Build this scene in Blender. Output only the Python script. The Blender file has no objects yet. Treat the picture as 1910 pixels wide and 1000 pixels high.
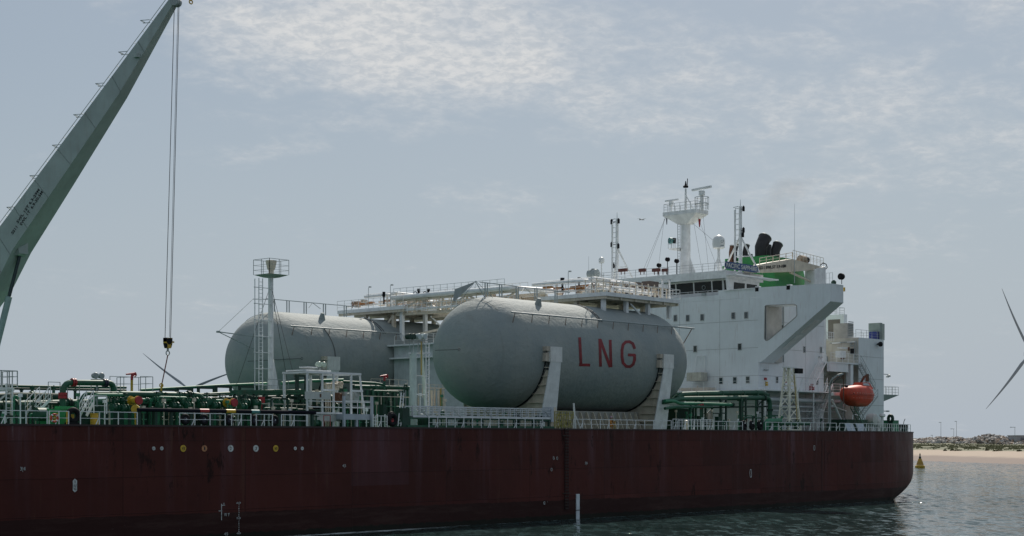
import bpy, bmesh, math, random
from mathutils import Vector, Matrix, noise
rad = math.radians
V = Vector
sc = bpy.context.scene
COL = sc.collection
random.seed(7)

# ---------------------------------------------------------------- camera
AZ = rad(41.8)
F_PX = 2968.0                      # focal length in pixels of a 1910 px wide picture
EYE = 7.9
FW = V((math.cos(AZ), math.sin(AZ), 0)); RT = V((math.sin(AZ), -math.cos(AZ), 0))
cam = bpy.data.cameras.new('camera'); camo = bpy.data.objects.new('camera', cam); COL.objects.link(camo)
camo.location = (0, 0, EYE); camo.rotation_euler = (rad(90), 0, AZ - rad(90))
cam.sensor_width = 36; cam.lens = F_PX / 1910 * 36; cam.shift_y = (821 - 500) / 1910
cam.clip_start = 1; cam.clip_end = 30000
sc.camera = camo

# ---------------------------------------------------------------- light
SUN = V((.80, .50, .93)).normalized()
SUN_EL = math.asin(SUN.z); SUN_AZ = math.atan2(SUN.y, SUN.x)
sl = bpy.data.lights.new('sun', 'SUN'); sl.energy = 4.7; sl.angle = rad(.53); sl.color = (1, .93, .84)
slo = bpy.data.objects.new('sun', sl); COL.objects.link(slo)
slo.rotation_euler = (-SUN).to_track_quat('-Z', 'Y').to_euler(); slo.location = (0, 0, 200)
sc.view_settings.view_transform = 'Standard'; sc.view_settings.look = 'None'
sc.view_settings.exposure = 0.0; sc.view_settings.gamma = 1
sc.render.engine = 'CYCLES'
sc.cycles.max_bounces = 6; sc.cycles.diffuse_bounces = 3; sc.cycles.glossy_bounces = 3
sc.cycles.transparent_max_bounces = 12; sc.cycles.volume_bounces = 0
sc.cycles.caustics_reflective = False; sc.cycles.caustics_refractive = False
sc.cycles.use_denoising = True

world = bpy.data.worlds.new("World"); sc.world = world; world.use_nodes = True
class NT:
    def __init__(s, nt): s.nt = nt
    def n(s, t, **k):
        o = s.nt.nodes.new(t)
        for a, b in k.items(): setattr(o, a, b)
        return o
    def set(s, sock, v):
        if isinstance(v, bpy.types.NodeSocket): s.nt.links.new(v, sock)
        elif v is not None: sock.default_value = v
    def m(s, op, a, b=None, c=None, clamp=False):
        o = s.n('ShaderNodeMath', operation=op); o.use_clamp = clamp
        s.set(o.inputs[0], a); s.set(o.inputs[1], b); s.set(o.inputs[2], c)
        return o.outputs[0]
    def vm(s, op, a, b=None):
        o = s.n('ShaderNodeVectorMath', operation=op)
        s.set(o.inputs[0], a); s.set(o.inputs[1], b)
        return o.outputs['Value'] if op in ('DOT_PRODUCT', 'LENGTH') else o.outputs[0]
    def mix(s, f, a, b, blend='MIX'):
        o = s.n('ShaderNodeMix', data_type='RGBA', blend_type=blend)
        s.set(o.inputs[0], f); s.set(o.inputs[6], a); s.set(o.inputs[7], b)
        return o.outputs[2]
    def noise(s, vec, scale, detail=4, rough=.55, dist=0):
        o = s.n('ShaderNodeTexNoise'); s.set(o.inputs['Vector'], vec)
        o.inputs['Scale'].default_value = scale; o.inputs['Detail'].default_value = detail
        o.inputs['Roughness'].default_value = rough; o.inputs['Distortion'].default_value = dist
        return o.outputs['Fac']
    def ramp(s, f, a, b, lo=0., hi=1.):
        o = s.n('ShaderNodeMapRange'); o.interpolation_type = 'SMOOTHSTEP'
        s.set(o.inputs[0], f); s.set(o.inputs[1], a); s.set(o.inputs[2], b); s.set(o.inputs[3], lo); s.set(o.inputs[4], hi)
        return o.outputs[0]
    def sep(s, v):
        o = s.n('ShaderNodeSeparateXYZ'); s.set(o.inputs[0], v); return o.outputs
    def comb(s, x, y, z):
        o = s.n('ShaderNodeCombineXYZ'); s.set(o.inputs[0], x); s.set(o.inputs[1], y); s.set(o.inputs[2], z); return o.outputs[0]
def rgba(c, k=1): return (c[0]*k, c[1]*k, c[2]*k, 1)

w = NT(world.node_tree); world.node_tree.nodes.clear()
tc = w.n('ShaderNodeTexCoord'); dirv = tc.outputs['Generated']
dx, dy, dz = w.sep(dirv)
sky = w.n('ShaderNodeTexSky', sky_type='NISHITA'); sky.sun_disc = False
sky.sun_elevation = SUN_EL; sky.sun_rotation = rad(90) - SUN_AZ; sky.air_density = 1.2; sky.dust_density = 1.1; sky.ozone_density = 1.5
hsv = w.n('ShaderNodeHueSaturation'); w.set(hsv.inputs['Color'], sky.outputs[0]); hsv.inputs['Saturation'].default_value = 1.05
zz = w.m('MAXIMUM', dz, 0.0)
hl = w.m('SQRT', w.m('ADD', w.m('MULTIPLY', dx, dx), w.m('MULTIPLY', dy, dy)))
el = w.m('MULTIPLY', w.m('ARCTAN2', dz, hl), 57.2958)
az = w.m('MULTIPLY', w.m('ARCTAN2', dy, dx), 57.2958)
# high thin cloud sheet seen in perspective
inv = w.m('DIVIDE', 1.0, w.m('ADD', zz, 0.20))
pl = w.comb(w.m('MULTIPLY', dx, inv), w.m('MULTIPLY', dy, inv), 0.0)
n1 = w.noise(pl, 11.0, 8, .58, .6)
n2 = w.noise(pl, 3.4, 3, .5, .4)
n3 = w.noise(pl, 42.0, 5, .65, .3)
def gauss(x, c, wd): 
    t = w.m('DIVIDE', w.m('SUBTRACT', x, c), wd); return w.m('POWER', 2.718, w.m('MULTIPLY', w.m('MULTIPLY', t, t), -1.0))
elc = w.m('MINIMUM', el, 14.3)
massA = w.m('MULTIPLY', gauss(az, 47.6, 6.0), gauss(elc, 14.4, 2.7))
massB = w.m('MULTIPLY', gauss(az, 40.5, 3.6), gauss(elc, 12.9, 1.9))
massC = w.m('MULTIPLY', gauss(az, 28, 11), gauss(elc, 12.2, 5.0))
cover = w.m('ADD', w.m('ADD', w.m('MULTIPLY', massA, .38), w.m('MULTIPLY', massB, .18)), w.m('MULTIPLY', massC, .20))
elsewhere = w.ramp(el, 18, 40, 0, .12)
cover = w.m('ADD', cover, elsewhere)
dens = w.m('ADD', w.m('ADD', w.m('MULTIPLY', n1, .44), w.m('MULTIPLY', n2, .50)), w.m('ADD', w.m('MULTIPLY', n3, .09), cover))
cl = w.ramp(dens, .56, .97)
cl = w.m('MULTIPLY', cl, .9)
# thin veil of haze growing to the horizon
veil = w.ramp(el, 0, 14, .93, .55)
base = w.mix(veil, hsv.outputs[0], (7.45, 8.6, 9.9, 1))
cloudcol = w.mix(w.ramp(n3, .35, .65), (9.9, 10.4, 10.9, 1), (12.8, 12.8, 12.7, 1))
skyc = w.mix(cl, base, cloudcol)
bg = w.n('ShaderNodeBackground'); w.set(bg.inputs[0], skyc); bg.inputs[1].default_value = .056
wo = w.n('ShaderNodeOutputWorld'); w.set(wo.inputs[0], bg.outputs[0])

# ---------------------------------------------------------------- where things stand
def W(px, py, Y):          # the point in the plane Y (metres across the ship) on the sight line
    r = (px - 955) / F_PX; d = Y / (FW.y + RT.y * r)
    return V(((FW.x + RT.x * r) * d, Y, EYE + (821 - py) / F_PX * d))
def WX(px, py, X):
    r = (px - 955) / F_PX; d = X / (FW.x + RT.x * r)
    return V((X, (FW.y + RT.y * r) * d, EYE + (821 - py) / F_PX * d))
def WD(px, py, d):
    r = (px - 955) / F_PX
    return V(((FW.x + RT.x * r) * d, (FW.y + RT.y * r) * d, EYE + (821 - py) / F_PX * d))
def S(px, Y):              # pixels per metre there
    r = (px - 955) / F_PX; return F_PX / (Y / (FW.y + RT.y * r))
def XP(px, Y): return W(px, 821, Y).x

# ---------------------------------------------------------------- materials
MATS = {}
def mat(name, col, rough=.5, metal=0., var=.12, bump=0., rust=0., scale=1.2, grime=0., spec=.5, fine=0., rustcol=(.22,.085,.03)):
    if name in MATS: return MATS[name]
    m = bpy.data.materials.new(name); m.use_nodes = True; t = NT(m.node_tree)
    p = m.node_tree.nodes['Principled BSDF']
    pos = t.n('ShaderNodeNewGeometry').outputs['Position']
    n = t.noise(pos, scale, 4, .6)
    c = t.mix(t.ramp(n, .3, .7), rgba(col, 1 - var), rgba(col, 1 + var * .6))
    st = t.vm('MULTIPLY', pos, (2.2, 2.2, .22))
    if grime:
        g = t.noise(st, 1.1, 5, .65)
        c = t.mix(t.ramp(g, .48, .75, 0, grime), c, rgba((.20, .17, .13)))
    if rust:
        g = t.noise(st, 2.1, 6, .7); g2 = t.noise(pos, .55, 3)
        f = t.m('MULTIPLY', t.ramp(g, .52, .68), t.ramp(g2, .42, .62))
        c = t.mix(t.m('MULTIPLY', f, rust), c, rgba(rustcol))
    t.set(p.inputs['Base Color'], c); p.inputs['Roughness'].default_value = rough
    p.inputs['Metallic'].default_value = metal; p.inputs['Specular IOR Level'].default_value = spec
    if bump:
        b = t.n('ShaderNodeBump'); b.inputs['Strength'].default_value = 1; b.inputs['Distance'].default_value = bump
        t.set(b.inputs['Height'], t.noise(pos, fine or 3.0, 5, .6)); t.set(p.inputs['Normal'], b.outputs[0])
    MATS[name] = m; return m
white = mat('white_paint', (.70, .71, .69), .55, rust=.35, grime=.25)
whitec = mat('white_paint_clean', (.76, .78, .78), .5, grime=.12)
cream = mat('cream_paint', (.62, .56, .45), .55, rust=.5, grime=.35)
housew = mat('house_white_paint', (.70, .745, .76), .55, var=.05, rust=.22, grime=.10, scale=.35, bump=.005, fine=.7)
green = mat('deck_green_paint', (.009, .088, .046), .55, rust=.25, var=.25)
greenl = mat('light_green_paint', (.024, .18, .09), .55, var=.2)
greend = mat('dark_green_paint', (.006, .042, .026), .6, var=.3)
deckm = mat('green_deck_coating', (.025, .13, .075), .7, rust=.4, var=.2)
black = mat('black_rubber', (.010, .011, .013), .75, spec=.2)
soot = mat('sooty_black_steel', (.018, .017, .018), .55, var=.4)
grey = mat('grey_paint', (.33, .37, .37), .5, grime=.2)
craneg = mat('crane_grey_green_paint', (.35, .41, .39), .42, grime=.22, scale=.5, rust=.12)
alu = mat('aluminium', (.50, .54, .57), .4, .5)
yellow = mat('yellow_paint', (.52, .33, .02), .45, grime=.2)
red = mat('red_paint', (.34, .02, .025), .45)
redtext = mat('red_lettering', (.21, .010, .015), .6, var=.3)
navy = mat('navy_paint', (.008, .012, .035), .45)
bluem = mat('sign_blue_paint', (.012, .05, .16), .45)
tealm = mat('teal_paint', (.05, .20, .20), .5)
orange = mat('orange_gelcoat', (.50, .050, .017), .55, var=.2, grime=.25)
cglass = mat('cabin_glass', (.025, .045, .05), .12, var=.3, spec=.8)
fun = mat('funnel_green_paint', (.012, .19, .045), .42, var=.1, grime=.12)
txt = mat('black_lettering', (.015, .018, .02), .6)
wtxt = mat('white_lettering', (.62, .64, .62), .6)
glass = mat('dark_glass', (.008, .016, .018), .2, var=.2, spec=.25)
wire = mat('wire_rope', (.06, .06, .06), .6)
brown = mat('rusty_brown_steel', (.12, .055, .03), .7, rust=.6)
beige = mat('beige_steel', (.52, .46, .38), .6, rust=.5, grime=.3)
foamr = mat('rusty_ochre', (.36, .17, .06), .8, var=.3)

# insulation foam of the tanks: lumpy and mottled
def tank_mat():
    m = bpy.data.materials.new('sprayed_foam_insulation'); m.use_nodes = True; t = NT(m.node_tree)
    p = m.node_tree.nodes['Principled BSDF']; pos = t.n('ShaderNodeNewGeometry').outputs['Position']
    a = t.noise(pos, .25, 5, .6); b = t.noise(pos, 1.6, 5, .65)
    c = t.mix(t.ramp(a, .35, .65), rgba((.262, .300, .298)), rgba((.312, .338, .322)))
    c = t.mix(t.ramp(b, .5, .75, 0, .35), c, rgba((.225, .245, .235)))
    sx, sy, sz = t.sep(pos)
    st = t.vm('MULTIPLY', pos, (1.2, .25, .12)); c = t.mix(t.ramp(t.noise(st, 1.3, 5, .65), .52, .75, 0, .28), c, rgba((.20, .205, .185)))
    t.set(p.inputs['Base Color'], c); p.inputs['Roughness'].default_value = .75; p.inputs['Specular IOR Level'].default_value = .3
    bp = t.n('ShaderNodeBump'); bp.inputs['Distance'].default_value = .10; bp.inputs['Strength'].default_value = .8
    h = t.m('ADD', t.noise(pos, 2.2, 6, .62), t.m('MULTIPLY', t.noise(pos, .5, 3), 1.2))
    t.set(bp.inputs['Height'], h); t.set(p.inputs['Normal'], bp.outputs[0]); return m
foam = tank_mat()

def hull_mat():
    m = bpy.data.materials.new('maroon_hull_paint'); m.use_nodes = True; t = NT(m.node_tree)
    p = m.node_tree.nodes['Principled BSDF']; pos = t.n('ShaderNodeNewGeometry').outputs['Position']
    x, y, z = t.sep(pos)
    st = t.vm('MULTIPLY', pos, (1.0, 1.0, .07))
    n = t.noise(pos, .12, 4, .6); s1 = t.noise(st, .55, 6, .62); s2 = t.noise(st, 2.4, 5, .7)
    c = t.mix(t.ramp(n, .35, .65), rgba((.062, .0172, .0142)), rgba((.084, .0240, .0195)))
    top = t.ramp(z, 3.0, 9.0, .25, 1)
    c = t.mix(t.m('MULTIPLY', t.ramp(s1, .50, .72), t.m('MULTIPLY', top, .8)), c, rgba((.115, .062, .072)))
    c = t.mix(t.m('MULTIPLY', t.ramp(s2, .56, .72), t.m('MULTIPLY', t.ramp(z, 6.5, 9.0, 0, 1), .6)), c, rgba((.17, .115, .12)))
    # patches and rust
    g = t.noise(t.vm('MULTIPLY', pos, (1, 1, .35)), .75, 7, .72); g2 = t.noise(pos, .09, 2)
    c = t.mix(t.m('MULTIPLY', t.ramp(g, .565, .63), t.ramp(g2, .40, .56, 0, .85)), c, rgba((.018, .008, .007)))
    # one repainted rectangle amidships
    bx = t.m('MULTIPLY', t.m('MULTIPLY', t.ramp(x, 92.6, 92.8), t.ramp(x, 99.5, 99.7, 1, 0)), t.ramp(z, 3.9, 4.0))
    c = t.mix(t.m('MULTIPLY', t.m('MULTIPLY', bx, t.ramp(s1, .3, .6, .5, 1.)), .26), c, rgba((.12, .07, .09)))
    px_ = t.m('FLOOR', t.m('DIVIDE', x, 5.8)); pz_ = t.m('FLOOR', t.m('DIVIDE', t.m('ADD', z, .4), 2.75))
    wn = t.n('ShaderNodeTexWhiteNoise', noise_dimensions='3D'); t.set(wn.inputs['Vector'], t.comb(px_, pz_, 0.0))
    c = t.mix(1.0, c, t.mix(wn.outputs['Value'], (.84, .84, .84, 1), (1.12, 1.12, 1.14, 1)), 'MULTIPLY')
    dr = t.noise(t.vm('MULTIPLY', pos, (1.6, 1.6, .10)), .8, 5, .7); c = t.mix(t.m('MULTIPLY', t.ramp(dr, .60, .70), .5), c, rgba((.10, .045, .03)))
    # plate seams
    def seam(v, per, wd):
        f = t.m('PINGPONG', v, per / 2); return t.ramp(f, wd, wd * .4, 0, 1)
    sm = t.m('MAXIMUM', seam(x, 11.6, .05), seam(t.m('ADD', z, .4), 2.75, .035))
    c = t.mix(t.m('MULTIPLY', sm, .45), c, rgba((.010, .004, .004)))
    # boot top: dark paint band with scuffs
    zz = t.m('ADD', t.m('ADD', z, t.m('MULTIPLY', t.noise(st, .9, 5), .35)), t.m('MULTIPLY', t.m('SUBTRACT', x, 60.), .0045))
    band = t.ramp(zz, 2.36, 2.44, 1, 0)
    bt = t.mix(t.ramp(t.noise(t.vm('MULTIPLY', pos, (.25, .25, 2.0)), 1.0, 6, .7), .45, .7), rgba((.034, .0130, .0115)), rgba((.052, .026, .022)))
    scuff = t.ramp(t.noise(t.vm('MULTIPLY', pos, (.6, .6, 9.0)), 1.3, 5, .7), .70, .74)
    bt = t.mix(t.m('MULTIPLY', scuff, .6), bt, rgba((.25, .24, .22)))
    c = t.mix(band, c, bt)
    wet = t.ramp(t.m('SUBTRACT', z, t.m('MULTIPLY', t.noise(pos, 1.5, 4), .5)), .12, .3, 1, 0); c = t.mix(t.m('MULTIPLY', wet, .85), c, rgba((.010, .014, .010)))
    t.set(p.inputs['Base Color'], c); t.set(p.inputs['Roughness'], t.ramp(n, .3, .7, .5, .65))
    p.inputs['Specular IOR Level'].default_value = .12
    bp = t.n('ShaderNodeBump'); bp.inputs['Distance'].default_value = .03
    t.set(bp.inputs['Height'], t.m('ADD', t.m('MULTIPLY', t.noise(pos, .45, 3), 2.2), t.m('MULTIPLY', sm, .3))); t.set(p.inputs['Normal'], bp.outputs[0]); return m
hullm = hull_mat()

def water_mat():
    m = bpy.data.materials.new('harbour_water'); m.use_nodes = True; t = NT(m.node_tree)
    p = m.node_tree.nodes['Principled BSDF']; pos = t.n('ShaderNodeNewGeometry').outputs['Position']
    rot = t.n('ShaderNodeVectorRotate', rotation_type='Z_AXIS'); t.set(rot.inputs['Vector'], pos); rot.inputs['Angle'].default_value = -AZ
    st = t.vm('MULTIPLY', rot.outputs[0], (1.0, .85, 1.0))
    a = t.noise(st, .10, 4, .6, .4); b = t.noise(st, .55, 6, .68, .3); c2 = t.noise(st, 2.6, 4, .7)
    col = t.mix(t.ramp(a, .35, .65), rgba((.018, .038, .036)), rgba((.030, .054, .054)))
    # foam along the ship's side and streaks
    x, y, z = t.sep(pos)
    scum = t.m('MULTIPLY', t.m('MULTIPLY', t.ramp(y, 100.7, 101.2), t.ramp(x, 180, 195, 1, 0)), t.ramp(t.noise(t.vm('MULTIPLY', pos, (.5, 2.5, 1)), 1.1, 5, .7), .5, .6, 0, .5))
    near = t.m('MULTIPLY', t.ramp(y, 99.4, 100.4), t.m('MULTIPLY', t.ramp(x, 84, 86), t.ramp(x, 94, 108, 1, 0)))
    fo = t.m('MULTIPLY', near, t.ramp(t.noise(t.vm('MULTIPLY', pos, (.35, 1.6, 1)), .9, 5, .7), .44, .54))
    fo = t.m('MAXIMUM', fo, scum)
    col = t.mix(fo, col, rgba((.55, .60, .60)))
    t.set(p.inputs['Base Color'], col); t.set(p.inputs['Roughness'], t.ramp(fo, 0, 1, .05, .8))
    p.inputs['IOR'].default_value = 1.333; p.inputs['Specular IOR Level'].default_value = .10
    def ncol(vec, scale, detail, rough):
        o = t.n('ShaderNodeTexNoise'); t.set(o.inputs['Vector'], vec); o.inputs['Scale'].default_value = scale; o.inputs['Detail'].default_value = detail; o.inputs['Roughness'].default_value = rough
        return t.vm('SUBTRACT', o.outputs['Color'], (.5, .5, .5))
    lg = t.vm('MULTIPLY', rot.outputs[0], (.16, 1.0, 1.0)); s3 = t.vm('SCALE', ncol(lg, 1.1, 4, .65)); s3.node.inputs['Scale'].default_value = .95
    gust = t.ramp(t.noise(st, .014, 4, .6), .35, .65, .72, 1.25)
    s1 = t.vm('SCALE', ncol(st, .8, 4, .6)); s1.node.inputs['Scale'].default_value = .95
    s2 = t.vm('SCALE', ncol(st, .22, 3, .6)); s2.node.inputs['Scale'].default_value = .5
    sl_ = t.vm('ADD', t.vm('ADD', s1, s3), s2); g_ = t.n('ShaderNodeVectorMath', operation='SCALE'); t.set(g_.inputs[0], sl_); t.set(g_.inputs['Scale'], gust)
    nn = t.vm('NORMALIZE', t.vm('ADD', t.vm('MULTIPLY', g_.outputs[0], (1, 1, 0)), (0, 0, 1)))
    t.set(p.inputs['Normal'], nn); return m
waterm = water_mat()

def sand_mat():
    m = bpy.data.materials.new('beach_sand_and_dune'); m.use_nodes = True; t = NT(m.node_tree)
    p = m.node_tree.nodes['Principled BSDF']; pos = t.n('ShaderNodeNewGeometry').outputs['Position']
    x, y, z = t.sep(pos); n = t.noise(pos, .05, 5, .65); n2 = t.noise(pos, .35, 4, .7)
    c = t.mix(t.ramp(t.m('ADD', z, t.m('MULTIPLY', n, 1.0)), 1.7, 2.5), rgba((.17, .125, .10)), rgba((.33, .26, .195)))
    c = t.mix(t.ramp(n2, .5, .8, 0, .3), c, rgba((.25, .20, .155)))
    gz = t.m('ADD', z, t.m('MULTIPLY', t.m('SUBTRACT', n, .5), 1.2))
    c = t.mix(t.m('MULTIPLY', t.ramp(gz, 3.2, 3.6), t.ramp(n2, .15, .35)), c, rgba((.105, .11, .055)))
    c = t.mix(t.ramp(z, 6.0, 6.6), c, rgba((.20, .17, .13)))
    t.set(p.inputs['Base Color'], c); p.inputs['Roughness'].default_value = .9; return m
sandm = sand_mat()

# ---------------------------------------------------------------- mesh builder
ORG = {}
class MB:
    def __init__(s): s.v = []; s.f = []; s.mi = []; s.k = 0
    def add(s, vs, fs):
        s.ch = getattr(s, 'ch', []); s.ch.append((len(s.v), len(s.f)))
        o = len(s.v); s.v += [V(p) for p in vs]
        for f in fs: s.f.append([i + o for i in f]); s.mi.append(s.k)
    def hexa(s, P8):       # 4 bottom (ccw) 4 top
        s.add(P8, [(3,2,1,0),(4,5,6,7),(0,1,5,4),(1,2,6,5),(2,3,7,6),(3,0,4,7)]); return s
    def box(s, lo, hi):
        a, b = V(lo), V(hi); a, b = V([min(p,q) for p,q in zip(a,b)]), V([max(p,q) for p,q in zip(a,b)])
        s.hexa([(a.x,a.y,a.z),(b.x,a.y,a.z),(b.x,b.y,a.z),(a.x,b.y,a.z),(a.x,a.y,b.z),(b.x,a.y,b.z),(b.x,b.y,b.z),(a.x,b.y,b.z)]); return s
    def cbox(s, c, d): c = V(c); d = V(d) / 2; return s.box(c - d, c + d)
    def frame(s, a, b):
        d = (V(b) - V(a)); L = d.length; d = d / (L or 1)
        up = V((0,0,1)) if abs(d.z) < .95 else V((0,1,0))
        x = d.cross(up).normalized(); y = x.cross(d).normalized(); return d, x, y
    def bar(s, a, b, w, h=None):
        h = h or w; a, b = V(a), V(b); d, x, y = s.frame(a, b); x = x*w/2; y = y*h/2
        s.hexa([a-x-y, a+x-y, a+x+y, a-x+y, b-x-y, b+x-y, b+x+y, b-x+y]); return s
    def tube(s, pts, r, n=8, cap=True, r2=None):
        pts = [V(p) for p in pts]; m = len(pts); rs = [r + ((r2 if r2 is not None else r) - r)*i/max(1,m-1) for i in range(m)]
        o = len(s.v); prev = None
        for i, p in enumerate(pts):
            t = (pts[min(i+1,m-1)] - pts[max(i-1,0)]).normalized()
            if prev is None:
                up = V((0,0,1)) if abs(t.z) < .9 else V((1,0,0)); x = t.cross(up).normalized()
            else:
                x = (prev - t * prev.dot(t)); x = x.normalized() if x.length > 1e-6 else prev
            prev = x; y = t.cross(x)
            for j in range(n):
                a = 2*math.pi*j/n; s.v.append(p + (x*math.cos(a) + y*math.sin(a))*rs[i])
        for i in range(m-1):
            for j in range(n):
                s.f.append([o+i*n+j, o+i*n+(j+1)%n, o+(i+1)*n+(j+1)%n, o+(i+1)*n+j]); s.mi.append(s.k)
        if cap:
            s.f.append([o+j for j in range(n)][::-1]); s.mi.append(s.k)
            s.f.append([o+(m-1)*n+j for j in range(n)]); s.mi.append(s.k)
        return s
    def pipe(s, pts, r, bend=None, n=10):   # polyline with rounded corners
        pts = [V(p) for p in pts]; bend = bend or r*2.2; out = [pts[0]]
        for i in range(1, len(pts)-1):
            a = (pts[i-1]-pts[i]); b = (pts[i+1]-pts[i]); k = min(bend, a.length*.48, b.length*.48)
            p0 = pts[i]+a.normalized()*k; p1 = pts[i]+b.normalized()*k
            for q in range(6):
                t = q/5; out.append(p0*(1-t)**2 + pts[i]*2*t*(1-t) + p1*t*t)
        out.append(pts[-1]); return s.tube(out, r, n)
    def cyl(s, a, b, r, n=16, r2=None): return s.tube([a, b], r, n, True, r2)
    def lathe(s, c, prof, n=20, axis='Z'):   # prof [(radius, height)]
        c = V(c); o = len(s.v); m = len(prof)
        for r, h in prof:
            for j in range(n):
                a = 2*math.pi*j/n; u, w_ = r*math.cos(a), r*math.sin(a)
                s.v.append(c + (V((u, w_, h)) if axis == 'Z' else V((h, u, w_)) if axis == 'X' else V((w_, h, u))))
        for i in range(m-1):
            for j in range(n):
                s.f.append([o+i*n+j, o+i*n+(j+1)%n, o+(i+1)*n+(j+1)%n, o+(i+1)*n+j]); s.mi.append(s.k)
        s.f.append([o+j for j in range(n)][::-1]); s.mi.append(s.k)
        s.f.append([o+(m-1)*n+j for j in range(n)]); s.mi.append(s.k)
        return s
    def torus(s, c, R, r, ax=V((0,1,0)), n=20, k=8):
        c = V(c); ax = V(ax).normalized(); up = V((0,0,1)) if abs(ax.z) < .9 else V((1,0,0))
        x = ax.cross(up).normalized(); y = ax.cross(x); o = len(s.v)
        for i in range(n):
            a = 2*math.pi*i/n; d = x*math.cos(a)+y*math.sin(a)
            for j in range(k):
                b = 2*math.pi*j/k; s.v.append(c + d*(R+r*math.cos(b)) + ax*r*math.sin(b))
        for i in range(n):
            for j in range(k):
                s.f.append([o+i*k+j, o+((i+1)%n)*k+j, o+((i+1)%n)*k+(j+1)%k, o+i*k+(j+1)%k]); s.mi.append(s.k)
        return s
    def prism(s, poly, d):      # planar polygon (3d points) swept by vector d
        n = len(poly); d = V(d); poly = [V(p) for p in poly]
        s.add(poly + [p + d for p in poly], [list(range(n))[::-1], list(range(n, 2*n))] + [(i, (i+1)%n, (i+1)%n+n, i+n) for i in range(n)]); return s
    def rail(s, pts, h=1.0, sp=1.5, bars=(1., .62, .3), w_=.055, closed=False):
        pts = [V(p) for p in pts]; w_ = w_*.8
        for i in range(len(pts)-1):
            a, b = pts[i], pts[i+1]; n = max(1, round((b-a).length/sp))
            for q in range(n + (1 if i == len(pts)-2 else 0)):
                p = a.lerp(b, q/n); s.bar(p, p+V((0,0,h)), w_)
            for k_ in bars: s.bar(a+V((0,0,h*k_)), b+V((0,0,h*k_)), w_*(1. if k_ == 1. else .6))
        return s
    def ladder(s, a, b, side, w_=.45, sp=.32, r=.035):
        a, b, side = V(a), V(b), V(side).normalized()*w_/2
        s.bar(a-side, b-side, r*1.6); s.bar(a+side, b+side, r*1.6); n = max(2, int((b-a).length/sp))
        for i in range(1, n): p = a.lerp(b, i/n); s.bar(p-side, p+side, r)
        return s
    def stairs(s, a, b, side, w_=.7, sp=.25, rails=True):
        a, b, side = V(a), V(b), V(side).normalized()*w_/2
        for q in (-1, 1):
            s.bar(a+side*q, b+side*q, .05, .2)
            if rails:
                u = V((0,0,.95)); s.bar(a+side*q+u, b+side*q+u, .045); s.bar(a+side*q+u*.5, b+side*q+u*.5, .03)
                for i in range(4): p = a.lerp(b, i/3)+side*q; s.bar(p, p+u, .04)
        n = max(2, int(abs(b.z-a.z)/sp))
        for i in range(1, n): p = a.lerp(b, i/n); s.cbox(p, (.24 if abs(side.x)<abs(side.y) else w_, w_ if abs(side.x)<abs(side.y) else .24, .035))
        return s
    def build(s, name, mats, parent=None, org=None, smooth=.7, **tags):
        if parent is not None: o0 = ORG[parent.name]
        elif org is not None: o0 = V(org)
        else:
            o0 = V(((min(p.x for p in s.v)+max(p.x for p in s.v))/2, (min(p.y for p in s.v)+max(p.y for p in s.v))/2, min(p.z for p in s.v)))
        me = bpy.data.meshes.new(name); me.from_pydata([tuple(p-o0) for p in s.v], [], s.f)
        for m in (mats if isinstance(mats, (list, tuple)) else [mats]): me.materials.append(m)
        me.polygons.foreach_set('material_index', s.mi)
        bm = bmesh.new(); bm.from_mesh(me); bmesh.ops.recalc_face_normals(bm, faces=bm.faces); bm.to_mesh(me); bm.free()
        me.polygons.foreach_set('use_smooth', [True]*len(s.f)); me.update()
        me.set_sharp_from_angle(angle=smooth)
        ob = bpy.data.objects.new(name, me); COL.objects.link(ob)
        if parent is not None: ob.parent = parent; ORG[ob.name] = o0
        else: ob.location = o0; ORG[ob.name] = o0
        for a, b in tags.items(): ob[a] = b
        return ob
def each(s, name, mats, parent, **k):      # every primitive of the builder becomes an object of its own
    ch = s.ch + [(len(s.v), len(s.f))]
    for (v0, f0), (v1, f1) in zip(ch, ch[1:]):
        m_ = MB(); m_.v = s.v[v0:v1]; m_.f = [[i-v0 for i in f] for f in s.f[f0:f1]]; m_.mi = s.mi[f0:f1]; m_.build(name, mats, parent, **k)
def T(name, label, category, loc, group=None):
    o = bpy.data.objects.new(name, None); o.empty_display_size = .5; COL.objects.link(o); o.location = loc
    o['label'] = label; o['category'] = category
    if group: o['group'] = group
    ORG[o.name] = V(loc); return o
def copy_tree(o, parent=None):
    c = o.copy(); COL.objects.link(c)
    if parent is not None: c.parent = parent
    for ch in [x for x in o.children]: copy_tree(ch, c)
    return c
def dup(o, loc, label=None, rz=None):
    c = copy_tree(o); c.location = loc
    if rz is not None: c.rotation_euler.z = rz
    if label: c['label'] = label
    return c
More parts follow.
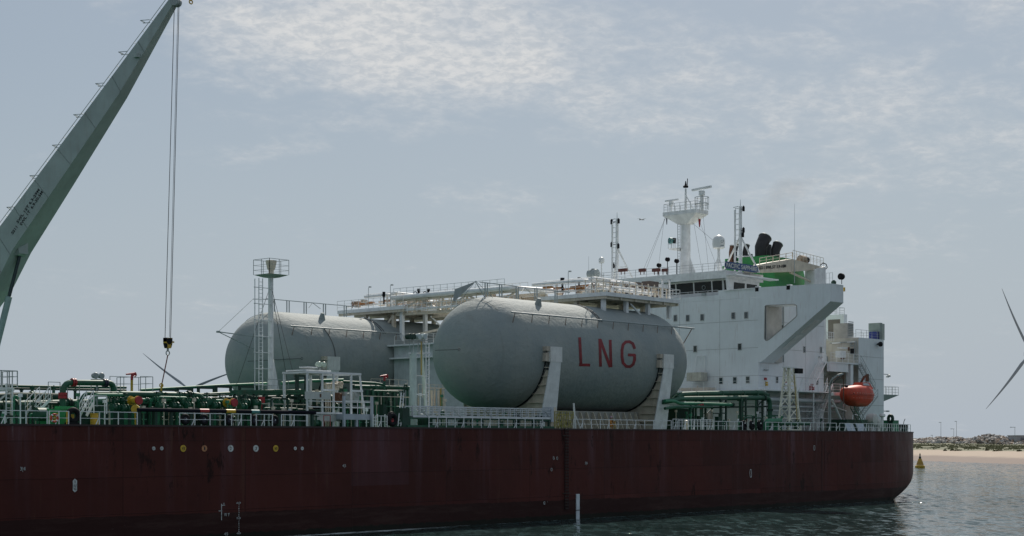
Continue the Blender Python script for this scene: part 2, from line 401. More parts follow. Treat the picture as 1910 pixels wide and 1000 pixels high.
def text(name, body, c, xdir, up, width, height, m, parent=None, bold=0., depth=.02, shear=0, **tags):
    cu = bpy.data.curves.new(name, 'FONT'); cu.body = body; cu.extrude = .02; cu.offset = bold; cu.align_x = 'CENTER'; cu.align_y = 'CENTER'
    cu.resolution_u = 3; cu.shear = shear
    tmp = bpy.data.objects.new(name, cu); COL.objects.link(tmp)
    dg = bpy.context.evaluated_depsgraph_get(); me = bpy.data.meshes.new_from_object(tmp.evaluated_get(dg))
    bpy.data.objects.remove(tmp)
    xs = [v.co.x for v in me.vertices]; ys = [v.co.y for v in me.vertices]
    sx = width/(max(xs)-min(xs)); sy = height/(max(ys)-min(ys)); cx = (max(xs)+min(xs))/2; cy = (max(ys)+min(ys))/2
    xd, u = V(xdir).normalized(), V(up).normalized(); nrm = xd.cross(u)
    o0 = ORG[parent.name] if parent is not None else V(c)
    for v in me.vertices:
        v.co = V(c) - o0 + xd*(v.co.x-cx)*sx + u*(v.co.y-cy)*sy + nrm*(v.co.z/.02*depth/2)
    me.materials.clear(); me.materials.append(m)
    ob = bpy.data.objects.new(name, me); COL.objects.link(ob)
    if parent is not None: ob.parent = parent; ORG[ob.name] = o0
    else: ob.location = o0; ORG[ob.name] = o0
    for a, b in tags.items(): ob[a] = b
    return ob
DK = 9.0; HY = 101.4; YC = 126.7
# ================================================================ water and land
mb = MB(); mb.add([(-6000,-6000,0),(9000,-6000,0),(9000,9000,0),(-6000,9000,0)], [(0,1,2,3)])
mb.build('water', waterm, org=(0,0,0), kind='structure')
S1 = WD(1700, 858.8, 620); S2 = WD(1910, 865, 521); S1.z = S2.z = 0
TD = (S2 - S1).normalized(); ND = V((-TD.y, TD.x, 0))
if ND.dot(FW) < 0: ND = -ND
r1800 = (FW + RT * ((1800-955)/F_PX)); nf = ND.dot(r1800)     # inland metres per metre of depth
def land_z(n, t):
    prof = [(-60,-4),(0,-.02),(30*nf,1.1),(130*nf,3.8),(280*nf,5.5),(300*nf,5.9),(345*nf,8.3),(420*nf,8.4),(9000,8.0)]
    for (a, za), (b, zb) in zip(prof, prof[1:]):
        if n <= b:
            z = za + (zb-za)*(n-a)/(b-a); break
    else: z = 8
    if n > 10*nf: z += .5*noise.noise(V((n*.03, t*.02, 0))) + .25*noise.noise(V((n*.1, t*.08, 3))) if n < 330*nf else .5*noise.noise(V((n*.02, t*.03, 5)))
    return z
mb = MB()
ns = [-60,-20,0,8,20,35] + [50+i*9 for i in range(46)] + [520, 700, 1200, 2500, 5000, 9000]
ts = [-6000,-4000,-2500,-1600,-1000,-700] + [-500+i*12 for i in range(76)] + [450,600,900,1500,3000]
o = S2
for n_ in ns:
    for t_ in ts:
        wob = 4*noise.noise(V((t_*.01, 0, 0)))
        p = o + TD*t_ + ND*(n_+wob); p.z = land_z(n_, t_); mb.v.append(p)
L = len(ts)
for i in range(len(ns)-1):
    for j in range(L-1): mb.f.append([i*L+j, i*L+j+1, (i+1)*L+j+1, (i+1)*L+j]); mb.mi.append(0)
mb.build('beach', sandm, org=(0,0,0), kind='structure')

def lp(px, k):         # land point at pixel column px, k = metres of depth behind the waterline
    r = FW + RT*((px-955)/F_PX); r.z = 0
    d0 = (S1.dot(ND))/(r.dot(ND)); p = r*(d0+k*nf/r.dot(ND)); 
    n_ = p.dot(ND)-S1.dot(ND); t_ = (p-S2).dot(TD); p.z = land_z(n_, t_); return p
def rock(mb, c, s, k=6):
    n = 5; top = random.uniform(.5, 1.); rot = random.uniform(0, 6.3); el_ = random.uniform(.5, 1.6)
    ring = []
    for lv, (zz_, sc_) in enumerate(((-.3, 1.), (.35*top, random.uniform(.7,1.)), (top*.8, random.uniform(.25,.6)))):
        for j in range(n):
            a = rot+2*math.pi*j/n; rr = s*sc_*random.uniform(.7, 1.2)
            ring.append(V(c)+V((math.cos(a)*rr*el_, math.sin(a)*rr/el_, s*zz_+s*random.uniform(-.12,.12))))
    mb.add(ring, [tuple(range(10,15))]+[(l*n+j, l*n+(j+1)%n, (l+1)*n+(j+1)%n, (l+1)*n+j) for l in range(2) for j in range(n)])
rk = [mat('rubble_grey', (.34,.33,.31), .9, scale=.3), mat('rubble_pale', (.58,.53,.47), .9, scale=.3), mat('rubble_brown', (.32,.24,.18), .9, scale=.3), mat('rubble_dark', (.12,.11,.10), .9, scale=.3)]
mb = MB()
random.seed(3)
for i in range(5200):
    px = random.uniform(1560, 2060); k = random.choice([random.uniform(296, 345), random.uniform(335, 352)])
    p = lp(px, k); m_ = 0
    for c_, w_, h_ in ((1842, 17, 2.3), (1826, 10, 1.2), (1870, 22, 1.3), (1745, 30, .8), (1782, 20, .9), (1960, 40, 2)):
        m_ += h_*math.exp(-((px-c_)/w_)**2)
    p.z += random.random()*m_
    mb.k = random.choices([0,1,2,3], [5, 2.4, 4, 2.6])[0]
    rock(mb, p, random.choice([.25,.35,.5,.5,.7,1.0,1.5 if m_ > .6 else .6]))
for i in range(60):      # broken slabs
    px = random.choice([random.gauss(1735, 22), random.gauss(1845, 16), random.gauss(1785, 10)]); p = lp(px, random.uniform(300, 330)); p.z += random.uniform(.2, 1.4)
    mb.k = random.choice([1,1,2,3]); d = V((random.uniform(-1,1), random.uniform(-1,1), random.uniform(-.5,.5))).normalized()
    mb.bar(p-d*random.uniform(.8,2), p+d*random.uniform(.8,2), random.uniform(.8,1.6), .3)
mb.build('rubble', rk, smooth=.3, kind='stuff', label='rubble of grey and brown stone and broken slabs heaped behind the beach', category='rubble')
gm = [mat('dune_grass', (.20,.20,.10), .9, scale=.2), mat('dune_grass_pale', (.28,.26,.15), .9, scale=.2), mat('dune_scrub', (.13,.135,.07), .9, scale=.2)]
mb = MB()
for i in range(9000):
    px = random.uniform(1600, 2020); k = random.triangular(118, 300, 180); p = lp(px, k); s_ = random.uniform(.15, .42); mb.k = random.choices([0,1,2],[5,5,1])[0]
    if noise.noise(V((px*.06, k*.02, 1))) < -.18 and k < 190: continue
    a = random.uniform(0, 6.3); u = V((math.cos(a), math.sin(a), 0))*s_*.9; q = V((-u.y, u.x, 0))
    mb.add([p-u, p+u, p+V((0,0,s_))+u*.5, p+V((0,0,s_*.8))-u*.6], [(0,1,2,3)]); mb.add([p-q, p+q, p+V((0,0,s_*.7))+q*.5, p+V((0,0,s_))-q*.6], [(0,1,2,3)])
mb.build('dune_grass', gm, kind='stuff', label='patchy green and straw dune grass behind the sand', category='grass')
# dark scrub bushes on the sand
def bush(px, k, s_, wide, label):
    mb = MB(); c = lp(px, k); mb2 = mb
    for i in range(90):
        a = random.uniform(0, 6.3); rr = random.random()**.5*wide; p = c+V((math.cos(a)*rr, math.sin(a)*rr, s_*random.uniform(.0, 1-.7*rr/wide)))
        u = V((random.gauss(0,1), random.gauss(0,1), random.gauss(0,1))).normalized()*.28; q = u.cross(V((.3,.5,.8))).normalized()*.25
        mb.add([p-u, p-q, p+u, p+q], [(0,1,2,3)])
    mb.build('scrub_bush', gm[2], label=label, category='bush', group='dark scrub bushes on the beach')
for a in ((1787, 112, 1.0, 2.0, 'large dark scrub bush on the sand, widest of the row'), (1776, 112, .8, .9, 'small dark scrub bush just left of the largest bush'), (1763, 108, .7, .7, 'tiny dark bush on sand, leftmost of the row'),
          (1862, 116, .9, 2.2, 'low dark scrub bush on sand below the rubble peak'), (1841, 120, .7, .8, 'small dark bush on sand right of the largest bush'), (1901, 116, .8, 1.0, 'dark scrub bush on sand at the right edge below the shed')): bush(*a)
# lamp masts and shed
def pole(px, ytop, k, arm, label):
    b = lp(px, k); d = b.dot(FW); zt = EYE + (821-ytop)/F_PX*d
    t = T('lamp_mast', label, 'lamp mast', b, 'lamp masts behind the rubble')
    MB().tube([b-V((0,0,.5)), (b.x,b.y,zt)], .15, 8, True, .09).build('pole', grey, t)
    h = MB(); c = V((b.x,b.y,zt)); h.bar(c-RT*arm, c+RT*.3, .22, .22); h.cbox(c-RT*arm, (.9,.6,.3)); h.build('lamp_head', grey, t)
pole(1755, 788, 340, .8, 'thin lamp mast behind the rubble, left of the tall pair')
pole(1784, 786, 340, .6, 'tallest thin lamp mast behind the rubble, right one of the pair')
pole(1779, 800, 330, 1.4, 'shorter lamp mast with a side arm just left of the tallest one')
pole(1893, 797, 290, 2.0, 'lamp mast with side arm standing before the grey shed')
pole(1739, 812, 340, .5, 'shortest lamp mast behind the rubble close to the ship stern')
b = lp(1925, 345); t = T('shed', 'flat roofed pale grey shed behind the rubble at the right edge', 'shed', b)
u, q = RT, FW
def ob(c, a, b_, c_):   # oriented box
    c = V(c); A, B_, C = u*a/2, q*b_/2, V((0,0,c_/2)); return [c-A-B_-C, c+A-B_-C, c+A+B_-C, c-A+B_-C, c-A-B_+C, c+A-B_+C, c+A+B_+C, c-A+B_+C]
zt = EYE+(821-813)/F_PX*b.dot(FW)
c0 = b + RT*0; MB().hexa(ob((c0.x, c0.y, (zt+3)/2), 21, 14, zt-3)).build('wall', mat('shed_cladding', (.33,.34,.35), .6, scale=.2), t)
MB().hexa(ob((c0.x, c0.y, zt+.15), 21.6, 14.6, .3)).build('roof', grey, t)
mbd = MB(); cc = c0-FW*7.04
for i in (-7, -2, 3, 7): mbd.hexa(ob((cc.x+RT.x*i, cc.y+RT.y*i, zt-2.6), 2.4, .1, 3.4))
each(mbd, 'shutter_door', mat('shutter', (.16,.17,.18), .5), t)

# wind turbines
wtm = mat('turbine_grey_paint', (.30, .33, .35), .5, var=.05)
def turbine(px, py, d, R_, angs, label):
    hub = WD(px, py, d); t = T('wind_turbine', label, 'wind turbine', (hub.x, hub.y, 0), 'wind turbines beyond the harbour')
    MB().tube([(hub.x,hub.y,0), (hub.x,hub.y,hub.z-1.5)], 2.4, 20, True, 1.5).build('tower', wtm, t)
    n = MB(); c = V(hub); n.hexa([p for p in ob((c.x+FW.x*3, c.y+FW.y*3, c.z), 3.4, 11, 3.6)]); n.build('nacelle', wtm, t)
    h = MB(); c1 = c-FW*3.6; h.tube([c1+FW*1.2, c1, c1-FW*1.2], 1.8, 14, True, .6); h.build('hub', wtm, t)
    for a in angs:
        a = rad(a); dv = RT*math.cos(a)+V((0,0,math.sin(a))); pv = RT*-math.sin(a)+V((0,0,math.cos(a))); bl = MB(); N = 16; rows = []
        for i in range(N+1):
            s_ = i/N; ch = (1.2+1.35*min(1, s_/.18)) if s_ < .18 else 2.55*max(0,1-(s_-.18)/.82)**.85+.25; th = max(.12, 1.2*(1-s_)**1.5); of = -ch*.22+1.0*math.sin(s_*math.pi)
            cc = c1+dv*(1+s_*(R_-1))+pv*of
            for (x_, y_) in ((-1,0),(-.5,.5),(.2,.6),(1,0),(.2,-.5),(-.5,-.4)): bl.v.append(cc+pv*x_*ch*.5+FW*(y_*th-ch*.25*x_*(1-s_)))
        for i in range(N):
            for j in range(6): bl.f.append([i*6+j, i*6+(j+1)%6, (i+1)*6+(j+1)%6, (i+1)*6+j]); bl.mi.append(0)
        bl.f.append(list(range(6))); bl.mi.append(0); bl.f.append([N*6+j for j in range(6)]); bl.mi.append(0)
        bl.build('blade', wtm, t)
turbine(1919, 660, 1450, 64.5, (113.5, 231.5, 353), 'grey wind turbine at the right edge, two long blades in view')
turbine(353, 726, 1750, 64, (142, 20.5, 261), 'grey wind turbine far behind the green pipes, left of the far tank')

# buoy
b = WD(1716, 872, 455); b.z = 0; t = T('navigation_buoy', 'yellow navigation buoy with dark lantern floating near the beach', 'buoy', b)
MB().lathe(b, [(1.2,-.4),(1.38,0),(1.38,.5),(1.2,.7),(.5,.75)], 24).build('float', yellow, t)
MB().lathe(b, [(1.05,.8),(.95,1.2),(.55,2.3),(.42,2.6),(.36,2.62)], 16).build('tower', mat('weathered_orange_yellow', (.42,.24,.03), .6, var=.3), t)
m_ = MB(); m_.lathe(b, [(.32,2.6),(.36,3.1),(.18,3.2),(.18,3.5)], 12); m_.bar(b+V((-.5,0,2.9)), b+V((.5,0,2.9)), .12, .5); m_.build('lantern', greend, t)
m_ = MB(); m_.lathe(b, [(.16,3.5),(.2,3.8),(.12,4.0),(.02,4.2)], 10); m_.build('top_mark', black, t)

# gull
b = WD(1197, 410, 180); m_ = MB(); sc_ = .55
body = [b-RT*.28, b-RT*.1+V((0,0,.03)), b+RT*.12, b+RT*.3]
m_.tube(body, .07, 8, True, .04)
for s_ in (-1, 1):
    tip = b+RT*(.62*s_)+V((0,0,.06))+FW*.1; mid = b+RT*(.3*s_)+V((0,0,.16))
    m_.add([b-FW*.1, b+FW*.12, mid+FW*.1, mid-FW*.12, tip, mid+V((0,0,-.02)), b+V((0,0,-.02))], [(0,1,2,3),(3,2,4),(0,6,5,3),(6,1,2,5),(3,5,4),(5,2,4)])
m_.build('gull', mat('gull_feathers', (.45,.45,.44), .8), label='small grey gull gliding left of the radar mast', category='bird')
# ================================================================ the ship
ship = T('tanker_ship', 'maroon hulled tanker with white accommodation block and green funnel, lying across the whole picture', 'ship', (100, YC, 0))
HB = YC - HY
def half(X, z):
    t = max(0, (X-182.7)/33); d = HB - 12.6*t**1.9
    t2 = max(0, (X-182)/34); w_ = max(0., d - 30*t2**2.3)
    if X < 0: b = max(0, 1-(-X/42)**2.4)**.5; d *= max(b, .0); w_ *= max(b, 0)
    q = min(1., max(0., (4.6-z)/4.9)); k = 1-(1-q**4.2)**.5
    w_ = max(w_, 0.)
    return max(0, d*(1-k)+w_*k) if X > 150 else d - (max(0, -z-7)*.9)
XS = [-42,-41,-38,-32,-24,-12,0,20,40,60,80,100,120,140,155,165] + [171+i*1.2 for i in range(37)]
XS[-1] = 214.2
ZS = [9,8,7,6,5,4.6,4.2,3.8,3.4,3,2.6,2.2,1.8,1.4,1.1,.8,.5,.2,-.1,-.4,-1.5,-4,-8,-10]
mb = MB(); L = len(ZS)
for sd in (-1, 1):
    o = len(mb.v)
    for X in XS:
        for z in ZS: mb.v.append(V((X, YC+sd*half(X, z), z)))
    for i in range(len(XS)-1):
        for j in range(L-1): mb.f.append([o+i*L+j, o+i*L+j+1, o+(i+1)*L+j+1, o+(i+1)*L+j]); mb.mi.append(0)
n0 = (len(XS)-1)*L; n1_ = len(mb.v)//2 + n0
for j in range(L-1): mb.f.append([n0+j, n0+j+1, n1_+j+1, n1_+j]); mb.mi.append(0)
hull = mb.build('hull', hullm, ship, smooth=.5)
mb = MB(); out = [V((X, YC-half(X, 9)+.02, 8.96)) for X in XS[1:]]; inn = [V((X, YC+half(X, 9)-.02, 8.96)) for X in XS[1:]]
n = len(out); mb.v = out+inn
for i in range(n-1): mb.f.append([i, i+1, n+i+1, n+i]); mb.mi.append(0)
mb.build('main_deck', deckm, ship)
mb = MB()      # gunwale bar along the deck edge
for a, b in zip(XS[4:-1], XS[5:]):
    mb.bar((a, YC-half(a,9)+.0, 8.99), (b, YC-half(b,9)+.0, 8.99), .12, .14)
mb.build('gunwale_bar', mat('gunwale_dark', (.03,.012,.012), .6), ship)
def gun(px):       # deck-edge point at this pixel column
    lo, hi = 40., 212.
    for _ in range(40):
        X = (lo+hi)/2; p = V((X, YC-half(X,9)+.12, 0)); q = 955+F_PX*p.dot(RT)/p.dot(FW)
        if q < px: lo = X
        else: hi = X
    return V((lo, YC-half(lo,9)+.12, 9.02))

# --- guard rail lengths on the deck edge
def deckrail(p0, p1, h=.98, sp=1.5, m=whitec, label=None, bars=(1., .5)):
    pts = [gun(p0+(p1-p0)*i/6) for i in range(7)]; mb = MB(); Ltot = (pts[-1]-pts[0]).length; n = max(2, round(Ltot/sp))
    ps = [gun(p0+(p1-p0)*i/n) for i in range(n+1)]
    for i, p in enumerate(ps):
        mb.bar(p, p+V((0,0,h)), .06)
        if i % 3 == 1: mb.bar(p+V((0,0,h*.6)), p+V((-.28,.05,0)), .06)
    for a, b in zip(ps, ps[1:]):
        for k in bars: mb.bar(a+V((0,0,h*k)), b+V((0,0,h*k)), .055 if k == 1 else .035)
    ob_ = mb.build('guard_rail', m, ship)
    if label: ob_['label'] = label
for a in ((-30, 88), (92, 128), (150, 256), (335, 420), (432, 468), (478, 508), (525, 572), (1070, 1252), (1264, 1385), (1428, 1560), (1566, 1612)): deckrail(*a)
deckrail(1255, 1330, 1.15, .6, bars=(1., .66, .33)); deckrail(1612, 1698, 1.0, 1.0); deckrail(700, 722, 1.0, .7); deckrail(800, 1012, .95, 1.2)

# --- hull marks
def hm(px, py): p = W(px, py, HY); return V((p.x, HY-.012, p.z))
def disc(px, py, r, m, name='hull_mark'):
    mb = MB(); c = hm(px, py); mb.cyl(c+V((0,.03,0)), c+V((0,-.02,0)), r, 24); return mb.build(name, m, hull)
mk = mat('hull_mark_white', (.55,.58,.57), .6, var=.3, scale=3, rust=.3); my = mat('hull_mark_yellow', (.55,.36,.03), .6, var=.25, scale=3); mo = mat('hull_mark_orange', (.42,.19,.09), .7, var=.6, scale=4)
XD, ZD = V((1,0,0)), V((0,0,1))
def htext(s_, px, py, wd, ht, m=mk, off=.03, name='hull_lettering', bold=0.0): c = hm(px, py); return text(name, s_, c+V((0,-off,0)), XD, ZD, wd, ht, m, hull, depth=.012, bold=bold)
for px in (286.5, 301.5): disc(px, 836.5, .15, mk)
for px in (550.5, 563.5): disc(px, 836.5, .15, mk)
disc(341.5, 836.5, .27, my); htext('V3', 341.5, 836.5, .28, .2, txt); disc(381, 836.5, .26, mo); htext('1', 381, 836.5, .1, .24, txt)
disc(430, 836.5, .27, mk); htext('2', 430, 836.5, .16, .24, txt); disc(477, 836.5, .27, mk); htext('3', 477, 836.5, .16, .24, txt)
disc(514, 836.5, .27, my); htext('V3', 514, 836.5, .28, .2, txt)
for px in (286.5, 301.5, 550.5, 563.5): htext('o', px, 836.5, .1, .12, grey)
def cap(px, y0, y1, wpx, m, nm='hull_mark'):
    c0, c1 = hm(px, y0), hm(px, y1); w_ = wpx/S(px, HY)/.80/2; a = (c0.z-c1.z)*.14; mb = MB(); Y = HY-.03; x = c0.x
    mb.prism([(x-w_, Y, c1.z+a), (x, Y, c1.z), (x+w_, Y, c1.z+a), (x+w_, Y, c0.z-a), (x, Y, c0.z), (x-w_, Y, c0.z-a)], (0, .04, 0)); return mb.build(nm, m, hull)
cap(139.5, 893, 918.5, 7, mk); 
for s_, y in (('T', 899), ('U', 905.5), ('G', 912)): htext(s_, 139.5, y, .16, .17, txt, .04)
htext('3|4', 42, 875.5, .42, .34); htext('4|5', 641.5, 869.5, .40, .32); htext('5|6', 1093, 864.5, .38, .34)
def ring(px, py, w_, h_, r=.035):
    c = hm(px, py)+V((0,-.01,0)); pts = []
    for i in range(21):
        a = 2*math.pi*i/20; pts.append(c+V((w_*math.copysign(abs(math.cos(a))**.7, math.cos(a)), 0, h_*math.copysign(abs(math.sin(a))**.8, math.sin(a)))))
    mb = MB(); mb.tube(pts, r, 6, False); mb.build('hull_mark', mk, hull)
ring(1400, 883, .17, .45); ring(1518.5, 835.5, .16, .28, .03)
for px, py in ((1032.5, 854.5), (1039, 855), (1028.5, 876), (1015, 938.5)): ring(px, py, .09, .14, .022)
htext('(', 1021, 936, .07, .1)
# load line and draught figures
mb = MB(); c = hm(413, 955); mb.cbox(hm(413, 955), (.05,.03,1.3)); mb.cbox(hm(414.5, 942.5)+V((.1,0,0)), (.32,.03,.05)); mb.cbox(hm(411, 953), (.34,.03,.05)); mb.build('load_line_mark', mk, hull); htext('S', 417, 939.5, .16, .12)
htext('W Y', 422.5, 960, .55, .26)
for i in range(17):
    y = 938+i*3.55; mb = MB(); c = hm(444.5, y); 
    if i in (0, 8, 16): htext({0:'60', 8:'50', 16:'40'}[i], 444.5, y, .42, .15)
    else: htext('2468'[i % 4], 445, y, .09, .1)
htext('45', 421, 996, .4, .24)
# white gauge board, partly under water
p = hm(1077, 927); b = MB(); b.cbox((p.x, HY-.05, p.z-1.65), (.50, .08, 3.9)); gb = b.build('draught_board', mat('gauge_board', (.62,.68,.72), .5), hull)
b = MB(); b.cbox((p.x, HY-.10, p.z-1.32), (.62, .05, .06)); b.build('hull_mark', black, hull)
for i in range(14): b = MB(); 
# rust-dark vertical fender scars
scar = mat('scar_dark', (.022,.010,.010), .7)
for px, y0, y1, w_ in ((1533, 820, 918, .10), (1538.5, 822, 880, .05)):
    a, c = hm(px, y0), hm(px, y1); b = MB(); b.cbox(((a.x+c.x)/2, HY-.005, (a.z+c.z)/2), (w_, .03, a.z-c.z)); b.build('fender_scar', scar, hull)

# ---------------------------------------------------------------- accommodation block
FX = 172.0; HYW = 111.7; HYE = 141.7; BX = 188.0
mb = MB(); mb.box((FX, HYW, 9), (BX, HYE, 26.1)); sup = mb.build('accommodation_block', housew, ship)
def seamline(a, b, w_=.05): m_ = MB(); m_.bar(a, b, w_); return m_
mb = MB()
for z in (12.6, 16.15, 19.7, 23.2):
    mb.cbox((FX-.005, (HYW+HYE)/2, z), (.03, HYE-HYW-.04, .045)); mb.cbox(((FX+BX)/2, HYW-.005, z), (BX-FX-.04, .03, .045))
for y in (117.6, 124.0, 131.): mb.cbox((FX-.003, y, 17.6), (.022, .035, 16.9))
for x in (178, 183.4): mb.cbox((x, HYW-.003, 17.6), (.035, .022, 16.9))
mb.build('plate_seam', mat('seam_grey', (.36,.38,.38), .7), sup)
wf = mat('window_frame', (.45,.47,.46), .5)
def window_front(px, py, w_=.62, h_=.92, nm='window', X=FX, par=None, gm_=cglass):
    p = WX(px, py, X); b = MB(); b.cbox((X-.02, p.y, p.z), (.08, w_, h_)); b.k = 1; b.cbox((X-.05, p.y, p.z), (.06, w_-.16, h_-.16)); b.build(nm, [wf, gm_], par or sup)
def window_side(px, py, Y, w_=.55, h_=.9, par=None, nm='window', gm_=cglass):
    p = W(px, py, Y); b = MB(); b.cbox((p.x, Y-.02, p.z), (w_, .08, h_)); b.k = 1; b.cbox((p.x, Y-.05, p.z), (w_-.14, .06, h_-.14)); b.build(nm, [wf, gm_], par or sup)
for q in ((1260,593.5),(1283,593.5),(1310,592),(1368,589),(1392,588),(1297,651),(1380,647),(1345,710.5),(1371,709.5),(1395,708.5)): window_front(*q)
for q in ((1500,652),(1531,653),(1449,708.5),(1524,712),(1459.5,612.5)): window_side(*q, HYW)

# bridge wings: solid bulwarked arm on a sloping strut with an opening
def wingpoly(mirror=False):
    tip_t = WX(1549, 528.5, FX); tip_b = WX(1549, 562, FX); inb = WX(1416, 676, FX)
    outer = [(HYW, 26.1), (HYW, 27.35), (117.8, 27.35), (117.8, 27.5)][:2]
    pts = [(HYW-.002, 27.35), (tip_t.y, tip_t.z), (tip_b.y, tip_b.z), (HYW-.9, inb.z+.35), (HYW-.25, inb.z), (HYW-.002, inb.z)]
    hole = []
    for px, py in ((1427,571.5),(1430,569.5),(1482,567.5),(1486,570),(1486.5,588),(1484.5,591.5),(1434,634),(1429,635.5),(1426,632)): q = WX(px, py, FX); hole.append((q.y, q.z))
    f = (lambda y: 2*YC-y) if mirror else (lambda y: y)
    return [(f(y), z) for y, z in pts], [(f(y), z) for y, z in hole]
def wing(mirror):
    pts, hole = wingpoly(mirror); bm = bmesh.new(); ed = []
    for lp_ in (pts, hole):
        vs = [bm.verts.new((FX, y, z)) for y, z in lp_]
        for i in range(len(vs)): ed.append(bm.edges.new((vs[i], vs[(i+1) % len(vs)])))
    r = bmesh.ops.triangle_fill(bm, edges=ed, use_beauty=True)
    fs = [g for g in r['geom'] if isinstance(g, bmesh.types.BMFace)]
    # drop triangles that fill the hole
    def inside(y, z):
        c = False; n = len(hole)
        for i in range(n):
            (y1, z1), (y2, z2) = hole[i], hole[(i+1) % n]
            if (z1 > z) != (z2 > z) and y < (y2-y1)*(z-z1)/(z2-z1)+y1: c = not c
        return c
    bad = [f for f in fs if inside(f.calc_center_median().y, f.calc_center_median().z)]
    if bad: bmesh.ops.delete(bm, geom=bad, context='FACES_ONLY')
    r = bmesh.ops.extrude_face_region(bm, geom=list(bm.faces)); bmesh.ops.translate(bm, verts=[g for g in r['geom'] if isinstance(g, bmesh.types.BMVert)], vec=(3.1,0,0))
    m_ = MB(); bm.verts.index_update(); m_.v = [v.co.copy() for v in bm.verts]
    for f in bm.faces: m_.f.append([v.index for v in f.verts]); m_.mi.append(0)
    bm.free(); return m_.build('bridge_wing', housew, ship, smooth=.3)
wg = wing(False); wing(True)
# reflected light on the strut underside as pale plates, wing top coaming, small nav things
pts, _ = wingpoly(); (y0, z0), (y1, z1) = pts[2], pts[3]
for t0, t1 in ((.30, .52), (.56, .80)):
    m_ = MB(); a = V((0, y0+(y1-y0)*t0, z0+(z1-z0)*t0-.02)); b = V((0, y0+(y1-y0)*t1, z0+(z1-z0)*t1-.02))
    m_.prism([a+V((173.0,0,0)), a+V((174.3,0,0)), b+V((174.3,0,0)), b+V((173.0,0,0))], (0,-.02,-.04)); m_.build('reflection_patch', whitec, wg)
_, hole = wingpoly(); m_ = MB(); hp = [V((FX-.015, y, z)) for y, z in hole]
for p, q in zip(hp, hp[1:]+hp[:1]): m_.bar(p, q, .07)
m_.build('opening_edge', mat('opening_edge_grey', (.30,.29,.27), .6), wg)
m_ = MB(); m_.box((175.15, 111.3, 17.9), (176.9, 111.69, 27.2)); m_.build('opening_shade_panel', mat('opening_shade_beige', (.42,.41,.38), .6, grime=.2), sup)  # beige panel added, its darker colour deepens the shade in the opening
yl_ = max(y for y, z in hole); zs_ = [z for y, z in hole if y > yl_-.4]; m_ = MB(); m_.box((FX+.03, yl_-.26, min(zs_)+.1), (175.05, yl_-.20, max(zs_)-.1)); m_.build('opening_liner', MATS['opening_shade_beige'], wg)
m_ = MB(); m_.tube([(177.6,111.5,18),(177.6,111.5,27)], .1, 8); m_.build('down_pipe', grey, sup)
# front bulwark of the bridge deck with rail
m_ = MB(); m_.box((FX, HYW+.002, 26.12), (FX+.1, HYE-.002, 26.75)); m_.build('bulwark', housew, sup)
m_ = MB(); m_.rail([(FX+.05, 117.9, 26.75), (FX+.05, HYE, 26.75)], .65, 1.6, (1., .5), .06); m_.build('bridge_deck_rail', whitec, sup)
m_ = MB(); m_.box((FX-.002, HYW+.003, 26.75), (FX+.11, 117.8, 27.35)); m_.build('bulwark', housew, sup)
m_ = MB(); m_.box((FX+3.0, HYW+.004, 26.11), (BX-.01, HYW+.12, 27.3)); m_.build('bulwark', housew, sup)
m_ = MB(); m_.cbox((FX-.10, 114.6, 27.28), (.2, 4.6, .10)); m_.build('wind_deflector', whitec, sup)
# wheelhouse
WY0, WY1, WX1 = 117.2, 138.6, 180.5
m_ = MB(); m_.hexa([(FX+1.5,WY0,26.1),(WX1,WY0,26.1),(WX1,WY1,26.1),(FX+1.5,WY1,26.1),(FX+1.2,WY0-.15,29.0),(WX1,WY0-.15,29.0),(WX1,WY1+.15,29.0),(FX+1.2,WY1+.15,29.0)]); wh = m_.build('wheelhouse', whitec, ship)
m_ = MB(); m_.box((FX+.2, WY0-.5, 28.95), (WX1+.4, WY1+.4, 29.95)); m_.build('roof', whitec, wh)
m_ = MB(); m_.box((FX+.2, WY0-1.9, 29.25), (WX1+2, WY0-.49, 29.4)); m_.build('roof_wing', whitec, wh)
def bwin(ya, yb, za=27.35, zb=28.75):
    b = MB(); x0, x1 = FX+1.37, FX+1.22; b.hexa([(x0-.07,ya,za),(x0+.1,ya,za),(x0+.1,yb,za),(x0-.07,yb,za),(x1-.07,ya,zb),(x1+.1,ya,zb),(x1+.1,yb,zb),(x1-.07,yb,zb)]); b.build('window', glass, wh)
ys = [118.0, 119.7, 122.6, 125.5, 128.4, 131.3, 134.2, 137.1]
for a, b in zip(ys, ys[1:]): bwin(a+.13, b-.13)
bwin(WY0+.05, 117.75)
p = WX(1314, 534, FX+1.1); b = MB(); b.torus((FX+1.10, 120.9, 28.0), .26, .03, V((1,0,0))); b.build('clear_view_screen', grey, wh)
for xa, xb in ((174.5, 177), (177.5, 179.9)):
    b = MB(); b.hexa([(xa,WY0-.09,27.3),(xb,WY0-.09,27.3),(xb,WY0+.1,27.3),(xa,WY0+.1,27.3),(xa,WY0-.19,28.55),(xb,WY0-.19,28.55),(xb,WY0+.1,28.55),(xa,WY0+.1,28.55)]); b.build('window', glass, wh)
m_ = MB(); m_.hexa([(FX+.9,WY0-.3,26.1),(FX+1.3,WY0-.3,26.1),(FX+1.3,WY0-.2,26.1),(FX+.9,WY0-.2,26.1),(FX+.25,WY0-.5,28.95),(FX+.7,WY0-.5,28.95),(FX+.7,WY0-.3,28.95),(FX+.25,WY0-.3,28.95)]); m_.build('bracket', whitec, wh)
m_ = MB(); RZ = 29.95; m_.rail([(WX1+.3, WY0-.4, RZ), (FX+.3, WY0-.4, RZ), (FX+.3, WY1+.3, RZ), (WX1+.3, WY1+.3, RZ)], 1.05, 1.9, (1., .66, .33), .05); m_.build('roof_rail', grey, wh)
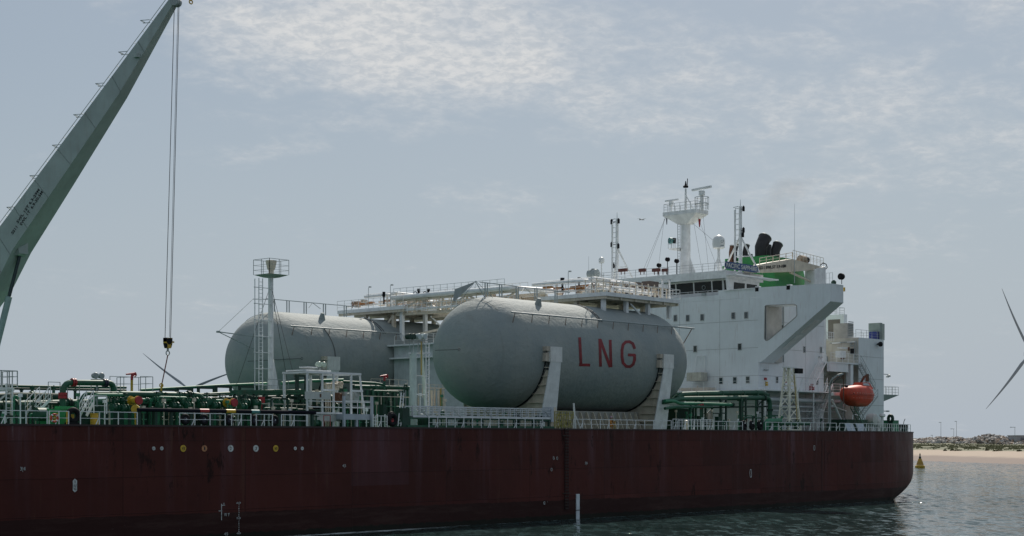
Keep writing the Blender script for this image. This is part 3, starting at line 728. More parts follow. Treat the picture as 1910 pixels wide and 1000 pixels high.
# lower deck platform forward left part seen over the tanks (far wing cab)
m_ = MB(); m_.box((FX+.3, 138.8, 28.4), (FX+4, 142.0, 29.0)); m_.build('far_side_house', whitec, wh)

# name board
c = W(1383, 497, WY0-2.0); a = W(1352.5, 497, WY0-2.0); b_ = W(1414, 497, WY0-2.0)
z1 = W(1352.5, 487, WY0-2.0).z; z0 = W(1352.5, 500.5, WY0-2.0).z; cx = (a.x+b_.x)/2; L_ = b_.x-a.x; Y = WY0-2.0
m_ = MB(); q = .28; x0, x1 = a.x, b_.x
m_.prism([(x0+q,Y,z0),(x1-q,Y,z0),(x1,Y,z0+q),(x1,Y,z1-q),(x1-q,Y,z1),(x0+q,Y,z1),(x0,Y,z1-q),(x0,Y,z0+q)], (0,.08,0)); nb = m_.build('name_board', bluem, wh)
text('ship_name', 'PACIFIC SAPPHIRE', (cx, Y-.02, (z0+z1)/2), XD, ZD, L_*.93, (z1-z0)*.62, mat('name_lettering', (.55,.58,.56), .6), nb, bold=.012)
m_ = MB()
for f in (.1, .5, .9): m_.bar((x0+L_*f, Y+.1, z0+.2), (x0+L_*f, WY0-.5, 29.3), .07)
m_.build('name_board_bracket', whitec, wh)

# funnel
cf = W(1449, 500, 117.4); fx = cf.x; z_t = 33.2
m_ = MB(); m_.hexa([(fx-.4,117.2,26.1),(fx+8.6,117.2,26.1),(fx+8.6,127,26.1),(fx-.4,127,26.1),(fx,117.9,z_t-1.0),(fx+7.4,117.9,z_t-1.0),(fx+7.4,126.3,z_t-1.0),(fx,126.3,z_t-1.0)]); fu = m_.build('funnel', fun, ship)
m_ = MB(); m_.box((fx+.2, 119.0, z_t-1.0), (fx+7, 126, z_t)); m_.build('top_casing', fun, fu)
def exh(pa, pb, Y, r0, r1, m=soot, mouth=True):
    a = W(*pa, Y); b = W(*pb, Y); d = (b-a).normalized(); c = a+V((0,0,(b.z-a.z)*.5)); m_ = MB(); m_.tube([a-V((0,0,.4)), a, c, c.lerp(b,.5)+V((0,0,.05)), b], r0, 18, True, r1); e = m_.build('exhaust_pipe', m, fu)
    if mouth:
        k = MB(); k.torus(b, r1, .06, (b-c).normalized(), 20, 6); x = V((1,0,0)); dd = (b-c).normalized(); u1 = dd.cross(V((0,1,0))).normalized(); u2 = dd.cross(u1)
        for i in range(-3, 4):
            w_ = (r1*r1-(i*r1/3.5)**2)**.5; k.bar(b+dd*.02+u1*(i*r1/3.5)-u2*w_, b+dd*.02+u1*(i*r1/3.5)+u2*w_, .04); k.bar(b+dd*.02+u2*(i*r1/3.5)-u1*w_, b+dd*.02+u2*(i*r1/3.5)+u1*w_, .04)
        k.build('spark_grid', grey, e)
exh((1419,480),(1427,443.5), 122.5, .78, .92); exh((1446,482),(1451,456), 121, .62, .70); exh((1433,480),(1434,457), 123.5, .42, .40, mouth=False)
exh((1364,484),(1366,459), 124.8, .34, .34, brown); exh((1371,484),(1374,456), 124.2, .3, .32); exh((1390,484),(1393,457.5), 123.5, .36, .40); exh((1401,480),(1401,474), 125, .22, .22, mouth=False); exh((1395,480),(1395,475), 125, .18, .18, mouth=False)

# aft casing (right part of the house)
m_ = MB(); zc = W(1640, 633, HYW).z; xe = XP(1649, HYW); xr = XP(1602, HYW)
m_.box((xr, HYW+.05, 9), (xe, 141, zc)); cas = m_.build('engine_casing', housew, ship)
yb_ = 115.2; m_ = MB(); m_.box((BX+.003, 119.2, 9), (xr-.003, 140, zc-.3)); m_.build('connecting_wall', housew, cas)
MB().box((xr-.03, HYW+.06, 9.01), (xr-.002, 119.1, zc-.01)).build('casing_front', mat('casing_bounce_cream', (.54,.52,.46), .6, rust=.3, grime=.25), cas)  # cream slab colour carries the light bounced onto the casing front
m_ = MB()
for z in (12.8, 16.5, 19.6): m_.cbox(((xr+xe)/2, HYW+.045, z), (xe-xr-.04, .03, .045))
m_.build('plate_seam', MATS['seam_grey'], cas)
# boxes on the casing roof
def fbox(pl, pf, ps, yt, Y, m, nm, par=cas, zb=None):      # front face pl..pf, side face pf..ps
    q = W(pf, yt, Y); yl = WX(pl, yt, q.x).y; x1 = W(ps, yt, Y).x; zb = zc if zb is None else zb; m_ = MB(); m_.box((q.x, Y, zb), (x1, yl, q.z)); return m_.build(nm, m, par), q, yl, x1
uh, q, yl, x1 = fbox(1538, 1574, 1580, 586, 116.5, housew, 'upper_house')
MB().box((q.x-.04, 117.1, zc+.05), (q.x-.003, yl-.6, q.z-.7)).build('louvre_panel', mat('louvre_grey', (.16,.14,.12), .6), cas)
eb, q, yl, x1 = fbox(1554.5, 1580, 1592, 602.5, 113.5, mat('box_beige_grey', (.40,.39,.36), .6), 'equipment_box')
m_ = MB()
for i in range(9): m_.box((q.x+.35, 113.45, zc+.3+i*.24), (x1-.08, 113.497, zc+.42+i*.24))
m_.build('louvre_slats', mat('louvre_blue_grey', (.14,.17,.18), .5), eb)
lk, q, yl, x1 = fbox(1620, 1641.5, 1646, 602, 112.0, mat('locker_grey_green', (.25,.31,.29), .55), 'equipment_box')
fbox(1645, 1648, 1650, 604, 112.1, grey, 'equipment_box')
MB().box((q.x-.45, 112.15, zc), (q.x-.003, 113.5, zc+1.15)).build('blue_locker', mat('blue_locker_paint', (.008,.025,.20), .4), cas)
m_ = MB(); m_.rail([(xr-.5, HYW+.2, zc), (xe-.1, HYW+.2, zc), (xe-.1, 118, zc)], 1.1, 1.5, (1., .66, .33), .05); m_.build('casing_rail', grey, cas)
m_ = MB(); zt = W(1560, 586, 116.5).z; xa = XP(1546, 116.5); m_.rail([(xa, 117, zt), (XP(1575,117), 117, zt), (XP(1575,117), 122, zt)], 1.1, 1.3, (1., .66, .33), .05); m_.build('house_top_rail', grey, cas)
m_ = MB(); q = W(1541, 619, 113.6); m_.rail([(q.x, 113.6, q.z-1.2), (XP(1555,113.6), 113.6, q.z-1.2)], 1.2, .55, (1., .5), .08); m_.build('short_rail', whitec, cas)
# platform deck at y 675 with rails, supports curved below
zp = W(1580, 677, 111).z
m_ = MB(); m_.box((BX+.01, 110.6, zp-.18), (XP(1614, 110.6), yb_+2, zp)); m_.build('boat_deck_platform', housew, cas)
m_ = MB(); m_.box((BX+.01, 110.7, zp-1.3), (BX+4.8, 111.2, zp-.19)); m_.box((XP(1583,111), 110.7, 9), (XP(1588,111), 111.4, zp-.2)); m_.build('platform_girder', housew, cas)
m_ = MB(); m_.rail([(BX+.2, 110.7, zp), (XP(1613, 110.7), 110.7, zp)], 1.25, 1.5, (1., .66, .33), .06); m_.build('boat_deck_rail', whitec, cas)
m_ = MB(); p = W(1568, 661, 112); m_.cbox(p, (1.4,.8,.9)); m_.cbox(p+V((.5,0,.9)), (1.6,.7,.15)); m_.build('deck_locker', whitec, cas)
# pipes and boxes on the recessed wall
m_ = MB()
for a, b in (((1548,640),(1597,637)),((1597,637),(1599,665)),((1594,637),(1594,672))): m_.tube([WX(*a, xr-.2), WX(*b, xr-.2)], .07, 6)
m_.build('wall_pipe', grey, cas)
for px, py, w_, h_ in ((1587,641,.3,.3),(1583,651,.2,.5),(1590,655,.6,.7),(1589,645,.5,.15),(1571,667,.5,.5),(1542,671,.3,.9)):
    p = WX(px, py, xr-.12); m_ = MB(); m_.cbox(p, (.15, w_, h_)); m_.build('wall_fitting', random.choice([black, grey, brown]), cas)
m_ = MB(); 
for q in ((1560,640),(1588,638)): p = WX(*q, xr-.3); m_.cbox(p, (.25,1.3,.14))
m_.build('strip_lamp', whitec, cas)
# aft platform with its rail, horn, floodlight
zq = W(1660, 737, 113).z; x0 = xe+.01; x1 = XP(1677.5, 111.9)
m_ = MB(); m_.hexa([(x0,112.4,zq-1.1),(x0+.6,112.4,zq-1.1),(x0+.6,118,zq-1.1),(x0,118,zq-1.1),(x0,111.9,zq),(x1,111.9,zq),(x1,118,zq),(x0,118,zq)]); m_.build('aft_platform', grey, cas)
m_ = MB(); m_.rail([(x0,112,zq),(x1-.1,112,zq),(x1-.1,117.8,zq)], 1.15, 1., (1., .66, .33), .055); m_.build('aft_platform_rail', grey, cas)
m_ = MB(); p = W(1641, 642, HYW-.4); m_.lathe(p, [(.12,-.5),(.14,-.1),(.34,.1),(.36,.25)], 12, 'X'); m_.bar(p, (p.x, HYW+.05, p.z), .12); m_.build('horn', black, cas)
m_ = MB(); p = W(1654, 701, 112.5); m_.bar((xe,p.y,p.z+.2), p+V((.5,0,.2)), .1); m_.lathe(p+V((.2,0,-.25)), [(.22,0),(.18,.25),(.05,.35)], 12); m_.lathe(p+V((.7,0,-.15)), [(.22,0),(.18,.25),(.05,.35)], 12); m_.build('deck_lamp', grey, cas)
m_ = MB(); p = W(1652, 767, 112.5); m_.bar((xe,p.y,p.z), p+V((.7,0,0)), .12); m_.cbox(p+V((.6,0,0)), (.5,.3,.2)); m_.build('deck_lamp', grey, cas)
# stairs on the aft side
def stair(pa, pb, Y, w_=.75, m=grey, nm='stairway', par=cas):
    m_ = MB(); m_.stairs(W(*pa, Y), W(*pb, Y), (0,1,0), w_); return m_.build(nm, m, par)
stair((1628,727),(1601,676), 110.6); stair((1605,776),(1633,739), 110.4); stair((1512,722),(1537,675), 110.8, par=sup, m=whitec); stair((1521,800),(1548,718), 108.6, par=sup, m=whitec); stair((1505,800),(1527,750), 109.4, par=sup, m=grey)
# first tier deck along the house side: rails, girders, pipes
zt1 = W(1450, 705, 108).z - 1.5
zt1 = W(1450, 727, 108).z
m_ = MB(); m_.box((FX-4.5, 107.9, zt1-.15), (BX, HYW-.003, zt1)); m_.box((FX-4.5, HYW, zt1-.15), (FX-.003, HYE, zt1)); m_.build('poop_gallery', whitec, sup)
m_ = MB(); m_.rail([(FX-4.4, 128, zt1), (FX-4.4, 108, zt1), (BX-.2, 108, zt1)], 1.1, 1.8, (1., .66, .33), .05); m_.build('gallery_rail', whitec, sup)
m_ = MB()
for i in range(6): x = FX-4+i*3.8; m_.bar((x, 108.1, 9), (x, 108.1, zt1-.16), .13)
for yy in (114, 120, 126): m_.bar((FX-4.2, yy, 9), (FX-4.2, yy, zt1-.16), .16)
each(m_, 'gallery_post', whitec, sup)
m_ = MB(); za = zt1-1.2
m_.tube([(FX-4, 108.8, za), (BX-1, 108.8, za)], .28, 12); m_.tube([(FX-4, 109.2, za-.8), (BX-1, 109.2, za-.8)], .15, 8); m_.bar((FX-4, 108.2, za-1.4), (BX-.5, 108.2, za-1.4), .1); m_.bar((FX-4, 108.2, za-2.3), (BX-.5, 108.2, za-2.3), .1); m_.build('gallery_pipe', mat('pale_grey_pipe', (.48,.51,.52), .4), sup)
# small fittings on the front and side walls
for px, py, X_, m0, w_, h_ in ((1428, 727-20, 0, red, .34, .34), (1430, 716, 0, yellow, .3, .5), (1429, 690, 0, grey, .9, .12), (1469, 692, 0, grey, .9, .12), (1463, 710, 0, grey, .15, 1.6), (1466, 712, 0, red, .12, .3), (1531, 576+90, 0, grey, .9, .1), (1512, 722, 0, red, .25, .8), (1517, 722, 0, red, .22, .8)):
    p = W(px, py, HYW-.12); b = MB(); b.cbox(p, (w_, .22, h_)); b.build('wall_fitting', m0, sup)
# rusty workshop box and hanging frame on the front wall
p = WX(1300, 703, FX-.9); b = MB(); b.cbox(p, (1.4, 2.3, 1.1)); bx = b.build('rusty_locker', mat('rusty_cream_paint', (.50,.49,.42), .6, rust=1., grime=.5, scale=2), sup)
b = MB(); q0 = WX(1299, 664, FX-.2); q1 = WX(1315, 664, FX-.2); b.bar(q0, q1, .08); b.bar(q1, WX(1315, 694, FX-.2), .08); b.bar(q0, WX(1294, 694, FX-.5), .05); b.build('hanging_frame', whitec, sup)
b = MB(); b.cbox(WX(1301, 727, FX-2), (2, 4.5, .5)); b.bar(WX(1301,720,FX-2), WX(1303,735,FX-2), .1); b.build('pipe_bench', beige, sup)
# windowsills lamp etc above
for px, py in ((1415, 539), (1473.5, 535.5)):
    p = WX(px, py, FX+.4); b = MB(); b.cbox(p+V((-.25,0,-.1)), (.35,.5,.5)); b.k = 1; b.cbox(p+V((-.1,0,.25)), (.5,.55,.12)); b.build('floodlight', [black, whitec], sup)
p = WX(1313, 549, FX-.2); b = MB(); b.cbox(p, (.4,.5,.35)); b.build('floodlight', grey, sup)

# stern deck gear
p = gun(1568); b = MB(); p = W(1573, 795, 106); b.box((p.x, 105.5, 9), (p.x+5.5, 108, 10.6)); b.build('winch_house', greend, ship)
for px, py, Yq, r in ((1626, 783, 106.5, .85), (1637, 790, 106.2, .6)):
    p = W(px, py, Yq); b = MB(); b.lathe(p, [(r*.3,-r*.9),(r*.9,-r*.7),(r,0),(r*.9,r*.6),(r*.2,r*.95)], 16, 'Y'); b.bar(p, (p.x, p.y, 9), .5); b.build('covered_winch', mat('canvas_white', (.55,.55,.53), .8), ship)
b = MB(); p = W(1646, 778, 107); b.tube([(p.x,p.y,9),p], .15, 10); b.lathe(p, [(.3,0),(.42,.15),(.35,.4),(.05,.5)], 14); b.build('mushroom_vent', whitec, ship)
b = MB(); p = W(1661, 781, 108); b.torus(p, .45, .22, V((1,-.4,0))); b.bar(p-V((0,0,.5)), (p.x,p.y,9), .5); b.build('fairlead', greend, ship)
b = MB(); p = W(1668, 784, 108); b.box((p.x-1.0, 108, 9), (p.x+1.3, 110, p.z)); b.build('green_locker', greenl, ship)
b = MB(); p = W(1685, 792, 109.5); b.box((p.x-.4, 109.2, 9), (p.x+.7, 110, p.z)); b.tube([p, p+V((.2,0,.5)), p+V((.5,0,.8))], .05, 6); b.build('stern_locker', black, ship)
for px in (1591, 1611):
    p = W(px, 797, 103.2); b = MB(); b.hexa([p+V((-1,0,-.8)), p+V((1,0,-.8)), p+V((1,.1,-.8)), p+V((-1,.1,-.8)), p+V((-1.2,.5,.5)), p+V((.8,.5,.5)), p+V((.8,.6,.5)), p+V((-1.2,.6,.5))]); b.build('sloping_cover', mat('pale_blue_panel', (.42,.48,.55), .4), ship)
# ================================================================ gas tanks
TR, TZ = 5.8, 16.85
def surf(Yc, X, ang, off=0., x0=120.6, x1=145.5):      # point on the tank skin; ang from the near side upward
    if X < x0: k = max(0, 1-((x0-X)/TR)**2)**.5
    elif X > x1: k = max(0, 1-((X-x1)/TR)**2)**.5
    else: k = 1
    r = TR*k+off; return V((X, Yc-r*math.cos(ang), TZ+r*math.sin(ang)))
def hit(px, py, Yc):
    r = (px-955)/F_PX; D = FW+RT*r+V((0,0,(821-py)/F_PX)); dy, dz = D.y, D.z; oy, oz = -Yc, EYE-TZ
    a = dy*dy+dz*dz; b = 2*(oy*dy+oz*dz); c = oy*oy+oz*oz-TR*TR; q = b*b-4*a*c
    t = (-b-max(q,0)**.5)/(2*a); p = D*t+V((0,0,EYE)); return p.x, math.atan2(p.z-TZ, Yc-p.y)
def tank(Yc, x0, x1, label, lettering):
    t = T('gas_tank', label, 'gas tank', ((x0+x1)/2, Yc, TZ-TR), 'cylindrical gas tanks on deck')
    prof = []
    for i in range(17): a = math.pi/2*i/16; prof.append((max(.02, TR*math.sin(a)), -TR*math.cos(a)))
    n = 14; prof += [(TR, (x1-x0)*i/n) for i in range(1, n)]
    for i in range(17): a = math.pi/2*i/16; prof.append((max(.02, TR*math.cos(a)), x1-x0+TR*math.sin(a)))
    MB().lathe((x0, Yc, TZ), prof, 72, 'X').build('shell', foam, t)
    m_ = MB()
    for X in (x0+12.7, x0+13.05): 
        m_.tube([surf(Yc, X, rad(a), .03, x0, x1) for a in range(40, 241, 5)], .055, 6, False)
    m_.build('strap', mat('strap_dark', (.10,.11,.11), .6), t)
    # spray pipe along the shoulder
    z_ = 3.85; m_ = MB(); yy = Yc-4.85; xa = x0-2.0; xb = x1+4.6
    m_.tube([(xa, yy, TZ+z_), (xb, yy, TZ+z_)], .085, 8)
    m_.build('spray_pipe', grey, t)
    m_ = MB()
    for i in range(11):
        X = xa+.3+i*(x1-xa-.3)/10; a = surf(Yc, X, rad(30), -.05, x0, x1); m_.bar(a, (X+.3, yy, TZ+z_), .06); pass
    for X, Zb in ((xb-.4, TZ+1.6),): m_.bar((X, yy, TZ+z_), surf(Yc, x1+3.0, rad(25), 0, x0, x1), .08)
    each(m_, 'pipe_bracket', mat('pipe_bracket_brown', (.20,.15,.12), .7, rust=.5), t)
    # small nozzle cone on the shoulder
    a = surf(Yc, x0+4.6, rad(62), -.1, x0, x1); MB().tube([a, a+V((-.1,-.25,.75))], .42, 12, True, .2).build('nozzle', foam, t)
    # pipes on the front dome
    def dpt(phi, th, off=.05):      # sphere: th from the pole of the dome
        r = TR+off; return V((x0-r*math.cos(th), Yc-r*math.sin(th)*math.cos(phi), TZ+r*math.sin(th)*math.sin(phi)))
    m_ = MB(); m_.tube([dpt(rad(90-(i*8)), rad(66), .06) for i in range(-5, 6)], .022, 6, False)
    m_.build('dome_line', mat('dome_line_grey', (.17,.19,.18), .7), t)
    # top walkway line posts and wire
    m_ = MB(); zt = TZ+TR
    for X in (x0-.6, x0-.25, x0+1.6, x0+1.95, x0+4.2, x0+4.55, x0+7.2, x0+7.55, x0+10.5, x0+10.85): m_.bar((X, Yc, zt-.15), (X, Yc, zt+1.4), .09)
    m_.bar((x0-1.4, Yc, zt+1.42), (x0+13, Yc, zt+1.35), .075); m_.bar((x0+5.5, Yc, zt+1.4), (x0+4.4, Yc-.6, zt+.7), .05); m_.bar((x0+5.5, Yc, zt+1.4), (x0+7, Yc+.3, zt+.8), .05)
    m_.build('top_lifeline', grey, t)
    if lettering:
        m_ = MB()
        def stroke(P_, wpx=5.2):
            for (ax, ay), (bx, by) in zip(P_, P_[1:]):
                L_ = math.hypot(bx-ax, by-ay); n_ = max(1, int(L_/4)); nx, ny = -(by-ay)/L_*wpx/2, (bx-ax)/L_*wpx/2; ex, ey = (bx-ax)/L_*1.0, (by-ay)/L_*1.0
                for i in range(n_):
                    q = []
                    for f, s_ in ((i/n_, -1), (i/n_, 1), ((i+1)/n_, 1), ((i+1)/n_, -1)):
                        e = -1 if (i == 0 and f == 0) else (1 if f == 1 else 0)
                        X, an = hit(ax+(bx-ax)*f+nx*s_+ex*e, ay+(by-ay)*f+ny*s_+ey*e, Yc); q.append(surf(Yc, X, an, .022, x0, x1))
                    m_.add(q, [(0,1,2,3)])
        stroke([(1081,630.5),(1083.5,679.5)]); stroke([(1081,680.5),(1099.5,681)]); m_.build('letter', redtext, t); m_ = MB()
        stroke([(1118.5,633),(1120,683)]); stroke([(1119.5,634),(1137.5,684)]); stroke([(1138,635),(1139.5,684)]); m_.build('letter', redtext, t); m_ = MB()
        stroke([(1183.5,650),(1180,641),(1174,637.5),(1167,638),(1162,643),(1160,653),(1160,666),(1162,677),(1168,683.5),(1175,684),(1181,679.5),(1183.5,671),(1183.5,662.5)]); stroke([(1184,662.5),(1172,662)]); m_.build('letter', redtext, t)
    return t
YN, YF = 111.0, 142.2
tn = tank(YN, 120.6, 145.5, 'near grey foam covered gas tank with red LNG lettering on its side', True)
xf = W(515, 700, YF).x
tf = tank(YF, xf, xf+24.9, 'far grey gas tank behind the white floodlight mast, without lettering', False)
# fin and stays over the near tank, pipe ends
m_ = MB(); a = V((118.6, YN, TZ+TR+1.5)); m_.prism([a+V((0,0,-.05)), a+V((-1.9,1.1,-.9)), a+V((-2.1,1.2,-2.1)), a+V((-1.9,1.1,-2.1))], (.02,.06,0)); m_.build('wind_fin', grey, tn)
m_ = MB(); m_.tube([a, a+V((-2.6,-.1,-2.3))], .03, 5); m_.tube([a, a+V((.6,-1.8,-1.8))], .025, 5); m_.tube([a+V((0,0,-.1)), surf(YN, 119, rad(80))], .05, 5); m_.build('stay_wire', grey, tn)
zf = TZ+TR+1.4; m_ = MB(); p = W(407, 619, YF-3.5); q = W(472, 558, YF); m_.tube([p, q], .03, 5); m_.bar(p, surf(YF, xf-4.2, rad(38), 0, xf, xf+24.9), .1); m_.bar(p, surf(YF, xf-5.0, rad(20), 0, xf, xf+24.9), .07); m_.cbox(p, (.3,.3,.2)); m_.bar(q, (xf-.5, YF, zf), .08); m_.build('stay_wire', grey, tf)
for Yc_, p0, p1, tt in ((YN, (812,653.5), (855,652), tn), (YF, (462,674), (562,668.5), tf)):
    x0_ = 120.6 if tt is tn else xf
    # horizontal pipe standing off the dome
    m_ = MB(); A, B_ = W(*p0, Yc_-5.95+ (3.2 if tt is tn else 2.6)), W(*p1, Yc_-6.0); m_.tube([A, B_], .04, 6); m_.torus(B_+V((.1,0,0)), .13, .035, V((0,1,0)), 12, 5); m_.build('sampling_pipe', mat('strap_dark', (.1,.1,.1)), tt)
m_ = MB(); m_.tube([surf(YF, xf+3.4+.5*math.sin(a*.05), rad(42-a), .05, xf, xf+24.9) for a in range(0, 80, 5)], .05, 6); m_.build('drain_pipe', mat('strap_dark', (.1,.1,.1)), tf)

def cradle(X, Yc, label):
    t = T('tank_cradle', label, 'tank cradle', (X, Yc, 9), 'cradles under the gas tanks'); m_ = MB()
    def prof(top, bot, r_):
        outer = [(Yc-6.35, TZ+top), (Yc-6.25, TZ-1.3), (Yc-5.1, 9.0)]
        arc = []
        for a in range(2, 91, 8): arc.append((Yc-r_*math.cos(rad(a)), TZ-r_*math.sin(rad(a))))
        return outer, arc
    outer, arc = prof(-1.0, 0, TR+.12)
    arc = [p for p in arc if p[1] < TZ-1.35]
    half_ = [(Yc-6.25, TZ-1.3), (Yc-5.05, 9.0)]
    left = half_ + [(2*Yc-y, z) for y, z in half_[::-1]]
    up = arc; up2 = [(2*Yc-y, z) for y, z in up[::-1]]
    poly = left + up2[::-1][::-1] if False else None
    # web in strips so that every face stays convex
    ys = [p for p in up] + [p for p in up2]
    for sg in (1, -1):
        for (ya, za), (yb, zb) in zip(up, up[1:]):
            def lowy(y, z): return z
            ga = max(9.0, 9.0) ; 
            A = [(ya, za), (yb, zb)]
            m_.prism([(X-.75, Yc+sg*(ya-Yc), 9.0 if ya > Yc-5.05 else 9.0), (X-.75, Yc+sg*(yb-Yc), 9.0), (X-.75, Yc+sg*(yb-Yc), zb), (X-.75, Yc+sg*(ya-Yc), za)] if ya > Yc-5.06 else
                     [(X-.75, Yc+sg*(-5.05+ (-6.25+5.05)*(za-9)/(TZ-1.3-9)), za), (X-.75, Yc+sg*(-5.05+(-6.25+5.05)*(zb-9)/(TZ-1.3-9)), zb), (X-.75, Yc+sg*(yb-Yc), zb), (X-.75, Yc+sg*(ya-Yc), za)] , (1.5,0,0))
    m_.build('web', cream, t, smooth=.2)
    # lower wedge closing the web below the first arc point that lies inside
    m_ = MB(); ai = next(p for p in up if p[0] > Yc-5.06); prev = up[up.index(ai)-1]; zb = prev[1]; zc_ = ai[1]
    for sg in (1, -1):
        yo = lambda z: Yc+sg*(-5.05+(-1.2)*(z-9)/(TZ-1.3-9))
        # fills between the slanted outer edge and the column of strips, from the deck up to the arc
        m_.prism([(X-.745, yo(9.0), 9.0), (X-.745, Yc+sg*(ai[0]-Yc), 9.0), (X-.745, Yc+sg*(ai[0]-Yc), zc_), (X-.745, yo(zc_), zc_)], (1.49,0,0))
    m_.build('web_foot', cream, t, smooth=.2)
    for sg in (1, -1):      # outer flange, slanted and widening to the foot
        m_ = MB(); ft = V((X, Yc+sg*-6.3, TZ-1.0)); fb = V((X, Yc+sg*-5.1, 9.0)); y1, y2 = ft.y, fb.y; d_ = -.12*sg
        m_.hexa([(X-1.25, y2, 9.0), (X+1.25, y2, 9.0), (X+1.25, y2+d_, 9.0), (X-1.25, y2+d_, 9.0), (X-.8, y1, ft.z), (X+.8, y1, ft.z), (X+.8, y1+d_, ft.z), (X-.8, y1+d_, ft.z)])
        m_.build('flange', whitec, t)
        m_ = MB(); n_ = 7
        for i in range(n_):
            z = 9.9+i*(TZ-1.6-9.9)/(n_-1); yo = -5.05-1.2*(z-9)/(TZ-1.3-9); dz = TZ-z; yi = -((TR+.12)**2-dz*dz)**.5 if dz < TR else 0; yi = max(yi, -9); w_ = min(2.2, abs(yo-yi)) if dz < TR else 2.2
            m_.box((X-1.0+.0, Yc+sg*(yo+.02), z), (X-.755, Yc+sg*(yo+w_), z+.07))
        m_.build('stiffener', cream, t)
        m_ = MB(); yo = Yc+sg*-6.45; yi = Yc+sg*-5.6
        m_.box((X-.85, yo, TZ-1.0), (X+.95, Yc+sg*-5.95, TZ+.55)); m_.build('head_plate', white, t)
        m_ = MB(); m_.box((X-1.35, Yc+sg*-6.2, TZ-.95), (X-.86, Yc+sg*-5.3, TZ-.1)); m_.box((X-1.35, Yc+sg*-6.3, TZ+.1), (X-.86, Yc+sg*-5.5, TZ+.55)); m_.build('stopper', beige, t)
    m_ = MB(); m_.tube([(X-.9, Yc-(TR+.03)*math.cos(rad(a)), TZ-(TR+.03)*math.sin(rad(a))) for a in range(4, 177, 6)], .07, 6); m_.build('sealing_strip', black, t)
    return t
cradle(123.7, YN, 'white steel cradle under the front end of the near tank, left of the red letters')
cradle(143.0, YN, 'white steel cradle under the rear end of the near tank, right of the red letters')
cradle(xf+3.1, YF, 'cradle of the far tank, mostly hidden behind the white frame hut')
cradle(xf+22.4, YF, 'rear cradle of the far tank hidden behind the white house')
# skirt wall under the near tank (long box girder between the cradles)
t = T('tank_foundation', 'low grey ribbed foundation wall under the near tank between its cradles', 'foundation', (133.5, YN, 9))
MB().box((124.5, 108.2, 9), (142.2, 113.5, 11.02)).build('wall', mat('foundation_grey', (.33,.33,.30), .6, rust=.4, grime=.4), t)
m_ = MB()
for i in range(16): X = 125.3+i*1.08; m_.prism([(X, 108.2, 9), (X, 107.2, 9), (X, 108.0, 10.9), (X, 108.2, 10.9)], (.1,0,0))
each(m_, 'rib', cream, t)

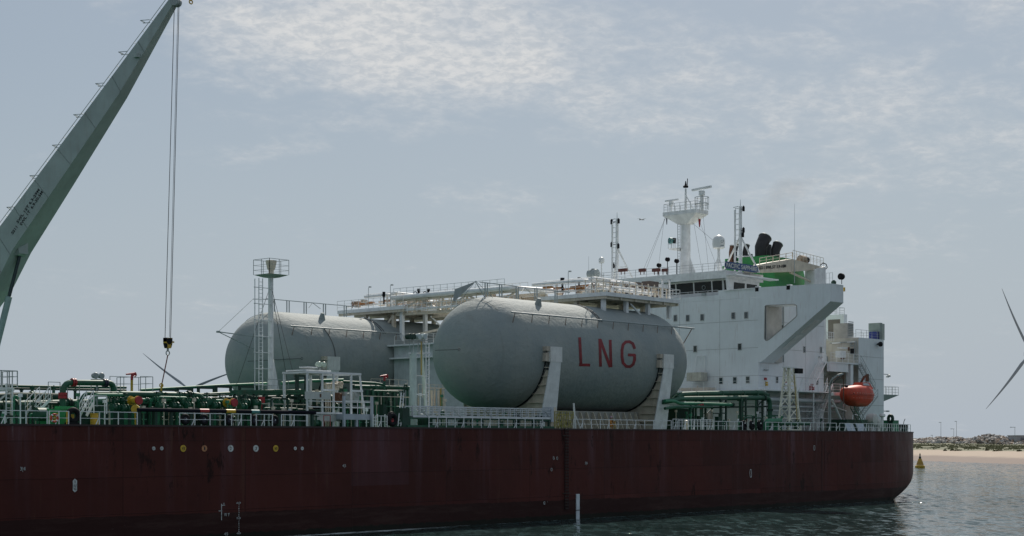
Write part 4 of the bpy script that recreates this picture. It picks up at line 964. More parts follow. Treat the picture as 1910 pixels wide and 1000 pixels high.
# --- top platforms with their piping
def platform(X0, X1, Y0, Y1, Z, label, top, near):
    t = T('tank_platform', label, 'platform', ((X0+X1)/2, (Y0+Y1)/2, Z), 'piping platforms over the tanks')
    MB().box((X0, Y0, Z-.42), (X1, Y1, Z)).build('deck', whitec, t)
    m_ = MB()
    for i in range(6): x = X0+.2+i*(X1-X0-.4)/5; m_.box((x-.08, Y0+.1, Z-.72), (x+.08, Y1-.1, Z-.425))
    m_.box((X0+.1, Y0+.3, Z-.72), (X1-.1, Y0+.5, Z-.43)); m_.box((X0+.1, (Y0+Y1)/2-.1, Z-.7), (X1-.1, (Y0+Y1)/2+.1, Z-.43)); m_.build('beam', cream, t)
    for i in range(4):
        for yq in (Y0+.9, top+1.5):
            x = X0+.7+i*(X1-X0-1.6)/3; dz = max(0, TR*TR-(yq-top)**2)**.5; m_ = MB(); m_.box((x-.21, yq-.21, TZ+dz-.3), (x+.21, yq+.21, Z-.425)); m_.build('column', whitec if yq < top else cream, t)
    m_ = MB(); m_.bar((X0+5.5, Y0+.9, Z-.9), (X0+8.6, Y0+.4, TZ+3.95), .16); m_.build('brace', whitec, t)
    m_ = MB(); m_.rail([(X0, Y1, Z), (X0, Y0, Z), (X1, Y0, Z), (X1, Y1, Z)], 1.15, 1.35, (1., .66, .33), .06); m_.build('guard_rail', whitec, t)
    # white pipes running across and along at head height
    m_ = MB(); r1 = .19
    m_.pipe([(X0+.5, Y1-(-1 if near else 4.5), Z+1.5), (X0+.5, Y0+3.5, Z+1.5), (X0+5, Y0+2.0, Z+1.45)], .19, .6); m_.pipe([(X0+1.3, Y1-(0 if near else 4), Z+1.75), (X0+1.3, Y0+2.6, Z+1.75), (X0+9, Y0+2.6, Z+1.6), (X0+9, Y0+2.6, Z+.2)], .17)
    m_.pipe([(X0+1.6, Y1, Z+.6), (X0+1.6, Y0+1.9, Z+.6), (X0+11, Y0+1.9, Z+.6)], .14); m_.pipe([(X0+2, Y0+4, Z+.2), (X0+2, Y0+4, Z+1.2), (X1-.4, Y0+4, Z+1.2), (X1-.4, Y0+4, Z)], .2)
    m_.pipe([(X0+2.6, Y0+1.2, Z), (X0+2.6, Y0+1.2, Z+.8), (X0+6.6, Y0+1.2, Z+.8), (X0+6.6, Y0+1.2, Z)], .11); m_.build('white_pipe', whitec, t)
    m_ = MB()
    for i in range(16):
        x = X0+.6+random.random()*(X1-X0-1.4); y = Y0+1.2+random.random()*(Y1-Y0-2); m_.cbox((x, y, Z+random.uniform(.4, 1.1)), (random.uniform(.3, .8), random.uniform(.3, .7), random.uniform(.3, .8)))
    each(m_, 'valve_gear', beige, t)
    for i in range(14):
        m_ = MB(); x = X0+.6+random.random()*(X1-X0-1.4); y = Y0+1.+random.random()*(Y1-Y0-2); c = V((x, y, Z+random.uniform(.5, 1.3))); m_.torus(c, .2, .04, V((.2,1,0)), 12, 5); m_.bar(c, c+V((0,0,-.5)), .07); m_.build('hand_wheel', brown, t)
    m_ = MB()
    for i in range(8): x = X0+.3+random.random()*4.; m_.cbox((x, Y0+4+random.random()*5, Z+random.uniform(.7,1.1)), (.5,1.2,.22))
    each(m_, 'pipe_clamp', foamr, t)
    m_ = MB()
    for i in range(12):
        x = X0+.4+i*(X1-X0-.8)/11; m_.bar((x, Y0+1.6, Z), (x, Y0+1.6, Z+1.65), .1); m_.bar((x, Y0+3.2, Z), (x, Y0+3.2, Z+1.5), .1)
    m_.bar((X0+.4, Y0+1.6, Z+1.3), (X1-.4, Y0+1.6, Z+1.3), .1); m_.build('pipe_support', cream, t)
    for fx_ in (.12, .45):
        m_ = MB(); x = X0+(X1-X0)*fx_*0+.2; y = Y0+(Y1-Y0)*fx_+1; m_.tube([(x,y,Z), (x,y,Z+2.5), (x+.1,y-.1,Z+2.62)], .035, 5); m_.cbox((x+.15,y-.12,Z+2.62), (.25,.25,.14)); m_.build('work_lamp', grey, t)
    return t
p1 = platform(135.9, 149.6, 107.8, 117.8, 24.05, 'white railed platform with pipes and valves above the near tank', YN, True)
p2 = platform(xf+14.8, xf+28.2, 136.5, 148.2, 24.0, 'white railed platform with pipes and valves above the far tank', YF, False)
# two brown louvred boxes, small davit and gantry on the near platform
for px0, px1, yb_ in ((1187, 1204, 542), (1212, 1229, 540)):
    a, b = W(px0, yb_, 114), W(px1, yb_-14, 114); m_ = MB(); m_.box((a.x, 114, 24.06), (b.x, 115.2, b.z)); m_.build('brown_cabinet', mat('brown_louvre', (.16,.12,.10), .6), p1)
m_ = MB(); a = W(1249, 560, 109); z = W(1249, 522, 109).z
for dx in (0, -1.4): m_.bar((a.x+dx, 109, 24.05), (a.x+dx, 109, z), .16)
m_.bar((a.x-1.9, 109, z), (a.x+.1, 109, z), .16); m_.cbox((a.x-1.2, 109, 25.6), (1.2,.5,.4)); m_.build('gantry_frame', whitec, p1)
def vent(px, yb, yt, Yq, m0, par, nm='vent_pipe', r=.12):
    a, b = W(px, yb, Yq), W(px, yt, Yq); m_ = MB(); m_.tube([a, b], r, 8); m_.tube([b-V((0,0,.5)), b+V((0,0,.1))], r*2, 10); m_.bar(b+V((-.35,0,-.3)), b+V((.1,0,-.3)), .1); m_.build(nm, m0, par)
vent(1049, 542, 520, 115, black, p1); vent(1080, 540, 519, 113, black, p1, r=.09); vent(716, 568, 546, 138, black, p2, r=.09)
m_ = MB(); m_.tube([W(1038, 542, 116), W(1038, 530, 116), W(1041, 524, 116), W(1047, 526, 116)], .16, 8); m_.build('gooseneck', whitec, p1)
# crossover structure between the tanks: cream truss + white house
t = T('tank_connection_house', 'white windowless house with two ledges standing between the two tanks', 'house', (136, 126, 9))
HX = 131.5; hy1 = WX(735, 700, HX).y; hz = WX(780, 643, HX).z
MB().box((HX, 118.6, 9), (141, hy1, hz)).build('wall', mat('house_pale', (.55,.60,.60), .5, rust=.2, grime=.2), t)
m_ = MB()
for z in (hz+.02, WX(780, 667, HX).z): m_.box((HX-.7, 118.5, z-.1), (HX+(.3 if z > hz else -.003), hy1+.5, z+.08))
m_.build('ledge', whitec, t)
m_ = MB(); m_.rail([(HX+.1, 118.6, hz+.1), (HX+.1, hy1, hz+.1)], 1.1, 1.6, (1.,.5), .055); m_.build('roof_rail', white, t)
t = T('crossover_truss', 'cream steel truss carrying pipes from the far tank to the near tank', 'truss', (134, 126, 19))
m_ = MB(); A = lambda px, py, X=HX+2.5: WX(px, py, X)
tpz = A(800, 556).z; bz = A(800, 583).z; xq = HX+2.5; yl, yr = WX(740, 580, xq).y, 119.
for X in (xq, xq+5):
    m_.bar((X, yl, tpz), (X, yr, tpz), .35); m_.bar((X, yl, bz), (X, yr, bz), .3)
    n_ = 5
    for i in range(n_+1):
        y = yl+(yr-yl)*i/n_; m_.bar((X, y, bz), (X, y, tpz), .22)
        if i < n_: m_.bar((X, y, tpz if i % 2 else bz), (X, yl+(yr-yl)*(i+1)/n_, bz if i % 2 else tpz), .2)
m_.build('chord', cream, t)
m_ = MB()
for y in (yl+.5, (yl+yr)/2, yr-1.5):
    m_.box((xq-.2, y-.2, hz+.1), (xq+.2, y+.2, bz)); 
m_.bar((xq, yl+.5, bz), (xq, yl+4, hz+.3), .28); m_.bar((xq, yr-1, bz), (xq, yr-4.5, hz+.3), .28); m_.bar((xq, yl+2, hz+.8), (xq, yr-2, bz-.4), .22); m_.build('leg', cream, t)
m_ = MB(); m_.pipe([(xq-.3, 139, tpz+.35), (xq-.3, 120, tpz+.35), (xq+6, 118.5, tpz+.35)], .28, .8); m_.pipe([(xq+.6, 140, tpz+.3), (xq+.6, 119, tpz+.3)], .2); m_.pipe([(xq-.2, yl, bz+.5), (xq-.2, yr, bz+.5)], .18); m_.build('white_pipe', whitec, t)
m_ = MB()
for i in range(22): m_.cbox((xq+random.uniform(-.2,3), yl+(yr-yl)*random.random(), bz+random.uniform(.2, tpz-bz-.2)), (.6, random.uniform(.3,1.2), random.uniform(.2,.9)))
each(m_, 'valve_gear', beige, t)
for px in (781, 799):
    p = A(px, 552, xq); m_ = MB(); m_.tube([p, p+V((0,0,.7))], .13, 8); m_.tube([p+V((0,0,.55)), p+V((0,0,.85))], .2, 8); m_.torus(p+V((0,.6,.25)), .3, .05, V((1,0,0)), 12, 5); m_.build('relief_vent', black, t)
m_ = MB(); m_.rail([(xq-.5, 138.5, tpz+.6), (xq-.5, 120.5, tpz+.6)], .8, 1.1, (1., .5), .06); m_.rail([(xq+3.5, 138.5, tpz+.3), (xq+3.5, 120.5, tpz+.3)], 1.0, 1.2, (1., .5), .06); m_.rail([(xq-.6, yl, bz+.1), (xq-.6, yr, bz+.1)], 1.0, .8, (1., .66, .33), .07); m_.build('walkway_rail', whitec, t)
m_ = MB()
for k in range(9): y = 121+k*2.0; m_.tube([(xq-.35,y,bz),(xq-.35,y,tpz+.35)], .07, 6)
m_.build('drain_line', cream, t)
MB().box((xq+5.2, 119.2, bz), (xq+5.6, 134, tpz-.2)).build('backing_panel', beige, t)

# ================================================================ main hose crane
CY = 106.6
TIP = W(325, 2, CY); QF = W(-60, 560, 124.); HL = V((TIP.x-QF.x, TIP.y-QF.y, 0)).normalized(); HS = V((-HL.y, HL.x, 0))
if HS.dot(FW) < 0: HS = -HS
def Wp(px, py, off=0.):       # on the upright plane holding the boom, off metres behind its near face
    r = (px-955)/F_PX; D = FW+RT*r+V((0,0,(821-py)/F_PX)); k = (TIP+HS*off).dot(HS)/D.dot(HS); return D*k+V((0,0,EYE))
b0 = Wp(-118, 612, 1.2)
cr = T('hose_crane', 'tall grey green deck crane boom reaching up to the top left with black load lettering', 'crane', (b0.x, b0.y, 9))
secs = []
for (tx, ty), (bx_, by_), w in (((-150,623),(-88,642),2.7),((-60,502),(-14,540),2.7),((0,422),(24,465),2.7),((88,304),(114,333),2.15),((205,147),(221,176),1.4),((317,-4),(324,5),.7)):
    a, b = Wp(tx, ty), Wp(bx_, by_); secs.append([b, b+HS*w, a+HS*w, a])
m_ = MB()
for s0, s1 in zip(secs, secs[1:]): m_.add(s0+s1, [(0,1,5,4),(1,2,6,5),(2,3,7,6),(3,0,4,7)])
m_.add(secs[0], [(0,1,2,3)]); m_.add(secs[-1], [(0,1,2,3)])
bo = m_.build('boom', craneg, cr, smooth=.25)
m_ = MB(); p = Wp(38, 463, 1.2); m_.cbox(p, (.9, .9, 1.0)); m_.cyl(p-HS*.6+V((0,0,-.4)), p+HS*.6+V((0,0,-.4)), .28, 14); m_.build('cylinder_lug', craneg, cr)
p = Wp(38, 472, 1.2); q = Wp(17, 553, 1.2); e = Wp(-30, 740, 1.2)
MB().tube([p, q], .15, 12).build('piston_rod', mat('steel_rod', (.06,.08,.09), .4, .6), cr); MB().tube([q, e], .27, 14).build('hydraulic_cylinder', mat('cylinder_pale_green', (.32,.42,.41), .5), cr)
MB().tube([(b0.x, b0.y, 9), (b0.x, b0.y, b0.z-1)], 1.5, 24).build('pedestal', craneg, cr); MB().box((b0.x-1.8, b0.y-1.6, b0.z-3), (b0.x+1.8, b0.y+1.6, b0.z+.6)).build('slewing_house', craneg, cr)
nrm = (Wp(70,300)-Wp(88,304)); bd = (secs[3][3]-secs[2][3]).normalized(); bu = HS.cross(bd); bu = bu if bu.z > 0 else -bu
m_ = MB(); prev = None; T0, T1 = secs[1][3], secs[-1][3]
def tb(f):
    k = f*4; i = min(int(k), 3); return secs[i+1][3].lerp(secs[i+2][3], k-i)+HS*.25
for i in range(57):
    p = tb(i/56); q = p+bu*.36
    if i % 2 == 0: m_.bar(p, q, .035)
    if prev: m_.bar(prev, q, .04)
    prev = q
m_.build('handrail', grey, cr)
m_ = MB()
for px, py in ((27, 386), (70, 327), (112, 270), (152, 213), (193, 155), (236, 96), (277, 37)):
    p = Wp(px, py, .3); u1 = HL; m_.bar(p-u1*.75, p+u1*.1, .045); m_.bar(p-u1*.75, p-u1*.3+V((0,0,-.26)), .045); m_.bar(p-u1*.5+V((0,0,-.24)), p+u1*.15+V((0,0,-.24)), .045); m_.bar(p-u1*.7, p-u1*.7+HS*.7, .045)
m_.build('rope_guide', grey, cr)
m_ = MB(); p = Wp(256, 104, -.05); m_.cbox(p, (.45,.45,.3)); m_.build('boom_lamp', craneg, cr)
m_ = MB(); c = TIP+HS*.3
for k in (-.35, .1): m_.cyl(c+HS*k, c+HS*(k+.25), .36, 20)
m_.build('sheave', grey, cr)
def ctext(s_, p0, p1, h_):
    a, b = Wp(*p0, -.03), Wp(*p1, -.03); u = (b-a); up_ = HS.cross(u).normalized(); up_ = up_ if up_.z > 0 else -up_
    text('load_lettering', s_, (a+b)/2, u, up_, u.length, h_*.78, txt, bo, depth=.02, bold=.008)
ctext('SWL 15T 6.3-29M', (32, 415.5), (72.5, 353), .30); ctext('SWL 1T  6.9-30.5M', (38, 419.5), (78.5, 357), .30); ctext('SS11', (22, 436), (31, 422.5), .30)
for k in range(1, 9):
    f = k/9*3.9; i = int(f); s0, s1 = secs[i+1] if i < 4 else secs[-2], secs[min(i+2, 5)]; q = f-i; m_ = MB(); A = s0[0].lerp(s1[0], q)-HS*.008; B_ = s0[3].lerp(s1[3], q)-HS*.008; m_.bar(A, B_, .035); m_.build('weld_seam', mat('boom_seam', (.20,.24,.22), .6), bo)
# hoist ropes, hook block, sling
t = T('hook_block', 'yellow and black crane hook block hanging on two wire falls', 'hook block', W(313, 650, CY-.6))
r0 = W(330, 6, CY); m_ = MB(); hb = W(313, 640, CY-.5)
for dx, t0 in ((-.27, -.35), (.27, .30)): m_.tube([r0+V((t0*.7,0,0)), hb+V((dx, 0, .42))], .028, 5)
m_.tube([r0+V((.1,0,0)), hb+V((.3, .2, .5))], .018, 5)
m_.build('wire_fall', wire, t)
m_ = MB(); m_.prism([hb+V((-.3,-.2,.42)), hb+V((.3,-.2,.42)), hb+V((.3,-.2,0)), hb+V((.17,-.2,-.42)), hb+V((-.17,-.2,-.42)), hb+V((-.3,-.2,0))], (0,.4,0)); m_.cbox(hb+V((.48,0,.1)), (.2,.15,.12)); m_.build('cheek_plates', yellow, t)
m_ = MB(); m_.cyl(hb+V((0,-.23,.15)), hb+V((0,.23,.15)), .26, 16); 
for a in (-1, 1): m_.prism([hb+V((a*.3,-.22,.42)), hb+V((a*.18,-.22,.42)), hb+V((a*.3,-.22,.1))], (0,.44,0)); m_.prism([hb+V((a*.3,-.22,-.02)), hb+V((a*.2,-.22,-.1)), hb+V((a*.18,-.22,-.40))], (0,.44,0))
m_.build('hazard_marking', black, t)
m_ = MB(); hk = hb+V((0,0,-.42)); m_.bar(hk, hk+V((0,0,-.2)), .12); m_.torus(hk+V((0,0,-.38)), .17, .05, V((0,1,0)), 14, 6); m_.build('hook', grey, t)
a = hk+V((0,0,-.55)); e = W(300, 722, CY-1)
m_ = MB(); m_.tube([a, W(302, 716, CY-1)], .045, 6); m_.build('lifting_sling', mat('red_brown_sling', (.15,.03,.02), .7), None, label='thin red sling hanging from the crane hook to the green pipe', category='sling')
m_ = MB(); m_.tube([W(302, 716, CY-1), W(300, 735, CY-1)], .07, 6); m_.torus(W(301, 719, CY-1), .16, .04); m_.build('shackle', yellow, None, label='yellow shackle at the lower end of the red sling', category='shackle')
p = W(356, -2, CY); m_ = MB(); m_.tube([p+V((0,0,1)), p], .02, 5); m_.torus(p+V((0,0,-.25)), .16, .05); m_.cbox(p, (.14,.14,.35)); m_.build('auxiliary_hook', yellow, None, label='small yellow auxiliary hook hanging right of the crane tip', category='hook')

# ================================================================ masts
def polemast():
    Y = 112.; b = W(505, 735, Y); t = T('floodlight_mast', 'tall white deck mast with railed top platform and ladder before the far tank', 'mast', (b.x, Y, 9))
    zt = W(505, 513, Y).z; MB().tube([(b.x, Y, 9), (b.x, Y, zt)], .26, 20, True, .23).build('pole', whitec, t)
    x0, x1 = W(474.5, 513, Y).x, W(542.5, 513, Y).x; w_ = (x1-x0)*.5*.75; c = V((b.x+.05, Y, zt))
    m_ = MB(); R_ = 1.12
    q = [(-R_,-R_),(R_,-R_),(R_,R_),(-R_,R_)]; m_.hexa([(c.x+x*.45, Y+y*.45, zt-.24) for x, y in q]+[(c.x+x, Y+y, zt) for x, y in q]); m_.build('platform', grey, t)
    m_ = MB(); m_.rail([(c.x+x, Y+y, zt) for x, y in q]+[(c.x-R_, Y-R_, zt)], 1.35, .95, (1., .62, .3), .05); m_.build('platform_rail', grey, t)
    m_ = MB(); m_.lathe((c.x, Y, zt), [(.24,0),(.24,.4),(.34,.5),(.48,1.1),(.50,1.3),(.3,1.33)], 18); m_.build('lamp_drum', cream, t)
    m_ = MB(); lx = W(493, 600, Y-.7); m_.ladder((lx.x, Y-.2, 10.5), (lx.x, Y-.2, zt-.4), (1,0,0), .42, .34, .04); m_.build('ladder', whitec, t)
    m_ = MB(); 
    m_.bar((lx.x-.75, Y-.3, 10.5), (lx.x-.75, Y-.3, zt-.5), .06)
    for i in range(8): z = 11.4+i*1.45; m_.bar((lx.x-.85, Y-.3, z), (b.x, Y-.3, z), .06)
    m_.build('safety_cage', whitec, t)
    m_ = MB(); m_.prism([(b.x+.3, Y-.05, 12.2), (b.x+1.0, Y-.05, 12.2), (b.x+.32, Y-.05, 15.2)], (0,.1,0)); m_.build('gusset', whitec, t)
    m_ = MB()
    for px, py, Yq in ((558, 740, 108), (540, 735, 118), (436, 735, 118)): m_.tube([(b.x, Y, zt-.9), W(px, py, Yq)], .022, 5)
    m_.build('stay_wire', wire, t)
    m_ = MB(); m_.rail([(b.x-1.7, Y-1.6, 12.2), (b.x+1.9, Y-1.6, 12.2)], 1.1, 1.2, (1.,.5), .05); m_.build('base_rail', grey, t)
polemast()

def lattice_mast(px, Yq, ytop, ybot, label, right):
    X = 176; b = WX(px, ybot, X); s_ = F_PX/(b.dot(FW)); t = T('signal_mast', label, 'mast', (b.x, b.y, 29.95), 'lattice signal masts on the roof')
    zt = WX(px, ytop, X).z; m_ = MB(); m_.tube([(b.x, b.y, 29.95), (b.x, b.y, zt)], .26, 12, True, .2); m_.build('pole', whitec, t)
    y2 = b.y+.85; m_ = MB(); m_.tube([(b.x, y2, 29.95), (b.x, y2, zt-.4)], .13, 8); m_.tube([(b.x-.4, y2-.35, 29.95), (b.x-.4, y2-.35, zt-.4)], .07, 6)
    n_ = int((zt-30)/.7)
    for i in range(1, n_+1): z = 30+i*.7; m_.bar((b.x, b.y, z), (b.x, y2, z), .08); m_.bar((b.x, y2, z), (b.x-.4, y2-.35, z), .05)
    m_.build('lattice', whitec, t)
    m_ = MB(); zm = 30+(zt-30)*.55; m_.tube([(b.x, b.y, zm), (b.x+1.6, b.y-1.9, 29.95)], .12, 8); m_.tube([(b.x, b.y, zm), (b.x+.4, b.y+(3.2 if right else .9), 29.95)], .12, 8); m_.bar((b.x+.8, b.y-.95, 29.95+(zm-30)*.45), (b.x, b.y+.8, 29.95+(zm-30)*.45), .12); m_.build('strut', whitec, t)
    for k, (dy, z) in enumerate(((-.55, zt-.4), (-.55, zt-3.2), (-.45, zt-3.8)) if right else ((.9, zt-.4), (-.35, zt-.4), (-.3, zt-3.9), (.9, zt-3.6), (.6, zt-6.6))):
        m_ = MB(); m_.tube([(b.x-.1, b.y+dy, z-.3), (b.x-.1, b.y+dy, z+.3)], .17, 10); m_.tube([(b.x-.1, b.y+dy, z+.3), (b.x-.1, b.y+dy, z+.42)], .08, 8); m_.bar((b.x-.1, b.y+dy, z), (b.x, b.y, z), .08); m_.build('signal_lamp', black, t)
    m_ = MB(); m_.tube([(b.x, b.y, zt), (b.x, b.y, zt+.9)], .05, 6, True, .02); m_.bar((b.x-.1, b.y+.25, zt), (b.x, b.y+1.1, zt-.05), .07); m_.build('top_aerial', grey, t)
lattice_mast(1151, 0, 408, 505, 'white lattice signal mast at the left end of the bridge roof', False)
lattice_mast(1381, 0, 385, 492, 'white lattice signal mast just left of the black exhaust pipes', True)

def radar_mast():
    X, Y = 177., 126.2; b = WX(1279, 505, X); Y = b.y; t = T('radar_mast', 'thick white radar mast with flared platform and two scanner bars on the bridge roof', 'radar mast', (X, Y, 29.95))
    Z = lambda py: WX(1279, py, X).z
    MB().tube([(X, Y, 29.95), (X, Y, Z(418))], .68, 24, True, .62).build('column', whitec, t)
    m_ = MB(); m_.hexa([(X-.7,Y-.75,Z(419)),(X+.7,Y-.75,Z(419)),(X+.7,Y+.75,Z(419)),(X-.7,Y+.75,Z(419)),(X-1.4,Y-2.7,Z(402)),(X+1.4,Y-2.7,Z(402)),(X+1.4,Y+2.8,Z(402)),(X-1.4,Y+2.8,Z(402))]); m_.box((X-1.42,Y-2.72,Z(402)+.003),(X+1.42,Y+2.82,Z(395))); m_.build('flared_platform', whitec, t)
    z0 = Z(395); m_ = MB(); m_.rail([(X-1.3,Y-2.6,z0),(X-1.3,Y+2.7,z0),(X+1.3,Y+2.7,z0),(X+1.3,Y-2.6,z0),(X-1.3,Y-2.6,z0)], 1.1, .85, (1.,.66,.33), .05); m_.build('platform_rail', grey, t)
    m_ = MB(); m_.tube([(X,Y,z0),(X,Y,Z(352))], .2, 10, True, .12); m_.bar((X,Y,z0+2.3),(X,Y-1.4,z0), .1); m_.build('top_pole', whitec, t)
    m_ = MB(); c = V((X,Y,Z(350))); m_.lathe(c, [(.35,0),(.38,.2),(.15,.35),(.05,.9)], 10); m_.tube([c+V((0,-.25,.2)), c+V((0,-.3,1.2))], .06, 6); m_.build('top_lamp', black, t)
    # left lower scanner
    p = WX(1252, 374, X); m_ = MB(); m_.tube([(X, p.y, z0), (X, p.y, p.z-.3)], .13, 8); m_.tube([(X, p.y, p.z-.75), (X, p.y, p.z-.15)], .32, 12); m_.build('scanner_pedestal', whitec, t)
    m_ = MB(); a, b_ = WX(1241, 375.5, X), WX(1265, 372, X); m_.bar(a, b_, .22, .2); m_.build('scanner_bar', whitec, t)
    p = WX(1309, 352, X); m_ = MB(); m_.tube([(X, p.y, z0), (X, p.y, p.z-.7)], .24, 10); m_.tube([(X, p.y, p.z-.9), (X, p.y, p.z-.3)], .42, 14); m_.build('scanner_pedestal', whitec, t)
    m_ = MB(); a, b_ = WX(1291, 355, X), WX(1326.5, 348, X); m_.bar(a, b_, .3, .28); m_.build('scanner_bar', whitec, t)
    zr = Z(372); m_ = MB(); m_.torus((X, p.y, zr), .95, .04, V((0,0,1)), 16, 5); m_.torus((X, p.y, zr-.9), .9, .04, V((0,0,1)), 16, 5)
    for i in range(8): a = i*math.pi/4; m_.bar((X+.93*math.cos(a), p.y+.93*math.sin(a), z0), (X+.95*math.cos(a), p.y+.95*math.sin(a), zr), .04)
    m_.build('scanner_rail', grey, t)
    # side platform half way with drum lamp
    zs = Z(462); m_ = MB(); m_.hexa([(X-.5,Y+.7,zs-.45),(X+.5,Y+.7,zs-.45),(X+.5,Y+2.1,zs-.2),(X-.5,Y+2.1,zs-.2),(X-.7,Y+.6,zs),(X+.7,Y+.6,zs),(X+.7,Y+2.5,zs),(X-.7,Y+2.5,zs)]); m_.build('side_platform', whitec, t)
    m_ = MB(); m_.rail([(X-.65,Y+.7,zs),(X-.65,Y+2.45,zs),(X+.65,Y+2.45,zs)], 1.2, .7, (1.,.5), .045); m_.build('side_platform_rail', grey, t)
    p = WX(1248.5, 449, X-.4); m_ = MB(); m_.cyl(p, p+V((.35,-.15,0)), .42, 20); m_.build('suez_lamp', tealm, t)
    m_ = MB(); q = WX(1258, 449, X); m_.cbox(q, (.4,.3,.7)); m_.build('lamp_bracket', black, t)
    m_ = MB(); q = WX(1268, 450, X-.6); m_.ladder((X-.8, q.y, 29.95), (X-.8, q.y, Z(418)), (0,1,0), .4, .35, .035); m_.build('ladder', grey, t)
    m_ = MB(); m_.prism([(X, Y-.7, 29.95), (X, Y-1.9, 29.95), (X, Y-.72, 32.6)], (.1,0,0)); m_.build('gusset', whitec, t)
    m_ = MB()
    for pa, pb in (((1244,400),(1203,508)),((1242,404),(1198,508)),((1240,398),(1228,500)),((1300,400),(1338,500)),((1292,404),(1310,508)),((1311,398),(1322,506)),((1290,415),(1338,455))): m_.tube([WX(*pa, X), WX(*pb, X-1)], .018, 4)
    m_.build('halyard', wire, t)
    m_ = MB()
    for px, pyt, pyb in ((1242, 403, 419),): a, b_ = WX(px, pyt, X-.2), WX(px+1, pyb, X-.2); m_.prism([a, a+V((.0,-.28,0)), b_+V((0,-.1,0)), b_], (.03,.0,0))
    m_.build('signal_flag', MATS['navy_paint'], None, label='small rolled blue and red flag hanging at the left of the radar mast', category='flag')
    m_ = MB(); a, b_ = WX(1302, 408, X-.2), WX(1304, 424, X-.2); m_.prism([a, a+V((0,-.45,-.1)), b_+V((0,-.12,0)), b_], (.03,0,0)); m_.build('signal_flag', red, None, label='dark red flag hanging below the right side of the radar mast platform', category='flag')
radar_mast()
def radome(px, yt, yb, rpx, X, base, label, nm='radome'):
    p = WX(px, (yt+yb)/2, X); s_ = F_PX/p.dot(FW); r = rpx/s_; zt = WX(px, yt, X).z; zb = WX(px, yb, X).z; t = T(nm, label, 'radome', (p.x, p.y, base), 'satellite domes on the roof')
    H = zt-zb; prof = [(r*.75, 0), (r*.95, H*.06), (r, H*.35), (r, H*.55)]+[(r*math.cos(rad(a)), H*.55+H*.45*math.sin(rad(a))) for a in (18,36,54,72,86)]
    MB().lathe((p.x, p.y, zb), prof, 28).build('dome', mat('radome_white', (.70,.72,.71), .35, var=.04), t)
    m_ = MB(); m_.tube([(p.x,p.y,base), (p.x,p.y,zb+.05)], r*.22, 12); 
    for a in range(3): m_.tube([(p.x+r*.9*math.cos(a*2.1+.4), p.y+r*.9*math.sin(a*2.1+.4), base), (p.x, p.y, base+(zb-base)*.75)], r*.1, 6)
    m_.build('pedestal', whitec, t); return t, p, s_
t, p, s_ = radome(1340.5, 438.5, 464, 11.7, 175, 29.95, 'large white satellite dome on a pedestal right of the radar mast')
m_ = MB(); q = WX(1347, 450, 175-.82); m_.torus(q, .17, .045, V((1,.3,0)), 14, 5); m_.cbox(q+V((0,0,-.55)), (.05,.55,.14)); m_.build('maker_emblem', grey, t)
radome(1122, 479.5, 491, 5.4, 176, 29.0, 'small white satellite dome at the far left end of the bridge roof')
# roof clutter: rails boxes, drum, lamps
def simple(nm, label, cat_, m_, mt, **k): return m_.build(nm, mt, None, label=label, category=cat_, **k)
p = WX(1106, 511, 176); m_ = MB(); m_.lathe(p, [(.3,-.9),(.62,-.8),(.68,0),(.62,.7),(.3,.8)], 16, 'Y'); m_.bar(p, (p.x, p.y, 29.0), .5); m_.torus(p, .70, .05, V((0,1,0))); simple('liferaft_canister', 'grey liferaft canister at the far left end of the bridge roof', 'liferaft', m_, grey)
for px, w_, lb in ((1162, 2.2, 'brown searchlight box beside the left lattice mast'), (1198, 1.6, 'single brown box on the roof rail, midway to the radar mast'), (1224, 1.9, 'left one of two brown boxes side by side left of the radar mast'), (1240, 1.3, 'right one of two brown boxes side by side left of the radar mast')):
    p = WX(px, 504, 172.2); m_ = MB(); m_.cbox(p, (.4, w_*.62, .42)); m_.bar(p-V((0,.3,0)), p-V((0,.3,.6)), .08); m_.bar(p+V((0,.3,0)), p+V((0,.3,-.6)), .08); simple('roof_box', lb, 'box', m_, mat('brown_box', (.16,.05,.04), .6), group='brown boxes on the roof rail')
for px, py, lb in ((1229, 495, 'black twin searchlight standing above the pair of brown boxes'), (1245, 484, 'small black lamp on a stalk just left of the radar mast base'), (1262, 487, 'black round lamp on a stalk touching the radar mast base')):
    p = WX(px, py, 174); m_ = MB(); m_.tube([(p.x, p.y, 29.95), p], .06, 6); m_.lathe(p, [(.1,-.3),(.28,-.2),(.3,.2),(.1,.3)], 10, 'X'); simple('search_lamp', lb, 'lamp', m_, black, group='black lamps on the bridge roof')
# whip aerial
a, b_ = W(1482, 528, 113.5), W(1482, 380, 113.5); m_ = MB(); m_.tube([a, a.lerp(b_, .35)], .06, 6, True, .045); m_.tube([a.lerp(b_,.35), b_], .035, 6, True, .015); simple('whip_aerial', 'very tall thin whip aerial rising right of the black exhaust pipes', 'aerial', m_, grey)
p = WX(1098, 520, 176); m_ = MB(); m_.tube([p, p+V((0,0,3.2))], .03, 5, True, .015); simple('whip_aerial', 'short thin whip aerial at the far left end of the bridge roof', 'aerial', m_, grey)
